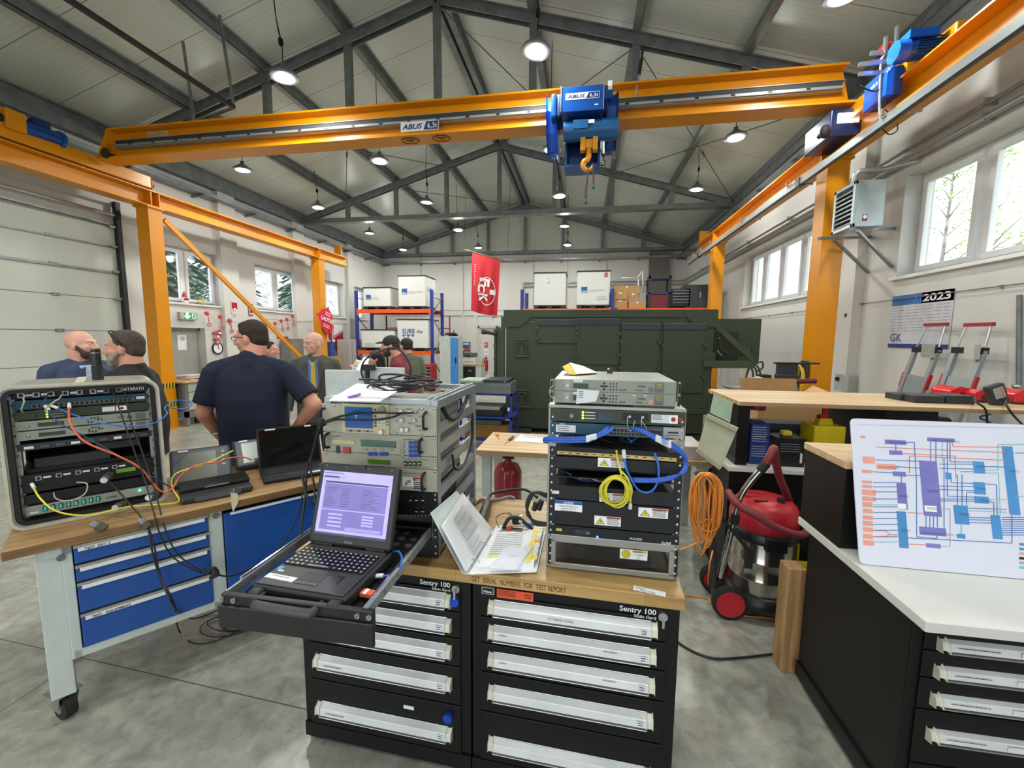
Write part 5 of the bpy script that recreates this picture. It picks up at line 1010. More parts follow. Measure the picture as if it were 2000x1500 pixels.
for (x,y) in ((.12,.10),(.12,.62),(L_-.2,.10),(L_-.2,.62)):
    mb=MB().at((x,y,0),(0,0,25));mb.cyl((-.022,0,.062),(.022,0,.062),.062,blk,24).cyl((-.026,0,.062),(.026,0,.062),.03,steel,16);mb.T=None
    cst=mb.obj('caster_wheel',wb);MB().at((x,y,0),(0,0,25)).add([(-.034,-.05,.13),(-.034,.05,.13),(-.034,.02,.05),(-.034,-.02,.05),(.034,-.05,.13),(.034,.05,.13),(.034,.02,.05),(.034,-.02,.05)],[(0,1,2,3),(7,6,5,4),(0,4,5,1)],steel).box(-.05,-.05,.128,.05,.05,.135,steel).obj('caster_fork',cst)
# transit case with rack equipment
al=M('case_aluminium','a9aaa2',.38,.6,var=.12);cs=thing('transit_case','open aluminium transit case full of rack radio equipment on the blue bench','equipment case',BP+Matrix.Rotation(math.radians(BA),3,'Z') @ Vector((.01,.24,.892)),BA)
CW,CH,CD=.545,.655,.44
def rrect(x0,z0,x1,z1,r,n=5):
    out=[]
    for cx_,cz_,a0 in ((x1-r,z1-r,0),(x0+r,z1-r,90),(x0+r,z0+r,180),(x1-r,z0+r,270)):
        for k in range(n+1): t=math.radians(a0+90*k/n);out.append((cx_+r*math.cos(t),cz_+r*math.sin(t)))
    return out
def ring(mb,o,i,y0,y1,mat):
    n=len(o);vs=[(p[0],y0,p[1]) for p in o]+[(p[0],y0,p[1]) for p in i]+[(p[0],y1,p[1]) for p in o]+[(p[0],y1,p[1]) for p in i];fs=[]
    for k in range(n): j=(k+1) % n;fs += [(k,j,n+j,n+k),(2*n+k,3*n+k,3*n+j,2*n+j),(k,2*n+k,2*n+j,j),(n+k,n+j,3*n+j,3*n+k)]
    return mb.add(vs,fs,mat)
mb=MB();ring(mb,rrect(0,0,CW,CH,.05),rrect(.012,.012,CW-.012,CH-.012,.042),0,CD,al);mb.box(.02,CD-.01,.02,CW-.02,CD,CH-.02,al);mb.obj('case_shell',cs)
mb=MB();ring(mb,rrect(-.005,-.005,CW+.005,CH+.005,.053),rrect(.006,.006,CW-.006,CH-.006,.044),-.012,.02,M('case_rim','c2bfae',.35,.3));mb.obj('rim',cs)
mb=MB();ring(mb,rrect(.012,.012,CW-.012,CH-.012,.04),rrect(.03,.03,CW-.03,CH-.03,.02),.004,.03,black_pl);mb.obj('gasket',cs)
MB().box(.24,.06,CH,.275,.44,CH+.004,M('webbing_cream','b9b6a4',.7)).obj('strap',cs)
def C(px,py): p=BL(px,py,.29);return (p.x-.01,p.z-.892)
cy=.034
def crect(mb,px0,py0,px1,py1,mat,y0=None,y1=None,d=.002):
    a,c=C(px0,py0),C(px1,py1);y0=cy if y0 is None else y0;mb.box(min(a[0],c[0]),y0-d,min(a[1],c[1]),max(a[0],c[0]),y1 or y0,max(a[1],c[1]),mat)
panelb=M('rack_panel_black','15181c',.45,.2,var=.2);panelo=M('rack_panel_olive','2f3a26',.5);modemg=M('modem_grey_green','8d9388',.45,var=.06);tealp=M('switch_teal','1f4a5c',.4,.3);led=M('green_led','9cff4a',.3,emit=4.);ledb=M('blue_led','3a6bff',.3,emit=6.);ledo=M('amber_led','ffcf66',.3,emit=2.5)
X0,X1=.04,CW-.04
units=[(.595,.635,panelb,'DATAPATH panel'),(.545,.588,tealp,'switch'),(.497,.54,panelo,'control unit'),(.45,.492,modemg,'modem'),(.403,.445,modemg,'modem'),(.355,.385,dg,'kvm'),(.10,.145,panelb,'blank'),(.155,.24,panelb,'patch'),(.045,.09,modemg,'power strip')]
for i,(z0,z1,m_,nm) in enumerate(units):
    nme=('brand_panel','network_switch','control_unit','modem','modem','drawer_unit','blank_panel','patch_panel','power_strip')[i]
    u=MB().box(X0,cy,z0,X1,cy+.30,z1,m_).obj(nme,cs,.002);mb=MB();w=X1-X0;h=z1-z0;f=cy-.001
    if i == 0:
        mb.text('DATAPATH',.022,paper,(X0+w*.78,f-.001,z0+.012),(90,0,0),bold=.02,w=w*.19)
        for k in range(8):
            x=X0+w*(.04+k*.10);mb.box(x,f-.004,z0+.006,x+.022,f,z0+.032,steel if k < 6 else dsteel).box(x+.005,f-.0045,z0+.011,x+.017,f-.003,z0+.025,blk)
            if k in (0,1,3,5): mb.box(x+.026,f-.001,z0+.012,x+.05,f,z0+.022,lab)
    elif i == 1:
        mb.box(X0+w*.12,f-.003,z0+.006,X1-w*.12,f,z0+.024,M('port_brass','6e6a48',.5,.4))
        for k in range(20): x=X0+w*.13+k*w*.037;mb.box(x,f-.004,z0+.008,x+.011,f-.002,z0+.022,blk)
        mb.box(X1-w*.1,f-.001,z0+.014,X1-w*.03,f,z0+.028,lab)
    elif i == 2:
        for k in range(3): mb.ball((X0+w*.22,f,z0+.008+k*.012),.004,led,8,6).box(X0+w*.25,f,z0+.006+k*.012,X0+w*.34,f+.001,z0+.009+k*.012,greyprint)
        mb.box(X0+w*.62,f-.001,z0+.01,X0+w*.72,f,z0+.034,lab).box(X0+w*.73,f-.001,z0+.01,X0+w*.82,f,z0+.034,paper).cyl((X0+w*.775,f-.002,z0+.022),(X0+w*.775,f-.001,z0+.022),.007,red_p).cyl((X0+w*.12,f-.004,z0+.02),(X0+w*.12,f,z0+.02),.012,panelo)
    elif i in (3,4):
        mb.box(X0+w*.15,f-.001,z0+.012,X0+w*.33,f,z0+.03,M('lcd_dark','3a4034',.3)).ball((X0+w*.08,f-.002,z0+.02),.006,steel,8,6)
        for k in range(9): mb.box(X0+w*(.50+.025*(k % 5)),f-.002,z0+.008+(k // 3)*.01,X0+w*(.50+.025*(k % 5))+.006,f,z0+.014+(k // 3)*.01,blk)
        mb.cyl((X0+w*.83,f-.004,z0+.02),(X0+w*.83,f,z0+.02),.009,mg).text('ViaSat',.012,ink,(X0+w*.73,f-.001,z0+.02),bold=.01).box(X0+w*.88,f-.001,z0+.005,X0+w*.96,f,h+z0-.005,M('modem_panel','63695e',.5))
    elif i == 7:
        for k in range(5): x=X0+w*(.05+k*.14);z=z1-.03;mb.box(x+.02,f-.003,z,x+.04,f,z+.02,steel).box(x+.024,f-.004,z+.003,x+.036,f-.002,z+.016,blk).box(x+.045,f-.001,z+.006,x+.07,f,z+.014,lab)
        mb.box(X1-w*.32,f-.001,z0+.03,X1-w*.16,f,z0+.05,M('lcd_green','4f7a22',.4,emit=.4))
    elif i == 8:
        for k in range(8): x=X0+w*(.12+k*.055);mb.box(x,f-.003,z0+.012,x+.014,f,z0+.038,blk).box(x+.003,f-.004,z0+.015,x+.011,f-.002,z0+.035,M('teal_switch','1fa38c',.3,emit=.5))
        mb.ball((X1-w*.14,f-.003,z0+.03),.006,M('bright_green_led','3cff7a',.3,emit=5.),8,6).text('Z-LINE',.012,dg,(X0+w*.58,f-.001,z0+.018),shear=.3,bold=.02).box(X0+w*.03,f-.001,z0+.01,X0+w*.09,f,z0+.018,lab)
    elif i == 5:
        for k in range(9): mb.box(X0+.02+k*.05,f-.003,z0+.008,X0+.05+k*.05,f,z0+.02,mg if k % 3 else lab)
    if mb.f: mb.obj('front_details',u)
mb=MB().box(X0,.33,.02,X1,.34,.62,M('case_inside','0c0d0e',.7)).box(X0,.08,.24,X1,.30,.255,black_pl).box(X0+.04,.1,.255,X0+.30,.3,.30,dg).box(X0+.25,.12,.30,X0+.42,.28,.335,dg);mb.obj('shelf',cs)
for x in (.030,CW-.048):
    mb=MB().box(x,.05,.03,x+.018,.06,.63,steel)
    for k in range(13): mb.ball((x+.009,.048,.05+k*.047),.006,steel,8,6)
    mb.obj('rack_rail',cs)
def cab(name,pts,r,mat,lb,k=6,grp='loose cables',cat__='cable',extra=None):
    mb=MB().tube(cat(pts,k),r,mat,8)
    if extra: extra(mb,[Vector(p) for p in pts])
    return tag(mb.obj(name),lb,cat__,grp)
RB=Matrix.Rotation(math.radians(BA),3,'Z')
def BW(px,py,y): n=Vector((-math.sin(math.radians(BA)),math.cos(math.radians(BA)),0));return aP(px,py,BP+n*y,BA)
cblue=M('cable_blue','2f6fd0',.4);cblued=M('cable_dark_blue','223a66',.45);corange=M('cable_orange','e0663c',.4);cyel=M('cable_yellow','d8d23a',.4);cwhite=M('cable_white','b9b5a6',.4);cblk=M('cable_black','17181a',.5)
def boots(mb,P): mb.cyl(P[0]+Vector((0,0,0)),P[0]+(P[1]-P[0]).normalized()*.03,.007,paper,8)
cab('network_cable',[BW(100,792,.26),BW(150,812,.20),BW(200,827,.17),BW(260,832,.16),BW(305,825,.18),BW(326,808,.24),BW(322,796,.34),BW(345,782,.42),BW(375,788,.44),BW(360,798,.4),BW(330,796,.34)],.0032,cblue,'bright blue network cable arching across the transit case and out behind it',extra=boots)
cab('network_cable',[BW(88,792,.26),BW(115,825,.2),BW(170,855,.17),BW(240,895,.15),BW(300,932,.14),BW(330,950,.2)],.0032,cblued,'dark blue network cable crossing the front of the transit case diagonally',extra=boots)
cab('network_cable',[BW(135,788,.26),BW(137,825,.17),BW(165,862,.14),BW(225,888,.13),BW(275,915,.13),BW(312,958,.15),BZ(352,942) and BW(335,955,.16),BW(352,930,.2),BW(385,908,.2),BW(425,903,.22),BW(445,895,.3),BW(475,893,.36),BW(492,899,.38)],.0042,corange,'orange network cable from the transit case over to the tablets',extra=boots)
cab('network_cable',[BW(62,945,.26),BW(80,975,.17),BW(115,1000,.13),BW(175,1006,.12),BW(250,990,.12),BW(330,984,.13),BW(350,977,.15),BW(336,950,.2),BW(344,925,.2),BW(400,906,.22),BW(440,888,.3),BW(455,880,.34)],.0038,cyel,'yellow network cable from the bottom of the transit case to the tablets',extra=boots)
cab('patch_cable',[BW(105,962,.27),BW(110,974,.22),BW(135,978,.2),BW(165,965,.2),BW(170,945,.2),BW(150,942,.24)],.0028,cwhite,'short white patch cable looping in the lower part of the transit case')
for i,(a,c) in enumerate(((20,30),(52,42),(95,78),(122,88))):
    cab('patch_cable',[BW(a,768,.27),BW(a-6,778,.22),BW((a+c)/2,785,.2),BW(c,800,.22),BW(c+4,806,.27)],.0028,cwhite if i % 2 else cblued,('short dark blue patch lead at the far left of the case','short white patch lead second in the case','short dark blue patch lead third in the case','short white patch lead fourth in the case')[i])
olive=M('olive_connector','4a4632',.6,.2)
def conn(lb,a,c,tail=None):
    a,c=Vector(a),Vector(c);t=thing('cable_connector',lb,'connector',a,group='hanging round connectors');d=(c-a);mb=MB().cyl((0,0,0),d*.45,.016,dsteel,14).cyl(d*.4,d,.019,olive,14);mb.obj('shell',t);MB().cyl(d*-.03,(0,0,0),.014,steel,14).obj('ring',t)
conn('olive round connector hanging below the left front of the transit case',BW(180,1022,.0),BW(206,1033,-.02));conn('dark round connector hanging below the right front of the transit case',BW(275,1015,.0),BW(290,1030,-.02));conn('round connector plugged into the lower middle of the transit case',BW(203,938,.18),BW(214,928,.26));conn('round connector resting on the bottom rim of the transit case',BW(225,992,.15),BW(240,985,.2));conn('round connector on the right end of the case rim',BW(290,972,.14),BW(303,966,.2))
sag=[BW(x,y,yy) for x,y,yy in ((220,762,.26),(237,810,.2),(262,880,.15),(285,945,.1),(300,1000,.0),(315,1050,-.03),(340,1090,-.04),(385,1115,-.05),(415,1122,-.05))]
cab('black_cable',sag,.0035,cblk,'thin black cable running from the brand panel down past the bench edge, inner one')
cab('black_cable',[BW(x,y,yy) for x,y,yy in ((243,764,.26),(255,820,.2),(280,890,.15),(303,960,.08),(325,1040,-.02),(350,1085,-.04),(390,1112,-.05),(418,1118,-.05))],.0035,cblk,'thin black cable running from the brand panel down past the bench edge, outer one')
cab('black_cable',[BW(214,940,.2),BW(245,975,.1),BW(283,1020,0),BW(300,1060,-.04),BW(312,1120,-.06),BW(340,1180,-.08),aZ(350,1232,.02),aZ(385,1258,.02),aZ(450,1240,.02),aZ(500,1205,.02)],.004,cblk,'black cable dropping from the left connector to the floor')
cab('black_cable',[BW(290,1030,-.02),BW(298,1080,-.05),BW(318,1140,-.06),BW(345,1190,-.07),aZ(380,1208,.04),aZ(430,1190,.02)],.0045,cblk,'black cable dropping from the dark right connector to the floor')
cab('black_cable',[BW(418,1120,-.05),BW(450,1125,-.05),BW(500,1105,-.03),BW(545,1070,-.03),BW(580,1010,-.03),BW(592,960,-.03),BW(605,900,.1),aX(622,830,-1.12)],.0045,cblk,'black cable rising from the velcro tie past the blue door to the test rack')
tag(MB().tube(cat([BW(395,1112,-.05),BW(405,1118,-.06),BW(418,1110,-.06),BW(425,1122,-.06),BW(412,1128,-.05)]),.010,blk,8).obj('velcro_tie'),'black velcro tie holding the cables in front of the drawers','cable tie')
mb=MB();r=random.Random(12)
for k in range(5):
    c=aZ(440+k*14,1222-k*3,.012);R1,R2=r.uniform(.10,.2),r.uniform(.06,.12);mb.tube([c+Vector((R1*math.cos(i*.35+k),R2*math.sin(i*.35+k),.003*k)) for i in range(18)],.0035,cblk,5,True)
tag(mb.obj('floor_cable_coil'),'loose coil of black cable on the floor under the blue bench','cable','loose cables')
# cylinder torch on the case
p=BW(192,742,.34);tag(MB().cyl(p,p+Vector((0,0,.07)),.022,blk,20).cyl(p+Vector((0,0,.07)),p+Vector((0,0,.155)),.019,black_pl,20).cyl(p+Vector((0,0,.135)),p+Vector((0,0,.138)),.0195,steel,20).obj('torch'),'black cylindrical torch standing on top of the transit case','torch').location.z=0
# tablets
def tablet(lb,x,y,rz,w,d,h,tilt,scr,btn):
    t=thing('rugged_tablet',lb,'tablet',BP+RB @ Vector((x,y,.892)),BA+rz,group='rugged tablets');T=Matrix.Rotation(math.radians(tilt),4,'X');body=M('tablet_slate','30363f',.4)
    MB().mx(T).box(0,0,0,w,h,d,body).obj('tablet_body',t,.018,seg=3);MB().mx(T).box(.05,.03,d,w-.075,h-.035,d+.002,scr).box(.04,h-.022,d,.09,h-.012,d+.001,lab).obj('screen',t)
    mb=MB().mx(T)
    for k in range(btn): mb.cyl((w-.04,h-.05-k*.03,d),(w-.04,h-.05-k*.03,d+.004),.009,M('button_pale','8f958f',.5),12)
    mb.obj('button',t);MB().box(w*.3,h*.5,-.0,w*.7,h*.55,max(.02,h*math.sin(math.radians(tilt))*.55),dg).obj('stand',t);return t
scr1=M('matt_grey_screen','55594f',.25);scr2=M('green_grey_screen','4f6350',.25)
tablet('dark slate tablet with grey screen propped up beside the transit case',.585,.40,-6,.30,.03,.25,48,scr1,4)
tablet('blue-grey tablet with greenish screen leaning behind the closed laptop',.93,.56,-4,.24,.04,.22,46,scr2,2)
p=BZ(478,960);t=thing('rugged_notebook','black rugged notebook lying closed in front of the slate tablet','laptop',BP+RB @ Vector((.60,.10,.892)),BA-3);MB().box(0,0,0,.33,.22,.035,dg).obj('base',t,.012);MB().box(.0,.09,.035,.33,.25,.06,black_pl).obj('lid',t,.010);MB().box(.11,.045,.06,.22,.055,.065,steel).box(.06,-.012,.008,.27,.0,.026,mg).obj('handle',t)
# brown paper tag
P4=[BW(450,962,-.01),BW(464,964,-.01),BW(466,980,-.012),BW(455,1000,-.015),BW(452,985,-.012)];tagm=M('manila_tag','c9c2a8',.7);n_=Vector((-math.sin(math.radians(BA)),math.cos(math.radians(BA)),0))*.0015
mb=MB().add(P4+[p+n_ for p in P4],[(0,1,2,3,4),(9,8,7,6,5),(0,5,6,1),(1,6,7,2),(2,7,8,3),(3,8,9,4),(4,9,5,0)],tagm).tube([P4[0].lerp(P4[1],.5),BW(456,955,.02)],.0012,cwhite,4);tag(mb.obj('paper_tag'),'manila paper tag hanging over the edge of the blue bench','tag')
# open black laptop
t=thing('open_laptop','open black laptop on the blue bench, its screen off','laptop',BP+RB @ Vector((1.0,.16,.892)),BA-8)
MB().box(0,0,0,.38,.26,.022,black_pl).obj('base',t,.006);T=Matrix.Translation((0,.26,.02)) @ Matrix.Rotation(math.radians(72),4,'X');MB().mx(T).box(0,0,-.006,.38,.27,.004,black_pl).box(.012,.012,.004,.368,.257,.005,M('dead_screen','060607',.08)).box(.05,.253,.004,.11,.263,.0055,lab).box(.29,.253,.004,.33,.263,.0055,lab).obj('lid',t,.003)
mb=MB()
for r_ in range(5):
    for c_ in range(14): mb.box(.03+c_*.023,.12+r_*.023,.022,.05+c_*.023,.14+r_*.023,.026,dg)
mb.obj('keyboard',t);MB().box(.24,.02,.022,.36,.045,.0235,lab).box(.14,.03,.022,.22,.09,.023,dg).obj('palm_rest_label',t)
# ================================================================ cabinets under the two racks
cp0=aZ(600,1425,.05);cp0.z=0;CA=-2.2;vb=M('cabinet_black','0c0c0d',.45,0.,var=.15,spec=.3);hv=M('drawer_handle_clear','d8dcda',.18,.15,var=.10,scale=5);hend=M('handle_end_cap','cfd0bd',.4)
def vcab(x0,lb,heights,name,extra,dw=.762):
    t=thing('drawer_cabinet',lb,'drawer cabinet',cp0+Matrix.Rotation(math.radians(CA),3,'Z') @ Vector((x0,0,0)),CA,group='black drawer cabinets')
    MB().box(0,0,.10,dw-.004,.70,.842,vb).obj('cabinet_body',t,.004);MB().box(0,-.008,.035,dw-.004,.69,.10,vb).box(.0,.02,0,.06,.1,.035,blk).box(dw-.1,.02,0,dw-.03,.1,.035,blk).box(.0,.55,0,.06,.65,.035,blk).box(dw-.1,.55,0,dw-.03,.65,.035,blk).obj('plinth',t)
    for (z0,z1,hz) in heights:
        d=MB().box(.035,-.008,z0+.003,dw-.045,.0,z1-.003,vb).obj('drawer',t,.002)
        pr=[(-.008,hz+.026),(-.030,hz+.012),(-.034,hz-.018),(-.008,hz-.026)]
        MB().prism(pr,.088,dw-.100,hv,'x').box(.088,-.036,hz-.028,dw-.10,-.008,hz-.024,steel).box(.088,-.012,hz+.024,dw-.10,-.008,hz+.030,steel).obj('handle',d,.003)
        c_=MB()
        for a in (.070,dw-.102): c_.prism(pr,a,a+.022,hend,'x')
        c_.obj('end_cap',d,.004);c_=MB().box(dw-.138,-.0347,hz-.014,dw-.112,-.034,hz+.008,lab).lines(2,.018,.018,navy,(dw-.134,-.0355,hz+.004),seed=int(hz*99));extra(c_,hz,d);c_.obj('label_insert',d)
    MB().text('Sentry 100',.028,lab,(dw-.21,-.010,.815),bold=.02,w=.125).text("Static Gard",.016,lab,(dw-.16,-.010,.798),bold=.01,w=.075).obj('lettering',t)
    MB().cyl((dw-.062,-.014,.812),(dw-.062,0,.812),.016,steel,16).box(dw-.066,-.028,.780,dw-.058,-.012,.815,steel).obj('lock',t);return t
def exL(mb,hz,d):
    if hz < .45: mb.lines(1,.09,.008,ink,(.12,-.0352,hz),seed=3)
def exR(mb,hz,d):
    if hz > .7: mb.text('STT RACK TOOLS',.011,ink,(.30,-.0352,hz-.004),w=.09)
    elif hz > .5: mb.lines(1,.03,.007,ink,(.115,-.0352,hz+.008),seed=5).lines(1,.05,.007,ink,(.5,-.0352,hz+.008),seed=6)
t=vcab(0,'black drawer cabinet on the left, half covered by the pulled-out laptop tray',[(.715,.805,.762),(.605,.715,.660),(.485,.605,.548),(.315,.485,.409),(.10,.315,.188)],'a',exL)
bl_=M('magnet_blue','0c3fae',.3);
for (x,z) in ((.697,.765),(.665,.262)): MB().cyl((x,-.025,z),(x,-.008,z),.019,bl_,20).obj('blue_magnet',t)
MB().box(.47,-.010,.258,.515,-.008,.273,lab).obj('torn_sticker',t)
t=vcab(.764,'black drawer cabinet on the right under the black equipment rack',[(.715,.805,.762),(.605,.715,.660),(.485,.605,.548),(.315,.485,.409),(.10,.315,.188)],'b',exR)
orl=M('orange_label','d9532b',.5);MB().box(.100,-.010,.802,.24,-.008,.836,orl).lines(4,.07,.024,ink,(.105,-.0105,.832),seed=2).lines(2,.03,.02,ink,(.205,-.0105,.827),seed=9).box(.040,-.011,.808,.09,-.008,.838,steel).box(.044,-.012,.812,.086,-.010,.834,blk).text('Vidmar',.012,paper,(.047,-.0125,.817),bold=.02,w=.036).obj('front_label',t)
wt_=thing('maple_worktop','long maple block top lying across both black drawer cabinets','worktop',cp0+Vector((0,0,.843)),CA)
MB().box(-.005,-.012,0,1.536,.745,.048,maple).obj('board',wt_,.004)
mark=M('marker_ink','3a3226',.7);MB().text('GET  SERIAL  NUMBERS  FOR  TEST REPORT',.030,mark,(.765,-.0125,.012),(90,0,0),w=.36).obj('handwriting',wt_)
mb=MB().at(aZ(1268,1155,.892)+Vector((0,0,0)),(0,0,-12)).box(-.055,-.012,0,.055,.016,.001,paper);mb.text('Lower',.012,ink,(-.045,.002,.001),(0,0,0)).text('Past Clap',.014,ink,(-.03,-.010,.001),(0,0,0));tag(mb.obj('paper_note'),'torn paper note lying on the front right edge of the maple top','note')
# ================================================================ open rack full of test equipment (left) with the laptop tray
beige=M('instrument_beige','a9a896',.45,var=.04);beige2=M('instrument_cream','c4bb95',.45,var=.04);beige3=M('instrument_grey_beige','9b9c8b',.45,var=.04);rackal=M('rack_aluminium','a3a9ad',.35,.55,var=.08)
RZ0=.892;R1P=Vector((-1.042,1.546,RZ0));RH=.643;RW1=.488
def R1(px,py): p=aP(px,py,(-.553,1.546,RZ0),0);return p.x-R1P.x,p.z-RZ0
rk=thing('test_rack','open aluminium rack of beige test instruments on the left of the maple top','equipment rack',R1P);mb=MB();dp=.61
for x in (0,RW1-.03):
    for y in (.012,dp-.03): mb.box(x,y,0,x+.03,y+.03,RH,rackal)
    for z in (.0,RH-.035): mb.box(x,.04,z,x+.03,dp-.03,z+.035,rackal)
for z in (0,RH-.02):
    for y in (.012,dp-.03): mb.box(.03,y,z,RW1-.03,y+.03,z+.02,rackal)
mb.box(RW1-.022,.02,RH,RW1-.012,dp,RH+.010,rackal).box(RW1-.045,.02,RH,RW1-.038,dp,RH+.008,rackal);mb.obj('rack_frame',rk,.002)
for z in (.13,.235,.335,.42,.50): MB().box(RW1-.02,.04,z,RW1-.004,dp-.03,z+.045,rackal).obj('side_rail',rk,.002)
def rr1(mb,px0,py0,px1,py1,mat,d=.003,y=-.003):
    a,c=R1(px0,py0),R1(px1,py1);mb.box(min(a[0],c[0]),y-d,min(a[1],c[1]),max(a[0],c[0]),y,max(a[1],c[1]),mat);return a,c
def zpy(py,px=855): return R1(px,py)[1]
def unit(nm,z0,z1,mat,dep=.4,lb=None): return MB().box(0,-.003,z0+.001,RW1,0,z1-.001,mat).box(.03,0,z0+.006,RW1-.03,dep,z1-.006,M('chassis_grey','8b8d88',.45,.3)).obj(nm,rk,.001,label=lb)
def handle(par,x,z0,z1,mat=None): MB().tube(cat([(x,-.003,z0),(x,-.030,z0+.006),(x,-.036,z0+.02),(x,-.036,z1-.02),(x,-.030,z1-.006),(x,-.003,z1)],4),.0055,mat or blk,8).obj('grab_handle',par)
def screws(mb,zs,xs=(.010,RW1-.010)):
    for z in zs:
        for x in xs: mb.ball((x,-.004,z),(.0055,.003,.0055),steel,8,6)
zA,zB,zC,zD,zE=RH-.022,zpy(853),zpy(893),zpy(918),zpy(962)
keyb=M('key_blue','2448a6',.4);keyg=M('key_grey','8f8f80',.45);knob=M('knob_beige','8c8a76',.4,.2);chrome=M('chrome','c8cac8',.12,1.)
u=unit('signal_analyser',zB,zA,beige);mb=MB();a,c=rr1(mb,670,787,762,848,beige2,.006);x0,x1,z0,z1=a[0],c[0],c[1],a[1];w,h=x1-x0,z1-z0
mb.box(x0+w*.06,-.011,z0+h*.18,x0+w*.66,-.009,z0+h*.90,M('scope_screen_blue','0c4a8c',.15,emit=.25)).text('T',.02,M('scope_trace','8fb8d0',.3,emit=.5),(x0+w*.28,-.0115,z0+h*.5),bold=.02)
mb.cyl((x0+w*.87,-.028,z0+h*.85),(x0+w*.87,-.006,z0+h*.85),.013,knob,20).cyl((x0+w*.85,-.024,z0+h*.10),(x0+w*.85,-.006,z0+h*.10),.009,chrome,16)
for i in range(4):
    for j in range(4): mb.box(x0+w*(.76+i*.062),-.012,z0+h*(.30+j*.10),x0+w*(.80+i*.062),-.009,z0+h*(.36+j*.10),lab if i < 3 else keyg)
for j in range(6): mb.box(x0+w*.70,-.012,z0+h*(.25+j*.11),x0+w*.735,-.009,z0+h*(.31+j*.11),dg)
for i in range(7): mb.box(x0+w*(.06+i*.09),-.012,z0+h*.05,x0+w*(.12+i*.09),-.009,z0+h*.11,dg if i % 2 else keyg)
mb.obj('analyser_front',u);mb=MB()
for (px,py,r_) in ((786,803,.009),(787,820,.008),(788,838,.008),(815,803,.006),(812,820,.006),(797,838,.008)): q=R1(px,py);mb.cyl((q[0],-.018,q[1]),(q[0],-.003,q[1]),r_,chrome,14).cyl((q[0],-.026,q[1]),(q[0],-.018,q[1]),r_*.5,chrome,10)
mb.obj('connector',u);mb=MB()
for (px,py) in ((795,797),(795,810),(818,797),(818,812),(812,830),(818,838),(797,825)): q=R1(px,py);mb.lines(2,.026,.008,ink,(q[0],-.004,q[1]),seed=px+py)
q=R1(811,832);mb.lines(1,.035,.006,ink,(q[0],-.0042,q[1]),seed=1);mb.obj('front_print',u)
handle(u,.010,zB+.03,zA-.022);handle(u,RW1-.042,zB+.03,zA-.022)
mb=MB();screws(mb,(zB+.008,zA-.008));screws(mb,(zB+.012,zA-.01,(zA+zB)/2),(.055,RW1-.165,RW1-.06));mb.obj('screw',u)
u=unit('frequency_unit',zC,zB,beige3);mb=MB();rr1(mb,706,858,774,874,M('lcd_grey_green','4a6455',.25),.004);rr1(mb,672,872,686,885,M('switch_red','a03a34',.4),.008);rr1(mb,658,870,665,884,dg,.006);rr1(mb,650,858,694,868,M('drive_cream','bdb389',.5),.004)
mb.obj('display',u);k_=MB()
for i in range(3):
    for j in range(4): rr1(k_,799.5+i*8.2,860.5+j*8.3-i*.0,806+i*8.2,867+j*8.3,keyb,.006)
for i in range(4): rr1(k_,(721,731,743,752)[i],882,(728,738,750,759)[i],889,keyb,.006)
for i in range(4): rr1(k_,711+i*16,875,719+i*16,879,keyg,.005)
for j in range(4): rr1(k_,782,860+j*8.6,791,866+j*8.6,keyg,.005)
k_.obj('button',u);mb=MB().text('Comtech',.010,M('brand_maroon','6b3b3b',.5),R1(652,852) and (R1(652,852)[0],-.004,R1(652,852)[1]),shear=.3,bold=.01,w=.032);q=R1(788,857);mb.lines(1,.085,.008,ink,(q[0],-.004,q[1]),seed=2);mb.obj('front_print',u)
handle(u,.024,zC+.018,zB-.006);handle(u,RW1-.062,zC+.018,zB-.010);mb=MB();screws(mb,(zC+.006,zB-.006));mb.obj('screw',u)
u=unit('power_meter',zD,zC,beige3);mb=MB();rr1(mb,720,896,763,906,M('lcd_green_olive','3f5f14',.3,emit=.25),.005)
for i in range(4): rr1(mb,790+i*9,900,796.5+i*9,909,ink,.005);rr1(mb,792+i*9,903,794.5+i*9,906,paper,.001,-.0081)
q=R1(790,896);mb.text('Intelligent Instrumentation',.006,M('print_maroon','7a3a30',.5),(q[0],-.004,q[1]),w=.10);mb.lines(1,.08,.004,ink,(q[0]+.03,-.004,zD+.008),seed=8);mb.obj('display',u);mb=MB();screws(mb,(zD+.006,zC-.006));mb.obj('screw',u)
u=unit('power_supply_unit',zE,zD,beige);mb=MB();q=R1(788,924);mb.text('TEST POWER SUPPLY UNIT',.007,ink,(q[0],-.004,q[1]),w=.085)
a,c=rr1(mb,787,931,830,952,paper,.001);mb.box(a[0]+.045,-.005,a[1]-.012,c[0],-.004,a[1],red_p).text('DANGER',.009,paper,(a[0]+.055,-.0052,a[1]-.010),bold=.02,w=.036).lines(4,.045,.032,ink,(a[0]+.048,-.005,a[1]-.016),seed=2,t=.6).tube([(a[0]+.022+.012*math.cos(i),-.005,a[1]-.022+.012*math.sin(i*1.3)) for i in range(7)],.0012,ink,4)
q=R1(690,917);mb.box(q[0]-.03,-.004,q[1]-.012,q[0]+.03,-.003,q[1]-.002,lab);mb.obj('warning_label',u);handle(u,.026,zE+.012,zD-.014);handle(u,RW1-.052,zE+.012,zD-.014);mb=MB();screws(mb,(zE+.006,zD-.006));mb.obj('screw',u)
z1_=zpy(1010);u=MB().box(0,-.003,z1_,RW1,0,zE-.001,panelb).box(.03,0,z1_,RW1-.03,.35,zE-.004,blk).obj('breaker_panel',rk)
mb=MB()
for (px,py) in ((802,971),(814,971),(826,971),(814,993),(826,993),(700,975)): q=R1(px,py);mb.cyl((q[0],-.012,q[1]),(q[0],-.003,q[1]),.005,chrome,10).box(q[0]-.006,-.004,q[1]-.014,q[0]+.006,-.003,q[1]-.011,lab)
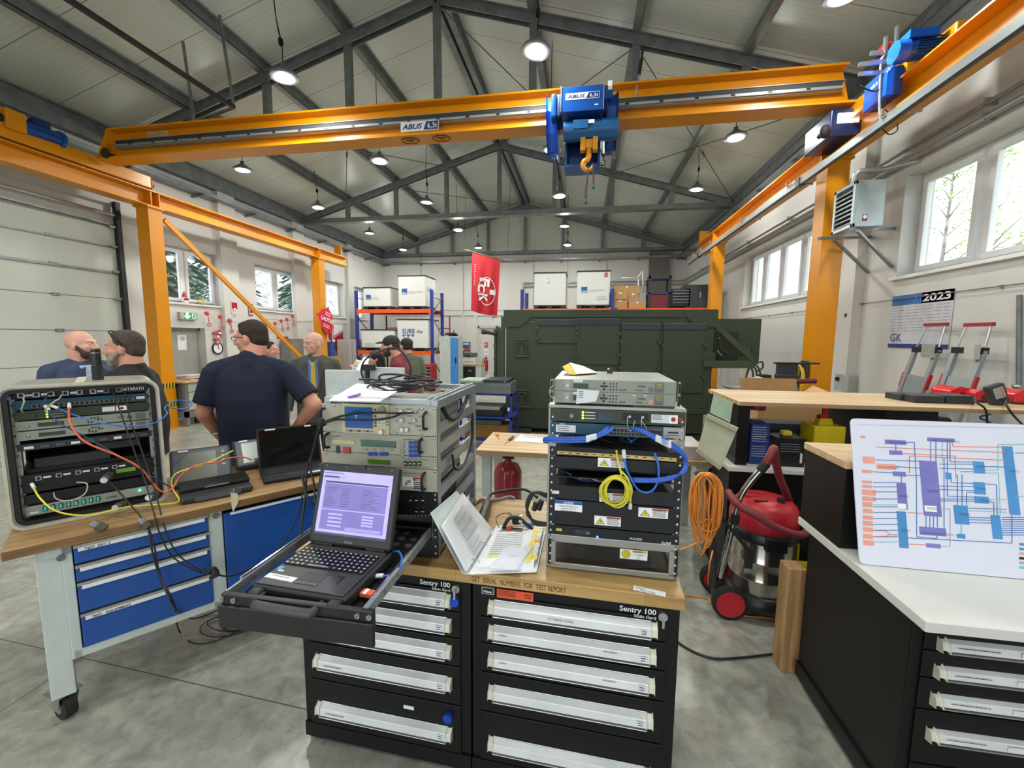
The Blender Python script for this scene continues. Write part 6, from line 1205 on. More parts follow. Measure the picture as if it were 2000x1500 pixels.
for k in range(9): q=R1(790+k*7,1006);mb.ball((q[0],-.003,q[1]),.002,paper,6,5)
screws(mb,(zE-.01,zE-.03,z1_+.01),(RW1-.010,));mb.obj('toggle_switch',u)
MB().box(0,-.003,.0,RW1,0,.075,panelb).box(.0,0,0,RW1,dp,.010,rackal).obj('lower_panel',rk)
MB().box(.03,.05,.08,RW1-.03,.5,.10,black_pl).box(.03,.49,.1,RW1-.03,.5,.2,blk).box(0,-.003,.075,.02,0,z1_,panelb).box(RW1-.02,-.003,.075,RW1,0,z1_,panelb).obj('tray_bay',rk);mb=MB();screws(mb,[.02,.05,.09,.12,.15,.18],(RW1-.010,));mb.obj('screw',rk)
# looms seen through the open right side
r=random.Random(21);lm=MB()
for k in range(11):
    z=r.choice((.10,.18,.27,.46,.55));y0=r.uniform(.06,.3);pts=[(RW1-.05-r.uniform(0,.03),y0+i*r.uniform(.05,.09),z+.04*math.sin(i*1.7+k)) for i in range(5)];lm.tube(cat(pts),r.choice((.004,.006,.008)),cblk if k % 3 else M('loom_rust','6a3a2c',.5),6)
lm.tube(cat([(RW1-.01,.10,.60),(RW1-.004,.16,.545),(RW1-.002,.26,.53),(RW1-.004,.38,.56),(RW1-.01,.50,.60)]),.010,cblk,8).tube(cat([(RW1+.004,.18,.38),(RW1+.012,.2,.31),(RW1+.012,.33,.29),(RW1+.006,.5,.36),(RW1,.54,.5)]),.006,cblk,8);lm.obj('cable_loom',rk)
MB().box(RW1-.06,.08,.40,RW1-.04,.45,.45,M('chassis_gold','8d7f55',.4,.4)).box(RW1-.039,.1,.41,RW1-.037,.3,.445,lab).box(RW1-.06,.08,.30,RW1-.04,.45,.335,M('chassis_gold','8d7f55',.4,.4)).box(RW1-.05,.35,.05,RW1-.03,.58,.22,M('unit_grey_blue','6f7c82',.4,.3)).obj('instrument_side',rk)
# papers, pen, cables on top
pt=RH+RZ0+.002;a_=[aZ(*p,pt+.008) for p in ((642,783),(742,785),(790,757),(697,750))];MB2=MB().add(a_+[p+Vector((0,0,.003)) for p in a_],[(0,1,2,3)[::-1],(4,5,6,7),(0,1,5,4),(1,2,6,5),(2,3,7,6),(3,0,4,7)],paper);MB2.lines(3,.18,.05,greyprint,a_[0].lerp(a_[1],.2)+Vector((0,.1,.004)),(0,0,0),seed=5);tag(MB2.obj('paper_sheets'),'white sheets of paper lying on the front of the left rack','paper')
a,c=aZ(681,776,pt+.018),aZ(703,770,pt+.018);tag(MB().cyl(a,c,.005,M('purple_pen','8a3fc0',.35),10).cyl(c,c+(c-a)*.2,.002,white_p,8).obj('purple_pen'),'purple pen lying on the papers on the left rack','pen')
MB().box(.0,.06,RH+.0,RW1-.03,dp,RH+.004,rackal).obj('top_plate',rk) if False else None
r=random.Random(31)
nm_=['widest loop','loop reaching to the front','loop nearest the rear edge','small inner loop','flat outer loop','loose end loop']
for k in range(6):
    cx_,cy_=-.80+r.uniform(-.05,.06),1.86+r.uniform(-.04,.08);RX_,RY_=r.uniform(.10,.19),r.uniform(.08,.15)
    cab('coiled_cable',[(cx_+RX_*math.cos(i*.8+k),cy_+RY_*math.sin(i*.8+k),pt+.010+.012*k*.6+.01*math.sin(i*2.1)) for i in range(8)],.0045,cblk,'black cable coiled on top of the left rack, '+nm_[k],grp='cables coiled on the left rack')
cab('coiled_cable',[aY(x,y,1.9) for x,y in ((715,750),(708,735),(706,718),(716,700),(740,687),(762,680),(780,684),(795,700),(802,722),(796,748))],.005,cblk,'black cable arching high above the left rack',grp='cables coiled on the left rack')
cab('coiled_cable',[aY(x,y,1.85) for x,y in ((835,742),(790,733),(752,731),(740,738),(760,748),(790,752),(830,748))],.005,cblk,'black cable looping out over the rear of the left rack',grp='cables coiled on the left rack')
mb=MB().box(-.78,1.80,pt+.02,-.735,1.82,pt+.035,black_pl).cyl((-.73,1.81,pt+.027),(-.69,1.81,pt+.027),.006,steel);tag(mb.obj('cable_plug'),'black plug with steel tip among the cables on the left rack','plug')
# test leads in front of the analyser
k1=[aY(x,y,yy) for x,y,yy in ((812,805,1.53),(785,807,1.49),(740,806,1.47),(690,808,1.47),(650,818,1.48),(630,828,1.48),(622,850,1.50),(612,880,1.5),(600,915,1.5),(595,980,1.46),(585,1050,1.4))]
cab('test_lead',k1,.0045,cblk,'black test lead with a blue tip crossing the analyser screen, upper one',grp='test leads',extra=lambda mb,P: mb.cyl(P[0],P[0]+(P[1]-P[0])*.25,.006,cblue,8).cyl(P[0]+(P[1]-P[0])*.3,P[0]+(P[1]-P[0])*.6,.0055,paper,8))
cab('test_lead',[aY(x,y,yy) for x,y,yy in ((786,806,1.53),(765,815,1.49),(730,820,1.47),(690,820,1.47),(655,820,1.48),(628,832,1.48),(615,870,1.5),(606,910,1.5),(613,945,1.48),(614,985,1.46),(600,970,1.45),(590,930,1.47))],.0045,cblk,'black test lead crossing the analyser screen, lower one',grp='test leads')
p=aY(627,825,1.48);tag(MB().ball(p,(.018,.014,.020),blk,12,8).obj('velcro_tie'),'black velcro tie bundling the test leads at the rack edge','cable tie')
# ---------------------------------------------------------------- pulled-out laptop tray
tr_=thing('laptop_tray','black rack tray pulled out on steel slides from the left rack','tray',(-1.035,1.02,.985));TW=.482
MB().box(.02,.0,0,TW-.03,.56,.006,black_pl).obj('tray_floor',tr_);MB().box(0,-.012,-.012,TW,.005,.04,black_pl).box(-.006,-.02,-.062,TW+.004,-.008,.008,black_pl).obj('front_lip',tr_,.003)
mb=MB()
for x in (.006,.045,TW-.045,TW-.01): mb.cyl((x,-.018,.025),(x,-.012,.025),.0075,steel,12).cyl((x,-.019,.025),(x,-.0185,.025),.004,dsteel,10)
mb.obj('screw',tr_)
for x,s in ((.0,1),(TW-.032,-1)):
    mb=MB().box(x,.06,.006,x+.006,.95 if s > 0 else .62,.050,chrome).box(x+.004*s,.0,.012,x+.012,.5,.042,rackal)
    for k in range(6): mb.cyl((x-.002,.1+k*.09,.028),(x+.013,.1+k*.09,.028),.006,dsteel,8)
    mb.obj('slide_rail',tr_)
mb=MB();
for k in range(8): mb.cyl((.30+(k % 3)*.05,.42+(k // 3)*.05,.006),(.30+(k % 3)*.05,.42+(k // 3)*.05,.008),.014,steel,14)
mb.obj('vent_hole',tr_)
LZ=.993;lp=thing('rugged_laptop','rugged laptop with lit purple screen standing on the pulled-out tray','laptop',(-.975,1.055,LZ),-3);LWd,LD=.325,.275;lpg=M('laptop_charcoal','242527',.5);lpm=M('laptop_grey','3a3a3a',.45)
MB().box(0,0,0,LWd,LD,.040,lpg).obj('base',lp,.010,seg=3);MB().box(.012,.006,.040,LWd-.012,LD-.02,.044,lpm).obj('palm_rest',lp,.002)
for x in (.012,LWd-.05): MB().box(x,-.03,.004,x+.04,.005,.036,lpg).obj('corner_bumper',lp,.008)
MB().tube(cat([(.05,-.005,.018),(.055,-.045,.018),(.08,-.055,.018),(LWd-.10,-.055,.018),(LWd-.075,-.045,.018),(LWd-.07,-.005,.018)],4),.013,lpm,8,flat=.6).obj('handle',lp)
mb=MB()
for r_ in range(6):
    n_=15;
    for c_ in range(n_):
        if r_ == 0 and 4 <= c_ <= 8: continue
        x=.018+c_*.0193;y=.115+r_*.0185 ;hh=.012 if r_ == 5 else .0155
        mb.box(x,y,.044,x+.0165,y+hh,.049,black_pl).box(x+.005,y+.005,.0491,x+.0105,y+.010,.0493,lab)
mb.box(.018+4*.0193,.115,.044,.018+9*.0193-.003,.1305,.049,black_pl).box(.018+4.5*.0193,.121,.0491,.018+8.3*.0193,.123,.0493,lab);mb.obj('keyboard',lp)
MB().box(.125,.045,.044,.205,.095,.0445,black_pl).box(.125,.028,.044,.165,.040,.046,mg).box(.167,.028,.044,.205,.040,.046,mg).obj('touchpad',lp)
mb=MB().at((.015,.035,.0446),(0,0,-3)).box(0,0,0,.105,.024,.0004,paper).lines(1,.07,.010,greyprint,(.018,.017,.0003),(0,0,0),seed=4);mb.T=None;mb.box(.018,.082,.0445,.036,.100,.0449,M('sticker_blue','2a8fd0',.3)).box(.030,.074,.0445,.05,.081,.0449,lab);mb.obj('sticker',lp)
MB().box(LWd-.07,.05,.044,LWd-.065,.09,.0455,black_pl).box(LWd-.09,.088,.044,LWd-.065,.092,.0455,black_pl).obj('latch_mark',lp)
ST=Matrix.Translation((0,LD-.01,.045)) @ Matrix.Rotation(math.radians(72),4,'X');SHh=.285
MB().mx(ST).box(0,.0,-.012,LWd,SHh,.014,lpg).obj('lid',lp,.010,seg=3)
scrm=M('screen_lavender','9b93e6',.2,emit=.72);scrd=M('screen_violet','6a5fa8',.2,emit=.42);scrn=M('screen_navy','2a2550',.2,emit=.2)
mb=MB().mx(ST);sx,sy,sw,sh_=.022,.034,LWd-.044,SHh-.062;z=.0145
def sq(x0,y0,x1,y1,m,dz=0): mb.box(sx+sw*x0,sy+sh_*y0,z,sx+sw*x1,sy+sh_*y1,z+.0006+dz,m)
sq(0,0,1,1,scrm);sq(.0,.0,1,.035,scrn,.0002);sq(.05,.40,.95,.80,scrd,.0002);sq(.05,.08,.95,.385,scrd,.0002);sq(.05,.81,.95,.84,scrn,.0002);sq(.02,.895,.24,.92,scrn,.0002);sq(.24,.895,.34,.92,M('screen_green','7aa0a8',.2,emit=.5),.0002)
for k in range(4): sq(.16,.13+k*.06,.36,.155+k*.06,scrm,.0004)
for k in range(4): sq(.64,.18+k*.045,.80,.205+k*.045,scrm,.0004)
for k in range(9): sq(.08,.45+k*.035,.08+.12+.05*math.sin(k),.457+k*.035,scrn,.0004);sq(.30,.45+k*.035,.42,.457+k*.035,scrn,.0004);sq(.60,.45+k*.035,.85-.05*(k % 3),.457+k*.035,scrn,.0004)
sq(.42,.09,.92,.14,M('screen_table','8a82c8',.2,emit=.6),.0004);sq(.02,.96,.3,.975,scrd,.0004);mb.obj('screen',lp,label='lit lavender screen full of form fields')
mb=MB().mx(ST).text('Getac',.014,greyprint,(LWd/2,.012,.0145),(0,0,0),'c',shear=.2).box(LWd*.42,SHh-.012,.012,LWd*.58,SHh-.002,.018,black_pl)
for x in (.03,LWd*.35,LWd*.62,LWd-.03): mb.ball((x,SHh-.010,.0145),.003,steel,8,6)
mb.obj('lid_details',lp)
for x in (.025,LWd-.095): MB().cyl((x,LD-.008,.048),(x+.07,LD-.008,.048),.012,lpm,12).obj('hinge',lp)
MB().box(LWd+.003,.06,.008,LWd+.045,.085,.022,M('usb_orange','f06a3a',.3)).box(LWd+.012,.06,.009,LWd+.025,.086,.0225,paper).obj('usb_stick',lp,.002)
cab('short_cable',[(-.648,1.20,LZ+.015),(-.60,1.205,LZ+.02),(-.575,1.225,LZ+.03),(-.585,1.27,LZ+.045),(-.615,1.31,LZ+.045),(-.645,1.33,LZ+.03)],.0035,cblue,'short blue network cable plugged into the right side of the rugged laptop',extra=boots)
# ================================================================ black equipment rack (right)
R2P=Vector((-.112,1.556,.892));R2A=-1.1
def R2(px,py): q=toloc(aP(px,py,R2P,R2A),R2P,R2A);return q.x,q.z
er=thing('equipment_rack','rack of black panels, switches and blue cables on the right of the maple top','equipment rack',R2P,R2A);W2=.478;H2=.643;ralu=M('rack_top_aluminium','9b9d98',.35,.6,var=.1)
mb=MB().box(-.008,0,H2-.012,W2+.004,.56,H2,ralu).box(.30,.03,H2,.45,.5,H2+.004,ralu)
for x in (-.008,W2-.012):
    for y in (.004,.53): mb.box(x,y,0,x+.016,y+.03,H2-.012,ralu)
    mb.box(x,.03,.0,x+.014,.53,.018,ralu)
mb.box(0,.004,0,W2,.03,.016,ralu);mb.obj('rack_frame',er,.002)
def rr2(mb,px0,py0,px1,py1,mat,d=.002,y=-.003):
    # the rows slope with the view, so the height is taken at the left edge
    a,c=R2(px0,py0),R2(px1,py1);mb.box(min(a[0],c[0]),y-d,min(a[1],c[1]),max(a[0],c[0]),y,max(a[1],c[1]),mat);return a,c
def z2(py,px=1072): return R2(px,py)[1]
rows2=[('receiver_unit',796,822,panelo),('network_switch',823,846,tealp),('patch_panel',870,888,panelb),('blank_panel',889,912,panelb),('cable_bay_lip',912,914,panelb),('blank_panel',945,972,panelb),('amplifier_panel',973,1022,panelb),('power_distribution_unit',1023,1042,panelb)]
U={}
for i,(nm,a,c,m_) in enumerate(rows2):
    zt_,zb_=z2(a),z2(c);U[i]=(MB().box(0,-.003,zb_+.001,W2,.0,zt_-.001,m_).box(.02,0,zb_+.003,W2-.02,.42,zt_-.003,blk).obj(nm,er,.001),zb_,zt_)
mb=MB().box(0,-.003,z2(945),.028,0,z2(912),panelb).box(W2-.028,-.003,z2(945),W2,0,z2(912),panelb).box(.028,.2,z2(945),W2-.028,.21,z2(912),blk).box(.028,.0,z2(930),W2-.028,.2,z2(928),panelb).box(0,-.003,z2(870),.022,0,z2(847),ralu).box(W2-.022,-.003,z2(870),W2,0,z2(847),ralu);mb.obj('cable_bay',er)
mb=MB();z=.03
while z < H2-.02:
    for x in (.010,W2-.010): mb.ball((x,-.005,z),(.0055,.003,.0055),steel,8,6)
    z += .0315
mb.obj('screw',er)
u,zb_,zt_=U[0];mb=MB();hm=(zb_+zt_)/2
for k in range(3): mb.ball((.120,-.005,zt_-.012-k*.011),.0042,led,10,7).box(.128,-.004,zt_-.0135-k*.011,.165,-.003,zt_-.0105-k*.011,lab)
mb.box(.175,-.005,zb_+.010,.235,-.003,zt_-.010,M('blue_grey_screen','33445c',.2)).box(.265,-.012,zb_+.018,.35,-.003,zt_-.010,panelb).box(.362,-.004,zb_+.010,.422,-.003,zt_-.010,lab).box(.422,-.004,zb_+.010,.452,-.003,zt_-.010,paper).cyl((.437,-.006,hm),(.437,-.004,hm),.008,red_p).lines(4,.032,.018,ink,(.366,-.0045,zt_-.013),seed=6).box(.456,-.004,hm-.010,.466,-.003,hm+.006,red_p)
mb.cyl((.080,-.012,hm),(.080,-.003,hm),.008,dsteel,14).cyl((.080,-.022,hm),(.080,-.012,hm),.003,steel,8).box(.04,-.006,zb_+.01,.06,-.003,zt_-.01,dg)
for k in (0,1): mb.cyl((.285+k*.045,-.026,zt_-.018),(.285+k*.045,-.010,zt_-.018),.005,chrome,10)
mb.obj('front_details',u)
for k in (0,1): x=.278+k*.048;MB().tube(cat([(x,-.024,zt_-.018),(x,-.028,zt_-.045),(x+.008,-.028,zt_-.068),(x+.018,-.028,zt_-.060),(x+.025*(1 if k == 0 else-.0),-.026,zt_-.03)],5),.0016,steel,6).obj('coax_jumper',u)
u,zb_,zt_=U[1];mb=MB();mb.box(.022,-.005,zb_+.008,.095,-.003,zt_-.010,lab).lines(3,.045,.022,ink,(.028,-.0055,zt_-.014),seed=3).text('CISCO',.007,lab,(.035,-.004,zt_-.008),bold=.01).box(.215,-.006,zb_+.004,.40,-.003,zt_-.008,M('port_frame','5d6265',.4,.4)).box(.405,-.006,zb_+.004,.475,-.003,zt_-.002,M('psu_plate_grey','a7a9a5',.4,.4)).box(.42,-.007,zb_+.022,.455,-.006,zb_+.028,ink).box(.415,-.007,zb_+.014,.46,-.006,zb_+.016,ink)
for g in range(14):
    for j in range(2): x=.218+g*.013;mb.box(x,-.007,zb_+.007+j*.013,x+.010,-.0055,zb_+.016+j*.013,blk)
mb.obj('ports',u)
u,zb_,zt_=U[2];mb=MB().add([(.028,-.004,zb_+.006),(.455,-.004,zb_+.002),(.455,-.004,zb_+.016),(.028,-.004,zb_+.018)],[(0,1,2,3)],M('strip_yellow','c9b268',.5))
for k in range(14): mb.box(.04+k*.030,-.0045,zb_+.010,.052+k*.030,-.004,zb_+.013,ink)
mb.obj('label_strip',u);P7=MB()
for k in range(16): P7.box(.04+k*.026,-.006,zt_-.016,.056+k*.026,-.003,zt_-.004,blk)
P7.obj('ports',u)
wy=M('warning_yellow','e8d23a',.4);wo=M('warning_orange','b54a24',.5)
def warn(u,px0,py0,px1,py1,y=-.003):
    mb=MB();a,c=rr2(mb,px0,py0,px1,py1,paper,.001,y);x0,z1=a;x1,z0=c;w,h=x1-x0,z1-z0
    mb.box(x0+w*.46,y-.0015,z0+h*.78,x1-w*.02,y-.001,z1-h*.04,wo).text('WARNING',h*.13,ink,(x0+w*.52,y-.0017,z0+h*.82),bold=.02,w=w*.40).lines(6,w*.48,h*.7,ink,(x0+w*.48,y-.0012,z0+h*.74),seed=int(px0),t=.4)
    mb.add([(x0+w*.06,y-.0014,z0+h*.14),(x0+w*.40,y-.0014,z0+h*.14),(x0+w*.23,y-.0014,z0+h*.82)],[(0,1,2)],ink).add([(x0+w*.09,y-.0017,z0+h*.18),(x0+w*.37,y-.0017,z0+h*.18),(x0+w*.23,y-.0017,z0+h*.74)],[(0,1,2)],wy)
    mb.add([(x0+w*.24,y-.002,z0+h*.60),(x0+w*.19,y-.002,z0+h*.40),(x0+w*.23,y-.002,z0+h*.42),(x0+w*.21,y-.002,z0+h*.24),(x0+w*.27,y-.002,z0+h*.46),(x0+w*.235,y-.002,z0+h*.44)],[(0,1,2,5),(2,3,4,5)],ink);mb.obj('warning_label',u,label='white label with yellow warning triangle')
warn(U[3][0],1168,893,1222,914);warn(U[5][0],1171,961,1225,983);warn(U[6][0],1161,1006,1212,1028);warn(U[6][0],1247,990,1304,1013)
mb=MB();a,c=rr2(mb,1084,975,1137,1000,paper,.001);mb.box(a[0],-.0045,a[1]-.014,c[0],-.004,a[1],gsa).text('NOTICE',.010,paper,((a[0]+c[0])/2,-.0047,a[1]-.012),(90,0,0),'c',shear=.2,bold=.02)
for k,s in enumerate(('Degraded RF performance','may occur with wind','speeds above 45 mph.')): mb.text(s,.0065,ink,((a[0]+c[0])/2,-.0046,a[1]-.024-k*.009),(90,0,0),'c',bold=.01)
mb.obj('notice_label',U[6][0],label='blue and white NOTICE label');mb=MB();rr2(mb,1078,957,1092,964,lab,.001);mb.obj('small_label',U[5][0])
u,zb_,zt_=U[7];mb=MB().box(.03,-.004,zb_+.016,.052,-.003,zb_+.026,M('strip_yellow','c9b268',.5)).ball((.186,-.005,zb_+.006),.0045,ledb,10,7).text('PULIZZI',.011,lab,(.305,-.004,zb_+.008),bold=.02,w=.042).text('Z-LINE',.013,lab,(.415,-.004,zb_+.002),shear=.3,bold=.02,w=.036).box(.10,-.006,zb_+.012,.16,-.003,zb_+.030,dg).box(.145,-.010,zb_+.018,.155,-.005,zb_+.022,steel);mb.obj('front_details',u)
zt_=z2(1041);zb_=.018;dr=MB().box(.012,-.006,zt_-.030,W2-.012,.004,zt_,ralu).box(.012,-.006,zb_-.012,W2-.012,.004,zb_+.010,ralu).box(.012,-.006,zb_,.03,.004,zt_-.02,ralu).box(W2-.032,-.006,zb_,W2-.012,.004,zt_-.02,ralu).box(.0,-.004,zb_,.012,0,zt_-.02,panelb).box(W2-.012,-.004,zb_,W2,0,zt_-.02,panelb).obj('window_drawer',er,.002)
MB().box(.03,-.001,zb_+.01,W2-.032,.001,zt_-.03,glass_mat('smoked_glass',(.35,.37,.38),.3)).obj('smoked_pane',dr);MB().box(.03,.35,zb_,W2-.03,.355,zt_,mg).box(.03,.02,zb_-.004,W2-.03,.35,zb_,card).box(.09,.10,zb_+.03,.20,.104,zt_-.04,rackal).box(.10,.098,zb_+.035,.19,.1,zt_-.045,blk).box(.21,.1,zb_+.03,.29,.104,zt_-.045,dg).obj('drawer_inside',dr)
mb=MB();a,c=rr2(mb,1211,1071,1264,1095,lab,.001,-.001);mb.cyl((a[0]+.022,-.003,(a[1]+c[1])/2),(a[0]+.022,-.002,(a[1]+c[1])/2),.017,M('ring_olive_yellow','b5a920',.5),20).box(a[0]+.045,-.0025,a[1]-.010,c[0]-.003,-.002,a[1]-.002,M('ring_olive_yellow','b5a920',.5)).text('CAUTION',.007,ink,(a[0]+.050,-.003,a[1]-.009),bold=.02).text('TWO PERSON',.006,ink,(a[0]+.052,-.003,a[1]-.020),w=.036).text('LIFT',.006,ink,(a[0]+.064,-.003,a[1]-.029)).text('100 lbs',.006,ink,(a[0]+.058,-.003,a[1]-.038));mb.obj('caution_label',dr)
# modems on top
def modem2(z,lb,px0,tagl,knobc):
    t=thing('satellite_modem',lb,'modem',R2P+Vector((.012,.02,z-.892)),R2A,group='modems on the right rack');w=.435;h=.044
    MB().box(0,.0,0,w,.42,h,M('modem_case','a4a69e',.4,.3)).box(-.0,-.004,0,w,0,h,modemg).obj('modem_body',t,.001);mb=MB()
    mb.box(.07,-.006,.012,.125,-.004,.030,M('lcd_dark','3a4034',.3)).box(.038,-.006,.004,.060,-.004,.040,M('plate_grey','9a9c95',.4,.3)).cyl((.049,-.016,.022),(.049,-.006,.022),.006,chrome,12).box(.07,-.0055,.034,.105,-.004,.043,lab)
    for (dx,dz) in ((0,.011),(0,-.011),(-.009,0),(.009,0),(0,0)): mb.box(.182+dx-.004,-.007,.022+dz-.003,.182+dx+.004,-.004,.022+dz+.003,ink)
    for i in range(3):
        for j in range(3): mb.ball((.205+i*.011,-.005,.010+j*.011),.0028,ink,8,6)
    for i in range(3): mb.box(.238+i*.008,-.006,.008,.243+i*.008,-.004,.012,ink)
    mb.text('ViaSat',.010,ink,(.300,-.0045,.022),bold=.02,w=.030).text('LinkWay',.008,ink,(.295,-.0045,.008),shear=.3,bold=.01,w=.026)
    for i in range(6): mb.ball((.290+i*.013,-.005,.036),.0014,ledo if (i in (0,3)) and not tagl else mg,6,5)
    mb.box(.362,-.006,.004,.392,-.004,.040,M('modem_panel','63695e',.5)).lines(3,.02,.02,wy,(.366,-.0065,.036),seed=2,t=.2)
    mb.obj('front_details',t);MB().cyl((.348,-.012,.014),(.348,-.004,.014),.010,knobc,18).obj('knob',t)
    for x in (-.012,w+.004): MB().box(x if x > 0 else x-.004,-.006,0,x+.010,-.002,h,modemg).box(x,-.020,.006,x+.006,-.006,.010,blk).box(x,-.020,.034,x+.006,-.006,.038,blk).box(x,-.024,.006,x+.006,-.018,.038,blk).obj('rack_ear',t)
zt2=.892+H2+.005;modem2(zt2+.001,'lower grey-green satellite modem with a pink round knob on the right rack',0,0,M('knob_pink','c98f7e',.5));modem2(zt2+.046,'upper grey-green satellite modem on top of the right rack',0,1,M('knob_grey','6d6f72',.4))
# manila tags
def tagsheet(pts,mat,lb,z_=.0015,lines_=True,nm='paper_tag'):
    mb=MB();mb.add(pts+[p+Vector((0,0,z_)) for p in pts],[tuple(range(len(pts)))[::-1],tuple(range(len(pts),2*len(pts)))]+[(i,(i+1) % len(pts),len(pts)+(i+1) % len(pts),len(pts)+i) for i in range(len(pts))],mat);return tag(mb.obj(nm),lb,'tag')
zz=zt2+.092;ty=M('tag_yellow','dfc04a',.6)
pa=[aZ(1098,716,zz+.03),aZ(1110,731,zz+.003),aZ(1125,732,zz+.003),aZ(1167,729,zz+.002),aZ(1140,716,zz+.004),aZ(1112,709,zz+.03)]
mb=MB().add(pa,[(0,1,2,5),(5,2,3,4)],ty).add([p+Vector((0,0,.003)) for p in pa],[(5,4,3,2)],paper).tube(cat([pa[1],R2P+Vector((.005,-.02,H2+.07)),R2P+Vector((.0,-.03,H2+.04)),R2P+Vector((.025,-.03,H2+.02))]),.0015,cwhite,5);tag(mb.obj('yellow_tag'),'curled yellow tag on top of the upper modem','tag')
pa=[aP(x,y,(0,1.50,0),-4) for x,y in ((1127,760),(1171,763),(1164,784),(1125,789))];mb=MB().add(pa,[(0,1,2,3)],lab).add([p+Vector((0,.0012,0)) for p in pa],[(3,2,1,0)],lab);mb.lines(4,.03,.028,gsa,pa[0]+Vector((.006,-.001,-.006)),(90,0,0),seed=2).lines(4,.03,.028,gsa,pa[0]+Vector((.044,-.001,-.007)),(90,0,0),seed=4);pb_=[aZ(1083,776,1.537),aZ(1102,785,1.537),aZ(1127,789,1.537),aZ(1127,775,1.537),aZ(1095,773,1.537)];mb.add(pb_,[(0,1,2,3,4)],M('manila_tag','c9c2a8',.7));tag(mb.obj('printed_tag'),'folded white tag with blue print in front of the lower modem','tag')
p=aZ(1191,727,zz+.004);tag(MB().box(p.x-.012,p.y-.008,zz,p.x+.012,p.y+.008,zz+.014,black_pl).ball((p.x-.006,p.y,zz+.018),.005,wy,8,6).obj('binder_clip'),'tiny black and yellow clip on top of the upper modem','clip')
# blue cable bundles and yellow coil
def P2(px,py,y=-.03): n=toloc(aP(px,py,R2P+Vector((0,y,0)),R2A),R2P,R2A);return R2P+Matrix.Rotation(math.radians(R2A),3,'Z') @ n
g1='blue network cables on the right rack';bpos=['topmost','upper middle','lower middle','lowest']
for k in range(4):
    o=k*2.6-3.9;cab('network_cable',[P2(1182+k*5,834),P2(1178+k*4,842+o*.3,-.05),P2(1165,852+o*.7,-.06),P2(1145,858+o,-.06),P2(1100,859+o,-.05),P2(1072,858+o,-.04),P2(1062,860+o*.6,0),P2(1068,862+o*.5,.06),P2(1090,866,.1)],.0042,cblue if k % 2 else M('cable_royal_blue','2450b4',.4),'blue network cable in the bundle leaving the switch to the left, '+bpos[k],grp=g1,extra=lambda mb,P: mb.cyl(P[2],P[3],.0058,lab,8))
for k in range(5):
    o=k*2.6-5;cab('network_cable',[P2(1232+k*2,836+k*1.5),P2(1255,842+o*.5,-.05),P2(1280,855+o*.7,-.055),P2(1310,868+o,-.05),P2(1335,888+o*.6,-.03),P2(1342-k,905,-.02),P2(1338-k*2,922,-.03),P2(1315,932+o*.5,-.04),P2(1280,938+o*.6,-.03),P2(1230,937+o*.6,-.01),P2(1190,933+o*.4,.03)],.0042,cblue if k % 2 else M('cable_royal_blue','2450b4',.4),'blue network cable looping off the right side of the rack, '+['outermost','second from outside','middle one','second from inside','innermost'][k],grp=g1,extra=lambda mb,P: mb.cyl(P[2],P[3],.0056,lab,8) if True else None)
cab('network_cable',[P2(1218,880),P2(1220,895,-.02),P2(1223,915,-.03),P2(1232,935,-.03),P2(1245,955,-.02),P2(1262,962,-.02),P2(1277,955,-.02),P2(1286,935,-.02),P2(1285,905,-.02),P2(1278,884,-.005)],.004,cblue,'single blue network cable drooping in a U below the patch panel',grp=g1,extra=boots)
for k in range(3): cab('patch_cable',[P2(1088+k*12,928,.1),P2(1105+k*12,922+k*6,.03),P2(1125+k*14,934,.02),P2(1150+k*12,940,.04),P2(1180+k*8,928,.1)],.0035,cblued if k < 2 else cwhite,['dark blue patch cable low in the cable bay of the right rack','dark blue patch cable deeper in the cable bay of the right rack','white patch cable in the cable bay of the right rack'][k],grp='patch cables in the right rack')
mb=MB().tube(cat([P2(1204,880),P2(1206,895,-.02),P2(1210,912,-.035),P2(1214,928,-.04)]),.0036,cyel,8)
for k in range(7):
    cx_,cz_=R2(1198+(k % 3)*3,952+(k % 2)*2);rx,rz_=.042+.003*(k % 4),.050+.003*(k % 3);mb.tube([(R2P.x+cx_+rx*math.cos(i*.35)*(1+.1*math.sin(k)),R2P.y-.028-.004*k,.892+cz_+rz_*math.sin(i*.35)) for i in range(18)],.0036,cyel,6,True)
mb.tube(cat([P2(1213,920,-.04),P2(1226,935,-.04),P2(1232,960,-.035),P2(1231,982,-.03)]),.0036,cyel,8);c=P2(1231,988,-.03);mb.box(c.x-.006,c.y-.004,c.z-.012,c.x+.006,c.y+.004,c.z+.010,M('clear_plug','d9c7cf',.2));tag(mb.obj('yellow_cable_coil'),'coil of yellow network cable hanging in front of the right rack','cable')
r=random.Random(17);mb=MB()
for k in range(12):
    x=r.uniform(.08,.42);mb.tube(cat([(R2P.x+x,R2P.y+r.uniform(.04,.15),.892+z2(848)),(R2P.x+x+r.uniform(-.05,.05),R2P.y+r.uniform(.02,.1),.892+z2(860)),(R2P.x+x+r.uniform(-.06,.06),R2P.y+r.uniform(.05,.15),.892+z2(869))]),.003,cblk if k % 3 else cblue,6)
mb.obj('loose_wiring',None);o=bpy.data.objects['loose_wiring'];o.parent=er;o.matrix_parent_inverse=(Matrix.Translation(R2P) @ Matrix.Rotation(math.radians(R2A),4,'Z')).inverted()
# twist handle standing in front of the drawer
p=aZ(1187,1116,.892);tag(MB().cyl((p.x,p.y,.893),(p.x+.004,p.y-.004,.908),.009,M('clear_plastic_grey','9fa5a6',.15),14).cyl((p.x-.002,p.y,.905),(p.x-.025,p.y+.03,.925),.006,M('clear_plastic_grey','9fa5a6',.15),10,.003).obj('plastic_plug'),'small clear plastic plug lying in front of the smoked drawer','plug')
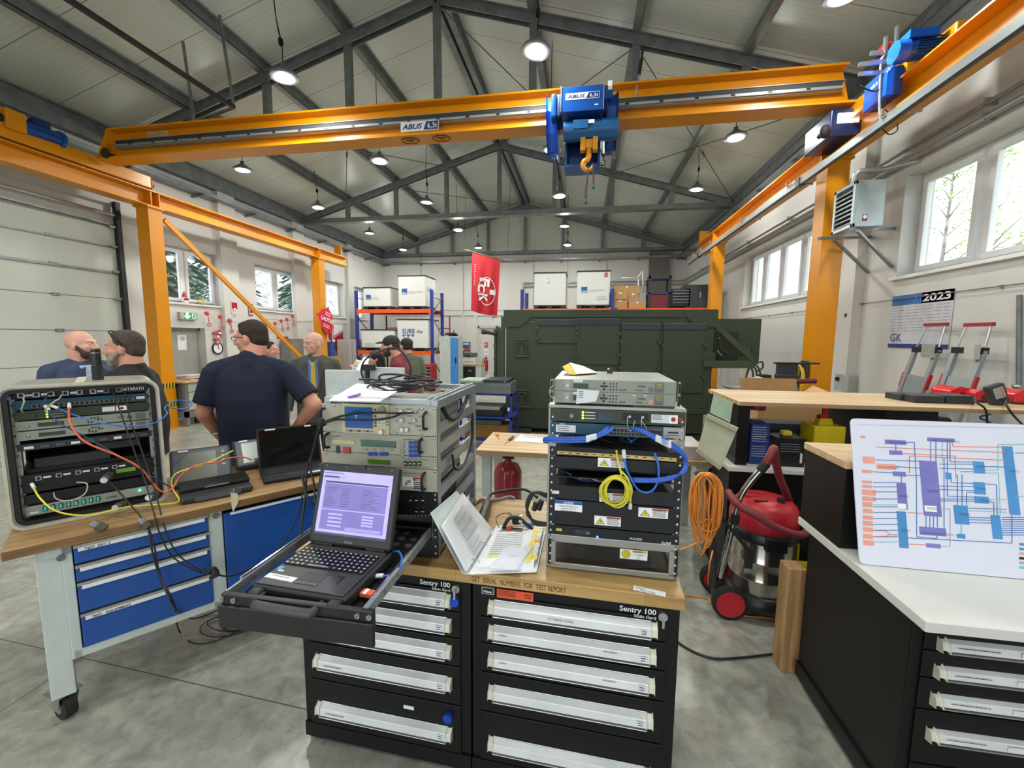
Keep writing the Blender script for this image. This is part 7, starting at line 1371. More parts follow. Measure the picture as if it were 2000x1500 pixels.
# ---------------------------------------------------------------- between the racks: binder, connectors, loops
bd=thing('ring_binder','open white ring binder full of printed sheets on the maple top','binder',(0,0,0));z=.896
Bb=[aZ(*p,z) for p in ((928,1122),(1048,1118),(1066,1040),(968,1033))]
def slab(mb,q,h,mat): mb.add(q+[p+Vector((0,0,h)) for p in q],[(3,2,1,0),(4,5,6,7),(0,1,5,4),(1,2,6,5),(2,3,7,6),(3,0,4,7)],mat)
mb=MB();slab(mb,Bb,.004,paper);mb.obj('right_cover',bd);i1=[Bb[0].lerp(Bb[2],.03),Bb[1].lerp(Bb[3],.06),Bb[2].lerp(Bb[0],.05),Bb[3].lerp(Bb[1],.03)];i1=[p+Vector((0,0,.004)) for p in i1];mb=MB();slab(mb,i1,.020,paper);mb.obj('paper_stack',bd)
ex=(i1[1]-i1[0]).normalized();ey=(i1[3]-i1[0]).normalized();RM=Matrix((ex,ey,ex.cross(ey))).transposed().to_4x4();RM.translation=i1[0]+Vector((0,0,.0205));Wp=(i1[1]-i1[0]).length;Hp=(i1[3]-i1[0]).length
mb=MB().mx(RM);mb.lines(1,Wp*.62,.012,ink,(Wp*.12,Hp*.93,0),(0,0,0),seed=1).lines(12,Wp*.6,Hp*.55,greyprint,(Wp*.10,Hp*.72,0),(0,0,0),seed=9,t=.25).box(Wp*.1,Hp*.80,0,Wp*.72,Hp*.825,.0008,M('highlight_brown','9a7d5a',.6)).box(Wp*.1,Hp*.18,0,Wp*.4,Hp*.24,.0008,M('highlight_yellow','e3df8a',.6));mb.obj('printed_page',bd)
mb=MB().mx(RM)
for k,c_ in enumerate((wy,lab,lab,M('tab_orange','e8b13a',.5),lab,wy,lab)): mb.box(Wp*.93,Hp*(.08+k*.125),-.002,Wp*1.04,Hp*(.18+k*.125),-.0005,c_)
mb.box(Wp*.84,Hp*.02,-.0,Wp*.93,Hp*.97,.0012,wy);mb.obj('index_tab',bd)
mb=MB().mx(RM).at((0,0,0));mb.mx(RM @ Matrix.Rotation(math.radians(-14),4,'Z'));mb.box(Wp*.22,-Hp*.02,.002,Wp*.75,Hp*.45,.0035,M('pad_lilac_white','dfe1ee',.6)).lines(1,.05,.008,greyprint,(Wp*.4,Hp*.25,.0032),(0,0,0),seed=4);mb.obj('note_pad',bd)
s0,s1=Bb[0],Bb[3];LT=[aY(848,1000,1.44) ,aY(893,958,1.66)]
cv=[s0+Vector((0,0,.0)),s0+Vector((-.02,0,.0))]
A0,A1=aZ(905,1122,z),aZ(955,1040,z);T0=aP(842,1004,A0+Vector((-.02,.0,0)),20);T0=aY(842,1004,A0.y-.0);T1=aY(893,960,A1.y-.02)
mb=MB();off=Vector((-.004,0,.003));mb.add([A0,A1,T1,T0,A0+off,A1+off,T1+off,T0+off],[(0,1,2,3),(7,6,5,4),(0,4,5,1),(1,5,6,2),(2,6,7,3),(3,7,4,0)],M('cover_pale_green','d5e0de',.5));mb.add([A0,A1,s1,s0],[(0,1,2,3)],paper);mb.obj('left_cover',bd)
g0,g1_,g2,g3=A0.lerp(T0,.02)+Vector((.01,0,.008)),A1.lerp(T1,.02)+Vector((.012,0,.008)),T1.lerp(A1,.10)+Vector((.012,-.004,.006)),T0.lerp(A0,.22)+Vector((.012,0,.006));g2=T1.lerp(A1,.04)+Vector((.014,-.004,.0))
mb=MB();nn=(g1_-g0).cross(g3-g0).normalized();nn=nn if nn.x > 0 else-nn;slab2=[g0,g1_,g2,g3];mb.add(slab2+[p+nn*.010 for p in slab2],[(3,2,1,0),(4,5,6,7),(0,1,5,4),(1,2,6,5),(2,3,7,6),(3,0,4,7)],paper);mb.obj('left_pages',bd)
def bil(u,v): return g0.lerp(g1_,u).lerp(g3.lerp(g2,u),v)+nn*.0108
mb=MB()
for k in range(9): u0=.30+k*.055;mb.add([bil(u0,.35),bil(u0+.008,.35),bil(u0+.008,.85),bil(u0,.85)],[(0,1,2,3),(3,2,1,0)],greyprint)
for v in (.35,.55,.72,.85): mb.add([bil(.30,v),bil(.75,v),bil(.75,v+.012),bil(.30,v+.012)],[(0,1,2,3),(3,2,1,0)],greyprint)
for k in range(7): v=.06+k*.035;mb.add([bil(.25,v),bil(.25+.4*abs(math.sin(k+1)),v),bil(.25+.4*abs(math.sin(k+1)),v+.008),bil(.25,v+.008)],[(0,1,2,3),(3,2,1,0)],greyprint)
mb.obj('printed_table',bd);mb=MB()
for f in (.15,.5,.85): c=s0.lerp(s1,f)+Vector((-.015,0,.012));mb.tube([c+Vector((.018*math.cos(i*.6),0,.018*math.sin(i*.6))) for i in range(11)],.0015,steel,5,True)
mb.obj('ring',bd)
gun=M('gunmetal_green','4b4b3e',.4,.4)
a,c=aZ(938,1022,.925),aZ(952,985,.915);t=thing('power_connector','large dark olive cylindrical connector behind the open binder','connector',a);mb=MB().cyl((0,0,0),(c-a),.024,gun,18).cyl((a-c)*.2,(0,0,0),.018,blk,16);mb.obj('shell',t);MB().tube(cat([(c-a),(c-a)*1.5+Vector((0,0,.01)),(c-a)*1.8+Vector((.06,.03,.0)),(c-a)*2+Vector((.18,.03,.0)),(c-a)*1.8+Vector((.26,-.01,-.01))]),.008,cblk,8).obj('cable',t)
a=aZ(1000,1040,.905);t=thing('cable_adapter','green and black cable adapter with plugs behind the binder','adapter',a);MB().box(-.05,-.02,-.012,.05,.02,.016,gun).box(-.02,-.022,.016,.0,.022,.024,red_p).cyl((.05,0,.0),(.085,0,.0),.014,M('connector_blue','2c55b0',.4),12).obj('body',t,.004);MB().tube(cat([(-.04,.01,.016),(-.02,.03,.05),(.02,.04,.055),(.05,.03,.04),(.09,.02,.01)]),.008,cblk,8).tube(cat([(-.05,0,0),(-.08,.03,.05),(-.03,.07,.06),(.0,.09,.02)]),.002,gun,6).obj('cable',t);MB().cyl((.0,.05,.03),(.03,.04,.04),.016,blk,12).cyl((.03,.04,.04),(.045,.035,.042),.012,lgrey,12).obj('plug',t)
a=aZ(1040,1035,.893);tag(MB().lathe([(.001,.0),(.045,0),(.050,.012),(.046,.012),(.04,.003),(.001,.003)],a,M('dish_blue','1f74c0',.35),20).obj('blue_dish'),'bright blue round dish half under the binder tabs','dish')
a=aZ(1010,1012,.893);r=random.Random(4);mb=MB();n_=7;vs=[a+Vector((.10*(i/n_-.5),.08*(j/n_-.5),r.uniform(.0,.028))) for j in range(n_+1) for i in range(n_+1)];mb.add(vs,[(j*(n_+1)+i,j*(n_+1)+i+1,(j+1)*(n_+1)+i+1,(j+1)*(n_+1)+i) for j in range(n_) for i in range(n_)],glass_mat('clear_bag_film',(.95,.96,.96),.8));tag(mb.obj('plastic_bag'),'crumpled clear plastic bag on the maple top between the racks','bag')
for k in range(3): cab('black_loop',[aY(x,y,1.75) for x,y in ((1068,965+k*3),(1045-k*2,962),(1032-k*2,985),(1030+k*2,1005),(1045,1018+k*3),(1070,1022+k*2))],.0055,cblk,'black cable looping out of the left side of the black rack, '+['inner','middle','outer'][k],grp='cables left of the black rack')
a=aY(1052,995,1.74);tag(MB().cyl(a,a+Vector((.012,0,.04)),.012,blk,12).cyl(a-Vector((.02,0,.005)),a+Vector((-.012,0,.03)),.011,blk,12).obj('inline_plug'),'pair of black inline plugs hanging in the cable loop','plug')
cab('grey_cable',[aZ(x,y,.90) for x,y in ((925,985),(940,975),(955,978),(975,975),(995,970),(1005,973))],.007,M('cable_grey','85808c',.5),'thick grey cable lying along the back of the maple top',grp='cables left of the black rack')
# ================================================================ middle of the hall behind the racks
def bx(name,lb,c,box,mat,b=.004,grp=None,extra=None):
    o=MB().box(*box,mat);
    if extra: extra(o)
    return tag(o.obj(name,None,b),lb,c,grp)
TZ_=.80;X0,X1=-.905,1.09;t=thing('maple_table','light maple table with grey legs standing behind the two racks','table',(X0,3.52,0))
MB().box(0,0,TZ_-.045,X1-X0,.72,TZ_,mapleL).obj('table_top',t,.004)
for x in (.04,X1-X0-.12):
    for y in (.06,.6): MB().box(x,y,0,x+.08,y+.06,TZ_-.045,bwhite).box(x-.02,y-.01,TZ_-.07,x+.1,y+.07,TZ_-.045,bwhite).obj('leg',t)
def tabq(pts,z): return [aZ(u,v,z) for u,v in pts]
q=tabq(((1003,862),(1066,866),(1066,855),(1018,849)),TZ_+.002);mb=MB();slab(mb,q,.004,paper);mb.lines(4,.3,.12,greyprint,q[3]+Vector((.02,-.03,.005)),(0,0,0),seed=3);tag(mb.obj('paper_sheets'),'white printed sheets on the maple table left of the black rack','paper')
orh=M('handle_orange','e08a1e',.35);
for i,(a,c,lb) in enumerate((((970,846),(975,857),'screwdriver with orange handle near the left end of the maple table'),((1002,853),(986,867),'screwdriver with brown handle pointing towards the viewer on the maple table'))):
    A,C=aZ(*a,TZ_+.014),aZ(*c,TZ_+.006);t=thing('screwdriver',lb,'screwdriver',A,group='screwdrivers on the maple table');d=C-A;MB().cyl((0,0,0),d*.45,.014,orh if i == 0 else M('handle_brown','7b4a22',.4),10).obj('handle',t);MB().cyl(d*.45,d,.003,steel,6).obj('shaft',t)
c=aY(992,930,3.95);zt_=aY(992,905,3.95).z;t=thing('wrapped_extinguisher','red fire extinguisher wrapped in clear plastic under the maple table','fire extinguisher',(c.x,3.95,0));pr_=M('wrapped_red','a83842',.25,var=.15)
MB().lathe([(.001,0),(.13,0),(.135,.03),(.135,zt_-.08),(.10,zt_-.01),(.035,zt_+.02),(.03,zt_+.05)],(0,0,0),pr_,24).obj('cylinder',t);MB().lathe([(.14,0),(.145,.2),(.142,zt_-.08),(.11,zt_),(.05,zt_+.05),(.09,zt_+.1)],(0,0,0),glass_mat('clear_wrap',(.98,.95,.96),.7),14).obj('plastic_wrap',t);MB().box(-.05,-.02,zt_+.05,.06,.02,zt_+.09,blk).obj('valve',t)
bx('silver_box','pale silver box on the right end of the maple table beside the black rack','box',(.84,3.56,TZ_+.001,1.0,3.95,TZ_+.11),M('pale_silver_pink','b9b2ae',.4,.4))
cream=M('enclosure_cream','a9aa90',.5);palg=M('panel_pale_green','93ab90',.5)
def tilted(lb,P4,thick,m,nm,lip=True):
    q=[aY(u,v,y) for u,v,y in P4];n_=(q[1]-q[0]).cross(q[3]-q[0]).normalized();n_=n_ if n_.y > 0 else-n_;mb=MB();mb.add(q+[p+n_*thick for p in q],[(0,1,2,3),(7,6,5,4),(0,4,5,1),(1,5,6,2),(2,6,7,3),(3,7,4,0)],m)
    if lip:
        for i,j in ((0,1),(3,2)): mb.beam(q[i]-n_*.01,q[j]-n_*.01,.035,.03,m)
    tag(mb.obj(nm,None,.002),lb,'panel','metal panels leaning by the table')
tilted('cream sheet metal enclosure leaning at the right end of the maple table',((1380,812,3.05),(1440,840,2.98),(1408,914,2.95),(1362,878,3.0)),.09,cream,'metal_enclosure');tilted('pale green metal panel leaning behind the cream enclosure',((1394,769,3.08),(1432,786,3.04),(1426,826,3.03),(1386,806,3.06)),.01,palg,'leaning_sheet',False)
# white divider boards on a black post
wb_=M('board_pale_grey','bcc3c1',.5)
def board(px0,py0,px1,py1,Y,lb,d=0): a,c=aY(px0,py0,Y),aY(px1,py1,Y);bx('divider_board',lb,'board',(a.x,Y,c.z,c.x,Y+.025,a.z),wb_,grp='pale grey boards behind the left rack')
board(634,722,713,800,2.62,'larger pale grey board behind the left end of the test rack');board(719,717,790,800,2.66,'smaller pale grey board behind the middle of the test rack')
a=aY(716,715,2.6);tag(MB().box(a.x-.012,2.60,.9,a.x+.012,2.62,a.z,blk).box(a.x-.035,2.59,a.z-.03,a.x+.05,2.63,a.z+.01,blk).obj('board_post'),'black post with a clamp between the two pale grey boards','post')
bx('side_table','narrow grey table carrying the two pale boards behind the left rack','table',(aY(634,760,2.62).x+.02,2.60,.0,aY(790,760,2.66).x,2.72,.9),mg) 
A,C=aY(702,722,3.3),aY(716,700,3.3);t=thing('bench_lamp','white glowing task lamp above the pale boards, in front of the woman','lamp',A);MB().beam((0,0,0),C-A,.05,.03,M('task_lamp_glow','ffffff',.4,emit=3.)).obj('diffuser',t);MB().cyl((0,0,0),(0,.02,-A.z+.95),.01,blk,8).cyl((0,.02,-A.z),(0,.02,-A.z+.02),.12,blk,16).obj('stand',t)
Yt=4.3;a,c=aY(672,722,Yt),aY(790,722,Yt);bx('packing_table','low table with packing material behind the pale boards','table',(a.x-.1,Yt-.05,0,aY(722,722,Yt).x,Yt+.4,a.z-.02),card)
a,c=aY(680,714,Yt),aY(700,723,Yt);bx('open_carton','flat cardboard carton on the packing table','box',(a.x,Yt,a.z-.12,c.x,Yt+.3,a.z),card)
r=random.Random(6);mb=MB();
for k in range(9): p=aY(r.uniform(692,712),r.uniform(708,720),Yt+.05);mb.at(p,(r.uniform(-30,30),r.uniform(-30,30),r.uniform(0,90))).box(-.06,-.05,-.02,.06,.05,.02,M('foam_white','e9ebe4',.7) if k % 3 else M('foam_yellow','e0cf8a',.7))
tag(mb.obj('packing_foam'),'heap of white and yellow packing foam on the packing table','packing foam')
# blue trolley with grey units
t=thing('parts_trolley','blue steel trolley with open shelves left of the green shelter','trolley',(-1.93,6.45,0));tb=M('trolley_royal_blue','1c2f8a',.4);W,D=.86,.62;zt_=aY(960,768,6.5).z
mb=MB()
for x in (0,W-.035):
    for y in (0,D-.035): mb.box(x,y,.12,x+.035,y+.035,zt_,tb)
for z in (.14,.5,zt_-.03): mb.box(0,0,z,W,D,z+.03,tb)
mb.obj('frame',t)
for x in (.08,W-.08):
    for y in (.08,D-.08): MB().cyl((x-.015,y,.05),(x+.015,y,.05),.05,blk,14).box(x-.02,y-.02,.05,x+.02,y+.02,.13,steel).obj('caster_wheel',t)
ug=M('unit_slate_grey','6b7372',.4,.3);x0=-1.93
for i,(z,h,w0,w1,lb) in enumerate(((0,.09,.02,.84,'lower wide grey rack unit on the blue trolley'),(.09,.08,.02,.84,'upper wide grey rack unit on the blue trolley'),(.17,.05,.40,.80,'flat dark unit on top of the stack on the blue trolley'),(.17,.035,.0,.36,'pale green cover plate on the stack on the blue trolley'))):
    bx('rack_unit',lb,'equipment',(x0+w0,6.44,zt_+z+.001,x0+w1,7.0,zt_+z+h),(ug,ug,dg,palg)[i],grp='rack units on the blue trolley',extra=lambda o: (o.ball((x0+w1-.06,6.435,zt_+z+h/2),.012,steel,8,6)))
for i,(z,x_,w,h,m_,lb) in enumerate(((.171,.08,.70,.22,M('brown_carton','7d5a28',.7),'brown box on the bottom shelf of the blue trolley'),(.531,.1,.6,.10,blk,'black case on the middle shelf of the blue trolley'),(.632,.15,.5,.06,M('grey_pouch','8a8a82',.7),'grey folder stack on the black case in the blue trolley'),(.395,.12,.55,.08,M('green_bag','4a5a44',.8),'dark green bag on the brown box in the blue trolley'))): bx('stored_item',lb,'box',(x0+x_,6.5,z,x0+x_+w,6.95,z+h),m_,.01)
# ================================================================ right side: benches, shelf, vacuum
kb=M('bench_black','0b0b0c',.45,0.,spec=.3);wl=M('laminate_white','d6d6d0',.35,var=.02)
bx('black_bench','black bench with thin pale top behind the vacuum cleaner','bench',(1.06,3.14,0,4-.2,3.85,.855),kb);bx('laminate_worktop','thin pale laminate top of the black bench behind the vacuum cleaner','worktop',(1.04,3.10,.857,3.8,3.87,.89),wl)
PZ=1.355;a=aZ(1442,785,1.31);sh_=thing('raised_shelf','long light maple shelf raised over the black bench on black blocks','shelf',(1.09,3.12,0));MB().box(0,0,PZ-.030,2.7,.74,PZ,mapleL).obj('board',sh_,.004)
for px0,px1 in ((1421,1462),(1726,1828)): u,v=aY(px0,850,3.16).x-1.09,aY(px1,850,3.16).x-1.09;MB().box(max(u,.01),.04,.891,v,.70,PZ-.031,kb).obj('support_block',sh_)
def onb(nm,lb,c,pr,Y,d,m,base=.891,b=.004,extra=None,grp=None):
    x0,x1,z0,z1=rect(*pr,Y);return bx(nm,lb,c,(x0,Y,base if base is not None else z0,x1,Y+d,z1),m,b,grp,(lambda o: extra(o,x0,x1,base,z1,Y)) if extra else None)
bxb=M('carton_blue','15306f',.5);onb('blue_box','tall blue printed box standing on the pale bench top','box',(1468,828,1500,895),3.2,.16,bxb,extra=lambda o,a,c,z,g,y: o.lines(7,(c-a)*.8,(g-z)*.4,lab,(a+.01,y-.001,g-.02),seed=4,t=.2).lines(5,(c-a)*.8,(g-z)*.3,lab,(a+.01,y-.001,g-.16),seed=5,t=.15))
onb('black_printed_box','black printed box on the pale bench top right of the blue box','box',(1517,855,1571,900),3.18,.28,M('carton_black','17181b',.4),extra=lambda o,a,c,z,g,y: o.lines(4,(c-a)*.7,.07,greyprint,(a+.03,y-.001,g-.04),seed=7,t=.2).box(c-.03,y-.002,z+.03,c-.015,y,z+.10,lab))
onb('small_tool','small yellow and silver tool lying on the black printed box','tool',(1530,842,1548,850),3.25,.06,wy,rect(1517,855,1571,900,3.18)[3]+.001,.008)
onb('hard_case','dark grey hard case standing behind the blue box on the bench','case',(1484,826,1590,893),3.48,.2,M('case_blue_grey','2e3840',.45),b=.02,extra=lambda o,a,c,z,g,y: o.box(a+.06,y-.004,g-.13,a+.19,y,g-.07,blk).text('ULINE',.04,lgrey,(a+.07,y-.005,g-.118),bold=.03,w=.11))
t=thing('emergency_stop_box','yellow control box with a red mushroom stop button on the bench','control box',(aY(1590,850,3.25).x,3.25,.891));w=aY(1652,850,3.25).x-aY(1590,850,3.25).x;h=aY(1620,833,3.25).z-.891;MB().box(0,0,0,w,.2,h,M('box_bright_yellow','e0c81c',.35)).prism([(w*.28,h),(w*.72,h),(w*.66,h+.04),(w*.34,h+.04)],.06,.14,M('box_bright_yellow','e0c81c',.35)).obj('housing',t,.006);MB().cyl((w/2,.1,h+.02),(w/2,.1,h+.045),.018,red_p).cyl((w/2,.1,h+.045),(w/2,.1,h+.065),.04,red_p,20).obj('stop_button',t)
MB().tube(cat([(w*.6,-.004,.10),(w*.85,-.03,.08),(w*.5,-.02,.03),(-.1,-.01,.02)]),.007,blk).obj('cable',t)
bx('low_bench','dark bench against the right wall behind the raised shelf','bench',(2.1,4.25,0,3.25,4.9,.89),kb)
a,c,z,g=rect(1482,780,1604,820,4.3);t=thing('open_cardboard_box','large open cardboard box behind the raised maple shelf','box',(a,4.3,.892));W=c-a;h=g-.892;mb=MB()
mb.box(0,0,0,W,.01,h,card).box(0,.45,0,W,.46,h,card).box(0,.01,0,.01,.45,h,card).box(W-.01,.01,0,W,.45,h,card).box(.01,.01,0,W-.01,.45,.01,card);mb.obj('carton',t);MB().add([(0,.45,h),(W,.45,h),(W+.01,.55,h+.16),(0,.55,h+.16)],[(0,1,2,3),(3,2,1,0)],card).add([(W,.0,h),(W,.45,h),(W+.14,.47,h+.10),(W+.14,.02,h+.05)],[(0,1,2,3),(3,2,1,0)],card).obj('flap',t)
a,c,z,g=rect(1606,783,1684,820,4.35);t=thing('red_crate','red plastic crate behind the raised shelf, right of the cardboard box','crate',(a,4.35,.892));W=c-a;h=g-.892;MB().box(0,0,0,W,.012,h,red_p).box(0,.4,0,W,.412,h,red_p).box(0,0,0,.012,.4,h,red_p).box(W-.012,0,0,W,.4,h,red_p).box(0,0,0,W,.4,.01,red_p).box(-.01,-.012,h-.02,W+.01,0,h,red_p).obj('crate_body',t);MB().box(.02,.02,.01,W-.02,.38,h+.015,M('film_grey','9a948f',.3)).obj('contents',t)
tag(MB().lathe([(.07,0),(.072,.04),(.05,.075),(.001,.085)],aY(1478,788,3.75)+Vector((0,0,-.05)),M('cap_pink','c9405a',.4),16).obj('pink_cap'),'pink round cap under the left end of the raised shelf','cap')
# far bench beside the shelter
a,c=aZ(1383,748,.9),aZ(1500,762,.9);bx('far_bench','black bench with white top beside the right end of the shelter','bench',(2.9,7.0-.2,0,3.8,8.6,.87),kb);bx('laminate_worktop','white top of the black bench beside the green shelter','worktop',(2.72,6.7,.872,3.82,8.7,.90),wl)
hx_=aY(1398,738,7.6);t=thing('helmet','white helmet with red and blue pattern on the far bench','helmet',(2.95,7.7,.905));MB().lathe([(.13,0),(.15,.05),(.145,.15),(.10,.24),(.001,.27)],(0,0,0),M('helmet_white','dfe3e8',.2),20).obj('helmet_shell',t);MB().ball((-.02,-.125,.08),(.06,.04,.04),red_p,12,8).ball((.06,-.11,.17),(.05,.05,.02),caln,12,8).ball((-.06,-.10,.19),(.04,.05,.02),blk,10,7).obj('pattern',t)
for i,(x,y,w,h,m_,lb) in enumerate(((3.18,8.2,.2,.26,blk,'black cup-shaped bin on the far bench behind the helmet'),(3.2,7.5,.16,.06,red_p,'small red part on the far bench right of the helmet'),(3.45,7.4,.14,.16,mg,'grey block on the far bench'),(3.15,6.9,.10,.14,mg,'small grey clamp at the front edge of the far bench'),(3.62,7.9,.25,.09,palg,'pale green box at the wall end of the far bench'),(3.3,7.9,.3,.03,dg,'flat dark disc on the far bench'))): bx('bench_item',lb,'object',(x,y,.901,x+w,y+.15,.901+h),m_,.02)
# cantilever box shelf, grinder and hung cables by the column
t=thing('open_tool_case','dark open tool case standing behind the cardboard box','case',(aY(1520,745,5.4).x,5.4,.0));zt_=aY(1540,711,5.4).z;W=aY(1562,745,5.4).x-aY(1520,745,5.4).x;MB().box(0,0,zt_-.28,W,.12,zt_-.13,dg).box(.02,.1,zt_-.14,W+.02,.14,zt_,dg).box(-.01,.09,zt_-.005,W+.25,.15,zt_+.015,blk).obj('case',t,.006);MB().cyl((W/2,.1,0),(W/2,.1,zt_-.25),.03,blk).cyl((W/2,.1,0),(W/2,.1,.03),.22,blk,20).obj('stand',t);MB().cyl((W*.7,-.03,zt_-.2),(W+.15,-.04,zt_-.19),.03,M('tool_maroon','5d2226',.4)).obj('tool',t)
c=aX(1577,715,3.02);t=thing('cable_hook','black hook plate with yellow cable on the right yellow column','hook',(3.03,6.38,aY(1577,722,6.3).z));MB().box(-.012,-.10,-.12,.018,.10,.12,dg).obj('plate',t,.03);mb=MB()
for k in range(4): mb.tube([(-.03-.01*k,.10*math.cos(i*.35),-.2+(.22+.01*k)*math.sin(i*.35)) for i in range(18)],.011,M('cable_warm_yellow','cfae28',.5),6,True)
mb.obj('yellow_cable',t)
# two folding hand trucks leaning on the wall
def truck(px,lb,disc):
    A=aX(*px[0],3.60);B=aX(*px[1],3.74);zb=.12;F_=A-(B-A)*((A.z-zb)/(B.z-A.z));t=thing('folding_hand_truck',lb,'hand truck',(F_.x,F_.y,0),group='hand trucks leaning on the right wall');o=t.location;w=.30;T=B-o
    foot=Vector((0,0,zb));up=T;ta=(A.z-zb)/(B.z-zb);ft=lambda q: ta+(1-ta)*q;a1=foot.lerp(up,ft(.66))
    for s in (-.5,.5):
        d=Vector((0,s*w,0));MB().beam(foot+d,a1+d,.035,.05,alu).obj('side_tube',t);MB().cyl(a1+d,up+d*.85,.009,steel,8).obj('telescopic_rod',t);MB().beam(foot.lerp(up,ft(.13))+d*1.12,foot.lerp(up,ft(.33))+d*1.12,.03,.055,red_p).obj('bracket',t);MB().cyl(Vector((-.03,s*w*1.2-.02,.09)),Vector((-.03,s*w*1.2+.02,.09)),.09,blk,20).obj('wheel',t)
    MB().beam(up+Vector((0,-w*.5,0)),up+Vector((0,w*.5,0)),.03,.035,M('grip_red','a02838',.5)).obj('grip',t);MB().beam(a1+Vector((0,-w*.58,0)),a1+Vector((0,w*.58,0)),.05,.06,blk).obj('cross_brace',t);MB().beam(foot.lerp(up,ft(-.2)),foot.lerp(up,ft(.30)),w*.8,.012,alu,(1,0,0)).obj('back_plate',t);MB().box(-.20,-w*.5,.02,.0,w*.5,.04,alu).obj('toe_plate',t)
    b_=a1+Vector((-.03,-w*.35,0));MB().box(b_.x-.05,b_.y-.05,b_.z-.08,b_.x,b_.y+.06,b_.z+.06,M('shiny_tape','c9cbc6',.25,.5) if disc else M('pale_box','b9bab0',.5)).obj('taped_bundle',t)
truck(((1775,775),(1828,634)),'left folding hand truck with red grip leaning on the wall below the calendar',1);truck(((1858,780),(1912,634)),'right folding hand truck with red grip leaning on the wall',0)
# things on the raised shelf
for i,(p,m_,lb) in enumerate((((1759,770,1800,776),dg,'flat black tool insert at the left on the raised shelf'),((1786,772,1846,780),dg,'larger flat black tool insert on the raised shelf'),((1850,772,1906,780),dg,'flat black insert in front of the red chargers'))):
    onb('tool_insert',lb,'tool insert',p,3.32+.1*(i == 0),.16,m_,PZ+.001,.006,grp='black inserts on the raised shelf',extra=lambda o,a,c,z,g,y: [o.cyl((a+(c-a)*f,y+.08,g),(a+(c-a)*f,y+.08,g+.006),.018,M('insert_red','8f2a2c',.5) if f < .6 else blk,12) for f in (.25,.5,.75)] if c-a > .05 and m_ is dg and y > 0 and g < 1.5 and False else None)
for i,(p,Y,lb) in enumerate((((1860,757,1912,778),3.55,'leftmost red battery charger on the raised shelf'),((1908,762,1944,780),3.45,'middle red battery charger beside the black meter'),((1985,762,2040,786),3.4,'red charger at the right edge of the picture on the raised shelf'))):
    x0,x1,z0,z1=rect(*p,Y);t=thing('battery_charger',lb,'charger',(x0,Y,PZ+.001),group='red battery chargers');w=x1-x0;h=max(.04,z1-PZ);MB().prism([(0,0),(w,0),(w,h*.5),(w*.8,h*.85),(w*.3,h),(0,h*.7)],0,.18,M('charger_red','c8202a',.3)).obj('housing',t,.006);MB().box(w*.3,-.003,h*.25,w*.6,0,h*.6,M('charger_dark','571218',.4)).obj('slot',t);MB().box(-.01,-.01,0,w,.19,.012,blk).obj('base',t)
A=aY(1962,778,3.3);t=thing('handheld_meter','black handheld meter with grey display standing among the red chargers','meter',(A.x,3.30,PZ+.001),rot=(0,-22,0));MB().box(-.05,0,.0,.05,.05,.15,dg).obj('housing',t,.012);MB().box(-.03,-.003,.055,.03,0,.13,M('meter_display','8d9488',.3)).box(.012,-.004,.06,.022,-.003,.125,M('meter_red_line','b8646a',.4)).obj('display',t)
for k,(a,c,d) in enumerate((((1905,784),(1925,800),(1928,830)),((1965,790),(1980,812),(2000,832)))): cab('charger_cable',[aY(a[0],a[1]-8,3.3),aY(a[0],a[1],3.1),aY(*c,3.08),aY(*d,3.15)],.006,cblk,['black charger cable hanging from the shelf under the left charger','black charger cable hanging from the shelf under the meter'][k],grp='charger cables')
tag(MB().tube([(aY(1925,815,3.4).x+.03*math.cos(i*.6),3.4+.02*math.sin(i*.6),1.28-i*.006) for i in range(60)],.006,M('air_hose_blue','1f64b0',.35),6).obj('air_hose'),'blue coiled air hose hanging below the raised shelf','hose')
tag(MB().box(2.2,3.66,.891,2.8,3.82,1.20,M('dull_green_case','474d40',.6)).obj('green_case',None,.02),'dull green case on the bench under the right part of the shelf','case')
# vacuum cleaner
V=aZ(1420,1200,0);VX,VY=1.19,2.86;t=thing('vacuum_cleaner','red and chrome workshop vacuum cleaner on wheels beside the black cabinet','vacuum cleaner',(VX,VY,0));vr=M('vacuum_red','b5202a',.4);vs_=M('vacuum_hose_red','7f2a30',.55)
MB().lathe([(.175,.16),(.185,.18),(.185,.27),(.188,.275),(.185,.28),(.185,.39),(.188,.395),(.185,.40),(.185,.52)],(0,0,0),M('drum_steel','b9b5ab',.16,.95,var=.05),36).obj('drum',t);MB().lathe([(.001,.07),(.20,.08),(.215,.12),(.20,.17),(.18,.18)],(0,0,0),black_pl,28).box(-.28,-.16,.06,.1,.16,.13,black_pl).obj('chassis',t)
MB().lathe([(.19,.52),(.205,.54),(.20,.58),(.19,.59)],(0,0,0),black_pl,32).box(-.06,-.215,.50,.06,-.18,.58,black_pl).obj('clamp_ring',t,.004)
MB().lathe([(.19,.59),(.20,.61),(.20,.66),(.185,.73),(.15,.765),(.08,.78),(.001,.782)],(0,0,0),vr,32).box(-.13,-.03,.765,-.03,.03,.785,vr).obj('motor_head',t);MB().cyl((.06,-.08,.77),(.06,-.08,.80),.022,blk).box(-.1,-.1,.772,-.02,-.09,.782,M('slot_dark_red','5d1518',.5)).box(-.1,.02,.776,-.02,.03,.786,M('slot_dark_red','5d1518',.5)).obj('switch_knob',t)
for y in (-.14,.14): w=MB().lathe([(.085,-.022),(.105,-.022),(.108,0),(.105,.022),(.085,.022)],(-.22,y,.108),blk,28,'y').obj('wheel',t);MB().cyl((-.22,y-.026,.108),(-.22,y+.026,.108),.085,vr,28).obj('wheel_disc',w)
for y in (-.1,.1): MB().cyl((.17,y-.015,.03),(.17,y+.015,.03),.03,blk,14).box(.15,y-.02,.03,.19,y+.02,.09,black_pl).obj('front_caster',t)
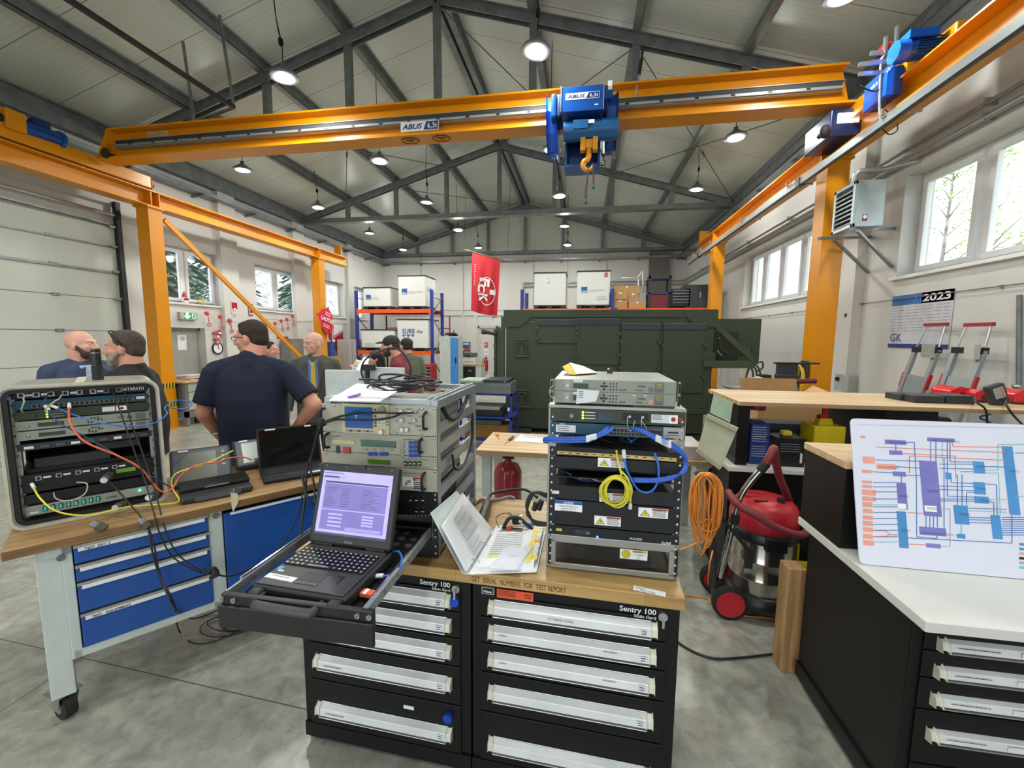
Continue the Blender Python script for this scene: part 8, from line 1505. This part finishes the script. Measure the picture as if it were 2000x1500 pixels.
def VP(px,py,Y): return aY(px,py,Y)-Vector((VX,VY,0))
MB().tube(cat([VP(1405,1130,2.72),VP(1418,1080,2.68),VP(1432,1020,2.66),VP(1440,985,2.65),VP(1455,955,2.64),VP(1475,930,2.63),VP(1492,912,2.62)],5),.019,chrome,12).obj('suction_tube',t);MB().cyl(VP(1437,1003,2.655),VP(1434,1022,2.66),.026,blk).cyl(VP(1484,920,2.625),VP(1497,905,2.62),.026,blk).obj('tube_collar',t)
def hose(pts,r_): 
    P=cat(pts,14);MB().tube(P,[r_*(1+.07*(i % 2)) for i in range(len(P))],vs_,10).obj('hose',t)
hose([VP(1497,905,2.62),VP(1505,888,2.62),VP(1512,876,2.64),VP(1514,895,2.68),VP(1522,930,2.75),VP(1535,962,2.80),VP(1545,990,2.95)],.022)
hose([VP(1422,960,2.72),VP(1440,985,2.62),VP(1475,1005,2.58),VP(1515,1030,2.58),VP(1560,1045,2.62),VP(1578,1035,2.72),VP(1572,1012,2.8),VP(1560,1005,2.95)],.022)
MB().tube(cat([VP(1398,1000,2.66),VP(1425,1030,2.65),VP(1450,1060,2.64),VP(1462,1078,2.64)]),.012,blk).box(*(VP(1455,1110,2.64)),*(VP(1470,1070,2.66)),blk).obj('accessory_strap',t);MB().box(.188,-.06,.25,.20,.04,.50,M('sign_yellow','d3c51c',.5)).obj('yellow_sticker',t)
t2=thing('cord_hook','dark plastic push handle of the vacuum carrying the orange cord','handle',aY(1368,935,2.66));MB().tube(cat([(-.03,0,.02),(.0,0,.04),(.04,0,.01),(.06,0,-.1),(.08,0,-.25),(.12,.05,-.55),(.13,.05,-.72)]),.020,dg,8).obj('handle_bar',t2)
ce=M('cord_orange','e8933a',.45);r=random.Random(9);mb=MB()
for k in range(18):
    u=1380+r.uniform(-10,12);w=r.uniform(14,30);b_=r.uniform(1010,1085);Y=2.60+r.uniform(-.02,.03);mb.tube(cat([aY(u,926+r.uniform(-3,6),Y),aY(u+w*.8,945,Y),aY(u+w+r.uniform(-8,4),985,Y-.01),aY(u+w*.6,1030,Y),aY(u+r.uniform(-8,8),b_,Y),aY(u-w*.8,1020,Y),aY(u-w+r.uniform(-3,8),975,Y-.01),aY(u-w*.7,940,Y)],5,True),.0048,ce,6,True)
tag(mb.obj('orange_cord_coil'),'orange extension cord coiled over the vacuum handle','cord')
cab('extension_cord',[aY(1362,1060,2.6),aY(1345,1068,2.55),aZ(1326,1078,.25) if 0 else aY(1328,1074,2.5)],.005,ce,'short stretch of orange cord running left from the coil to the black rack',grp='orange cords');cab('extension_cord',[aY(1392,1075,2.6),aY(1385,1110,2.6),aZ(1385,1150,.01),aZ(1400,1180,.008),aZ(1440,1200,.008),aZ(1500,1207,.008),aZ(1560,1214,.008)],.005,ce,'orange cord falling from the coil and running right along the floor',grp='orange cords');cab('extension_cord',[aZ(1315,1158,.008),aZ(1345,1163,.008),aZ(1380,1168,.008),aZ(1388,1178,.008)],.005,ce,'orange cord on the floor between cabinet and vacuum',grp='orange cords');cab('floor_cable',[aZ(1310,1240,.01),aZ(1335,1262,.008),aZ(1385,1284,.008),aZ(1440,1285,.008),aZ(1520,1276,.008)],.006,cblk,'black cable on the floor right of the drawer cabinets')
# standing timber
tm=wood_mat('rough_timber','8d6a42','b08a5c','Z',9.,.6);a=aZ(1537,1314,0);zt_=aY(1562,1113,a.y).z;t=MB().box(-.045,-.05,0,.045,.05,zt_,tm).obj('timber_post',None,.004);t.location=(a.x+.01,a.y+.05,0);tag(t,'short upright timber post beside the black cabinet','timber')
bx('yellow_case','small yellow case on the floor between vacuum and black cabinet','case',(1.46,2.93,0,1.7,3.07,.26),M('case_yellow','c9bd16',.45),.01)
# near black cabinet, laminate top, tall unit, drawing board
CX,CY=1.158,1.575;nc=thing('drawer_cabinet','black drawer cabinet at the right edge, under the white laminate top','drawer cabinet',(CX,CY,0),group='black drawer cabinets');cw_=.90;MB().box(0,0,.10,cw_,.68,.838,kb).box(.02,.02,0,cw_-.02,.66,.10,kb).obj('cabinet_body',nc,.004);MB().box(-.012,-.0,.04,.0,.68,.115,kb).obj('plinth',nc)
hs_=[aY(u,v,CY-.02).z for u,v in ((1848,1261),(1840,1314),(1830,1368),(1815,1436))]+[.12]
for k,hz in enumerate(hs_):
    top=.835 if k == 0 else (hs_[k-1]+hz)/2+.02;bot=(hz+hs_[k+1])/2+.02 if k < 4 else .11;d=MB().box(.035,-.008,bot+.003,cw_-.03,0,top-.003,kb).obj('drawer',nc,.002);pr=[(-.008,hz+.020),(-.026,hz+.012),(-.032,hz-.014),(-.008,hz-.020)]
    MB().prism(pr,.095,cw_-.08,hv,'x').box(.095,-.034,hz-.024,cw_-.08,-.008,hz-.020,steel).obj('handle',d,.003);MB().prism(pr,.072,.096,hend,'x').obj('end_cap',d,.006);MB().lines(1,.12,.007,ink,(.12,-.032,hz+.004),seed=k).box(.3,-.0325,hz-.01,.5,-.032,hz+.008,lab).obj('label_insert',d)
bx('laminate_worktop','white laminate worktop on the near right black cabinet','worktop',(1.122,1.475,.840,3.4,2.30,.877),wl,.003)
bx('tall_black_unit','black raised unit with maple top on the right worktop behind the drawing','cabinet',(1.128,1.965,.878,2.9,2.295,1.235),kb,.003);bx('maple_worktop','maple top board on the raised black unit behind the drawing','worktop',(1.120,1.955,1.236,2.92,2.30,1.27),mapleL,.003)
b0=aZ(1679,1102,.878);b1=aZ(2000,1130,.878);tl=aY(1666,817,b0.y+.02);bh=(tl.z-.878)/.997;BWd=1.0
LEAN=-15.0;BT=Matrix.Rotation(math.radians(LEAN),4,'X');BM=Matrix.Translation((b0.x,b0.y,.880)) @ Matrix.Rotation(math.radians(-1.2),4,'Z') @ BT;BI=BM.inverted()
def onboard(px,py): o_=BI @ CAM;d_=BI.to_3x3() @ _ray(px,py);return o_+d_*(-o_.y/d_.y)
bh=onboard(1666,817).z;bd2=thing('drawing_board','large printed wiring diagram on a white board leaning on the right worktop','board',(b0.x,b0.y,.880),-1.2);bdm=M('board_lilac_white','dcdfee',.4,var=.01);MB().mx(BT).prism([(x,z) for x,z in rrect(0,0,BWd,bh,.02)],0,.006,bdm).obj('sheet',bd2)
ix,iz=(1679,817),(2000,1100);dp_=M('diagram_purple','7a78c0',.5);db=M('diagram_blue','4a90cc',.5);do=M('diagram_salmon','e8a090',.5);dl=M('diagram_line_blue','2f6fb8',.5);dlo=M('diagram_line_orange','e0795a',.5);dlt=M('diagram_line_teal','7fc4c4',.5);frm=M('diagram_frame_grey','a9acbc',.5)
def D(u,v): p=onboard(1660+u*.22667,800+v*.22667);return p.x,p.z
def drect(mb,u0,v0,u1,v1,m,y=-.0006): um,vm=(u0+u1)/2,(v0+v1)/2;a,c,e,g=D(u0,vm)[0],D(u1,vm)[0],D(um,v1)[1],D(um,v0)[1];mb.add([(a,y,e),(c,y,e),(c,y,g),(a,y,g)],[(0,1,2,3)],m)
def dline(mb,pts,m,w=.0026):
    for (a,b_) in zip(pts,pts[1:]): A,B=D(*a),D(*b_);mb.beam((A[0],-.0007,A[1]),(B[0],-.0007,B[1]),.0005,w,m,(B[1]-A[1],0,A[0]-B[0]))
mb=MB().mx(BT)
for u,v,U_,V_ in ((665,245,900,278),(300,262,482,300),(338,352,450,390),(615,443,770,918),(368,535,480,575),(408,630,490,860),(598,1015,828,1085),(655,1155,782,1192)): drect(mb,u,v,U_,V_,dp_)
for u,v,U_,V_ in ((1340,318,1435,905),(1062,447,1160,550),(822,543,875,600),(1066,625,1166,730),(1072,748,1195,808),(897,825,1022,988),(1220,910,1305,1115),(413,878,494,1192),(920,1072,994,1110)): drect(mb,u,v,U_,V_,db)
for u,v,U_,V_ in ((90,225,130,245),(110,405,213,463),(230,468,395,515),(100,520,187,545),(103,612,190,635),(103,650,190,675),(103,690,222,738),(106,750,222,788),(108,798,195,840),(110,855,195,895),(110,912,198,948),(110,960,198,1002),(112,1015,198,1055),(112,1070,198,1112),(114,1125,205,1170)): drect(mb,u,v,U_,V_,do)
drect(mb,642,828,747,880,paper,-.001);drect(mb,414,810,484,856,paper,-.001);mb.obj('diagram_blocks',bd2)
mb=MB().mx(BT)
for v in (628,665,708,770,820,838,885,938,988,1040,1095,1140): dline(mb,((200,v),(410,v)),dl if v not in (820,1140) else dlt)
dline(mb,((215,432),(615,445)),dl);dline(mb,((395,490),(615,505)),dl);dline(mb,((482,565),(620,570)),dl);dline(mb,((190,535),(368,545)),dl);dline(mb,((482,282),(555,282),(560,400),(572,600),(575,1095),(750,1110),(750,1085)),dl);dline(mb,((395,300),(395,352)),dl);dline(mb,((442,575),(442,630)),dl)
for u in (695,740): dline(mb,((u,278),(u,443)),dl)
for u in (655,688,720,752): dline(mb,((u,918),(u,1015)),dl)
for u in (795,838,862): dline(mb,((u,278),(u,545 if u == 838 else 448)),dl if u != 795 else dlt)
dline(mb,((810,420),(810,1015)),dl);dline(mb,((770,470),(1062,470)),dl);dline(mb,((770,505),(1062,512)),dl);dline(mb,((770,658),(1066,662)),dl);dline(mb,((770,688),(1066,698)),dl)
for v in (768,785): dline(mb,((770,v),(1072,v+6)),dl)
dline(mb,((838,600),(838,745),(1072,755)),dl);dline(mb,((868,600),(872,630),(1066,636)),dl);dline(mb,((862,448),(1062,452)),dl)
for u in (925,965,1005): dline(mb,((u,560 if u < 990 else 712),(u,825)),dl)
dline(mb,((950,535),(1062,535)),dl);dline(mb,((1005,712),(1072,712)),dl);dline(mb,((1160,490),(1340,495)),dl);dline(mb,((1160,520),(1275,520),(1275,300),(1500,300)),dlt);dline(mb,((1160,545),(1278,545),(1295,910)),dlt);dline(mb,((1166,640),(1262,648),(1268,910)),dl);dline(mb,((1195,772),(1350,775)),dlt);dline(mb,((1195,795),(1238,797),(1240,910)),dl)
dline(mb,((1022,848),(1350,860)),dl);dline(mb,((1022,870),(1350,885)),dlt,.003)
for v in (928,948,972): dline(mb,((1022,v),(1222,v+6)),dl)
for k in range(9): dline(mb,((1308,928+k*19),(1560,928+k*19)),dl)
dline(mb,((1420,372),(1560,378)),dl);dline(mb,((1435,745),(1560,750)),dlt);dline(mb,((958,988),(958,1072)),dlt,.004);dline(mb,((494,1105),(1395,1150),(1395,910)),dl);dline(mb,((782,1178),(862,1178),(862,855),(747,855)),frm)
for pts in (((220,322),(1340,370)),((450,378),(905,400),(912,590)),((512,548),(512,400),(1340,436)),((880,290),(888,318),(1340,325)),((494,885),(628,895)),((494,1158),(655,1165)),((200,1040),(310,1045),(345,1078),(413,1078)),((200,1095),(310,1092),(340,1078))): dline(mb,pts,dlo)
dline(mb,((75,128),(1560,160)),frm,.001);dline(mb,((75,128),(105,1290)),frm,.001) if 0 else None;dline(mb,((105,1290),(1560,1370)),frm,.001) if 0 else None
for k,m_ in enumerate((dp_,db,do,ink,frm,dlt)): drect(mb,1458,1150+k*40,1500,1172+k*40,m_)
mb.obj('diagram_lines',bd2)
mb=MB().mx(BT)
for (u,v,w) in ((660,690,60),(425,735,40),(1370,520,40),(1090,480,40),(1090,670,40),(935,890,50),(435,1030,40),(240,485,120),(1115,772,50),(660,840,60),(700,258,160),(340,275,100),(610,1050,180)): p=D(u,v);mb.lines(3,w*.0006*1.0+.01,.010,ink,(p[0],-.0012,p[1]),seed=u,t=.25)
mb.obj('diagram_print',bd2)
# ================================================================ outside the windows
grass=M('yard_grass','6f7f55',.9,var=.3,scale=3);rock=M('hillside_rock','a9a8a6',.9,var=.45,scale=2.5,bump=.6)
o=MB().box(-40,-40,-.6,XL-.5,60,-.35,rock).box(XR+.5,-40,-.6,60,60,-.35,grass).box(XL-.5,YB+.4,-.6,XR+.5,60,-.35,grass).box(XL-.5,-40,-.6,XR+.5,YF-.4,-.05,M('yard_asphalt','8b8a86',.85,var=.2)).obj('yard_ground');tag(o,kind='structure')
rnd=random.Random(3)
def slope():
    vs=[];fs=[];nx,ny=10,34
    for i in range(nx):
        for j in range(ny): vs.append((-15-i*1.6,2+j*1.1,-.4+i*1.25+rnd.uniform(-.45,.45)))
    for i in range(nx-1):
        for j in range(ny-1): a=i*ny+j;fs.append((a,a+1,a+ny+1,a+ny))
    return MB().add(vs,fs,rock,True).obj('hillside')
tag(slope(),kind='structure')
bark=M('birch_bark','b3aea4',.8,var=.5,scale=6);leafA=M('spring_leaves','9dba6a',.7,var=.35,scale=1);leafB=M('spruce_needles','6a8570',.8,var=.4,scale=2);dbark=M('dark_bark','6a6058',.9,var=.3)
def birch(x,y,h,lb,sd,leaf=leafA,n=520):
    r=random.Random(sd);t=thing('birch_tree',lb,'tree',(x,y,-.35),group='birches outside the right windows')
    tr=cat([(0,0,0),(r.uniform(-.2,.2),r.uniform(-.2,.2),h*.35),(r.uniform(-.3,.3),r.uniform(-.3,.3),h*.7),(r.uniform(-.4,.4),r.uniform(-.4,.4),h)],5)
    mb=MB().tube(tr,[.075*(1-i/len(tr))+.012 for i in range(len(tr))],bark,6);tips=[]
    for k in range(26):
        i=r.randrange(4,len(tr)-1);p=tr[i];a=r.uniform(0,6.28);L=r.uniform(.6,1.7)*(1.1-i/len(tr));q=p+Vector((math.cos(a)*L,math.sin(a)*L,L*r.uniform(.5,1.1)))
        mb.tube([p,p.lerp(q,.5)+Vector((0,0,.05)),q],[.02,.013,.005],bark,4);tips.append((p,q))
    mb.obj('trunk',t);mb=MB()
    for k in range(n):
        p,q=r.choice(tips);c=p.lerp(q,r.uniform(.3,1.1))+Vector([r.gauss(0,.16) for _ in range(3)]);s=r.uniform(.025,.055);u=Vector([r.gauss(0,1) for _ in range(3)]).normalized();v=u.orthogonal().normalized()
        mb.add([c-u*s,c+v*s*.7,c+u*s,c-v*s*.7],[(0,1,2,3)],leaf)
    mb.obj('foliage',t)
sp=[(7.6,3.6,6.5,'left of the near window'),(8.6,4.9,7.5,'seen through the left pane of the near right window'),(6.9,4.6,7.2,'filling the big pane of the near right window'),(7.4,5.6,6.6,'thin, behind the bar between the near panes'),(10,9.8,6.2,'seen through the second pane of the far window band'),(9.2,11.6,6.4,'seen through the first pane of the far window band'),(11,8.6,5.8,'seen through the third pane of the far window band'),(9.5,13.4,7,'beyond the far end of the far window band'),(11.5,7.4,7.2,'behind the large yellow column')]
for i,(x,y,h,w) in enumerate(sp): birch(x,y,h,'slender birch in young leaf outside, '+w,40+i,n=1100 if x < 9 else 1500)
def spruce(x,y,z,h,lb,sd):
    r=random.Random(sd);t=thing('spruce_tree',lb,'tree',(x,y,z),group='spruces on the slope');MB().cyl((0,0,0),(0,0,h),.13,dbark,7,.02).obj('trunk',t);mb=MB()
    for k in range(420):
        f=r.random() ** .7;zz=h*(.15+.85*f);R=(1-f)*h*.26+.1;a=r.uniform(0,6.28);p=Vector((0,0,zz));q=Vector((math.cos(a)*R,math.sin(a)*R,zz-R*.45));w=Vector((-math.sin(a),math.cos(a),0))*.13
        mb.add([p,q-w,q+Vector((0,0,-.06)),q+w],[(0,1,2,3)],leafB)
    mb.obj('foliage',t)
for i,(x,y,z,h,w) in enumerate(((-15.5,13.4,-.2,7.5,'just left in the middle window'),(-17,15.6,.8,8,'in the middle of the middle window'),(-18,19,1.6,8,'behind the far yellow column'),(-16,22,.2,8,'in the last left windows'),(-20,12,3,7,'high up the slope in the first window'))): spruce(x,y,z,h,'dark green spruce on the slope outside, '+w,70+i)
for i,y in enumerate((9.6,10.6,11.7,12.4)): tag(MB().cyl((-16-i % 2,y,0),(-16-i % 2,y+.2,8),.11,dbark,8,.07).obj('tree_trunk'),'bare dark trunk on the slope outside the first left window, '+('leftmost','second from left','third from left','rightmost')[i],'tree trunk','bare trunks on the slope')
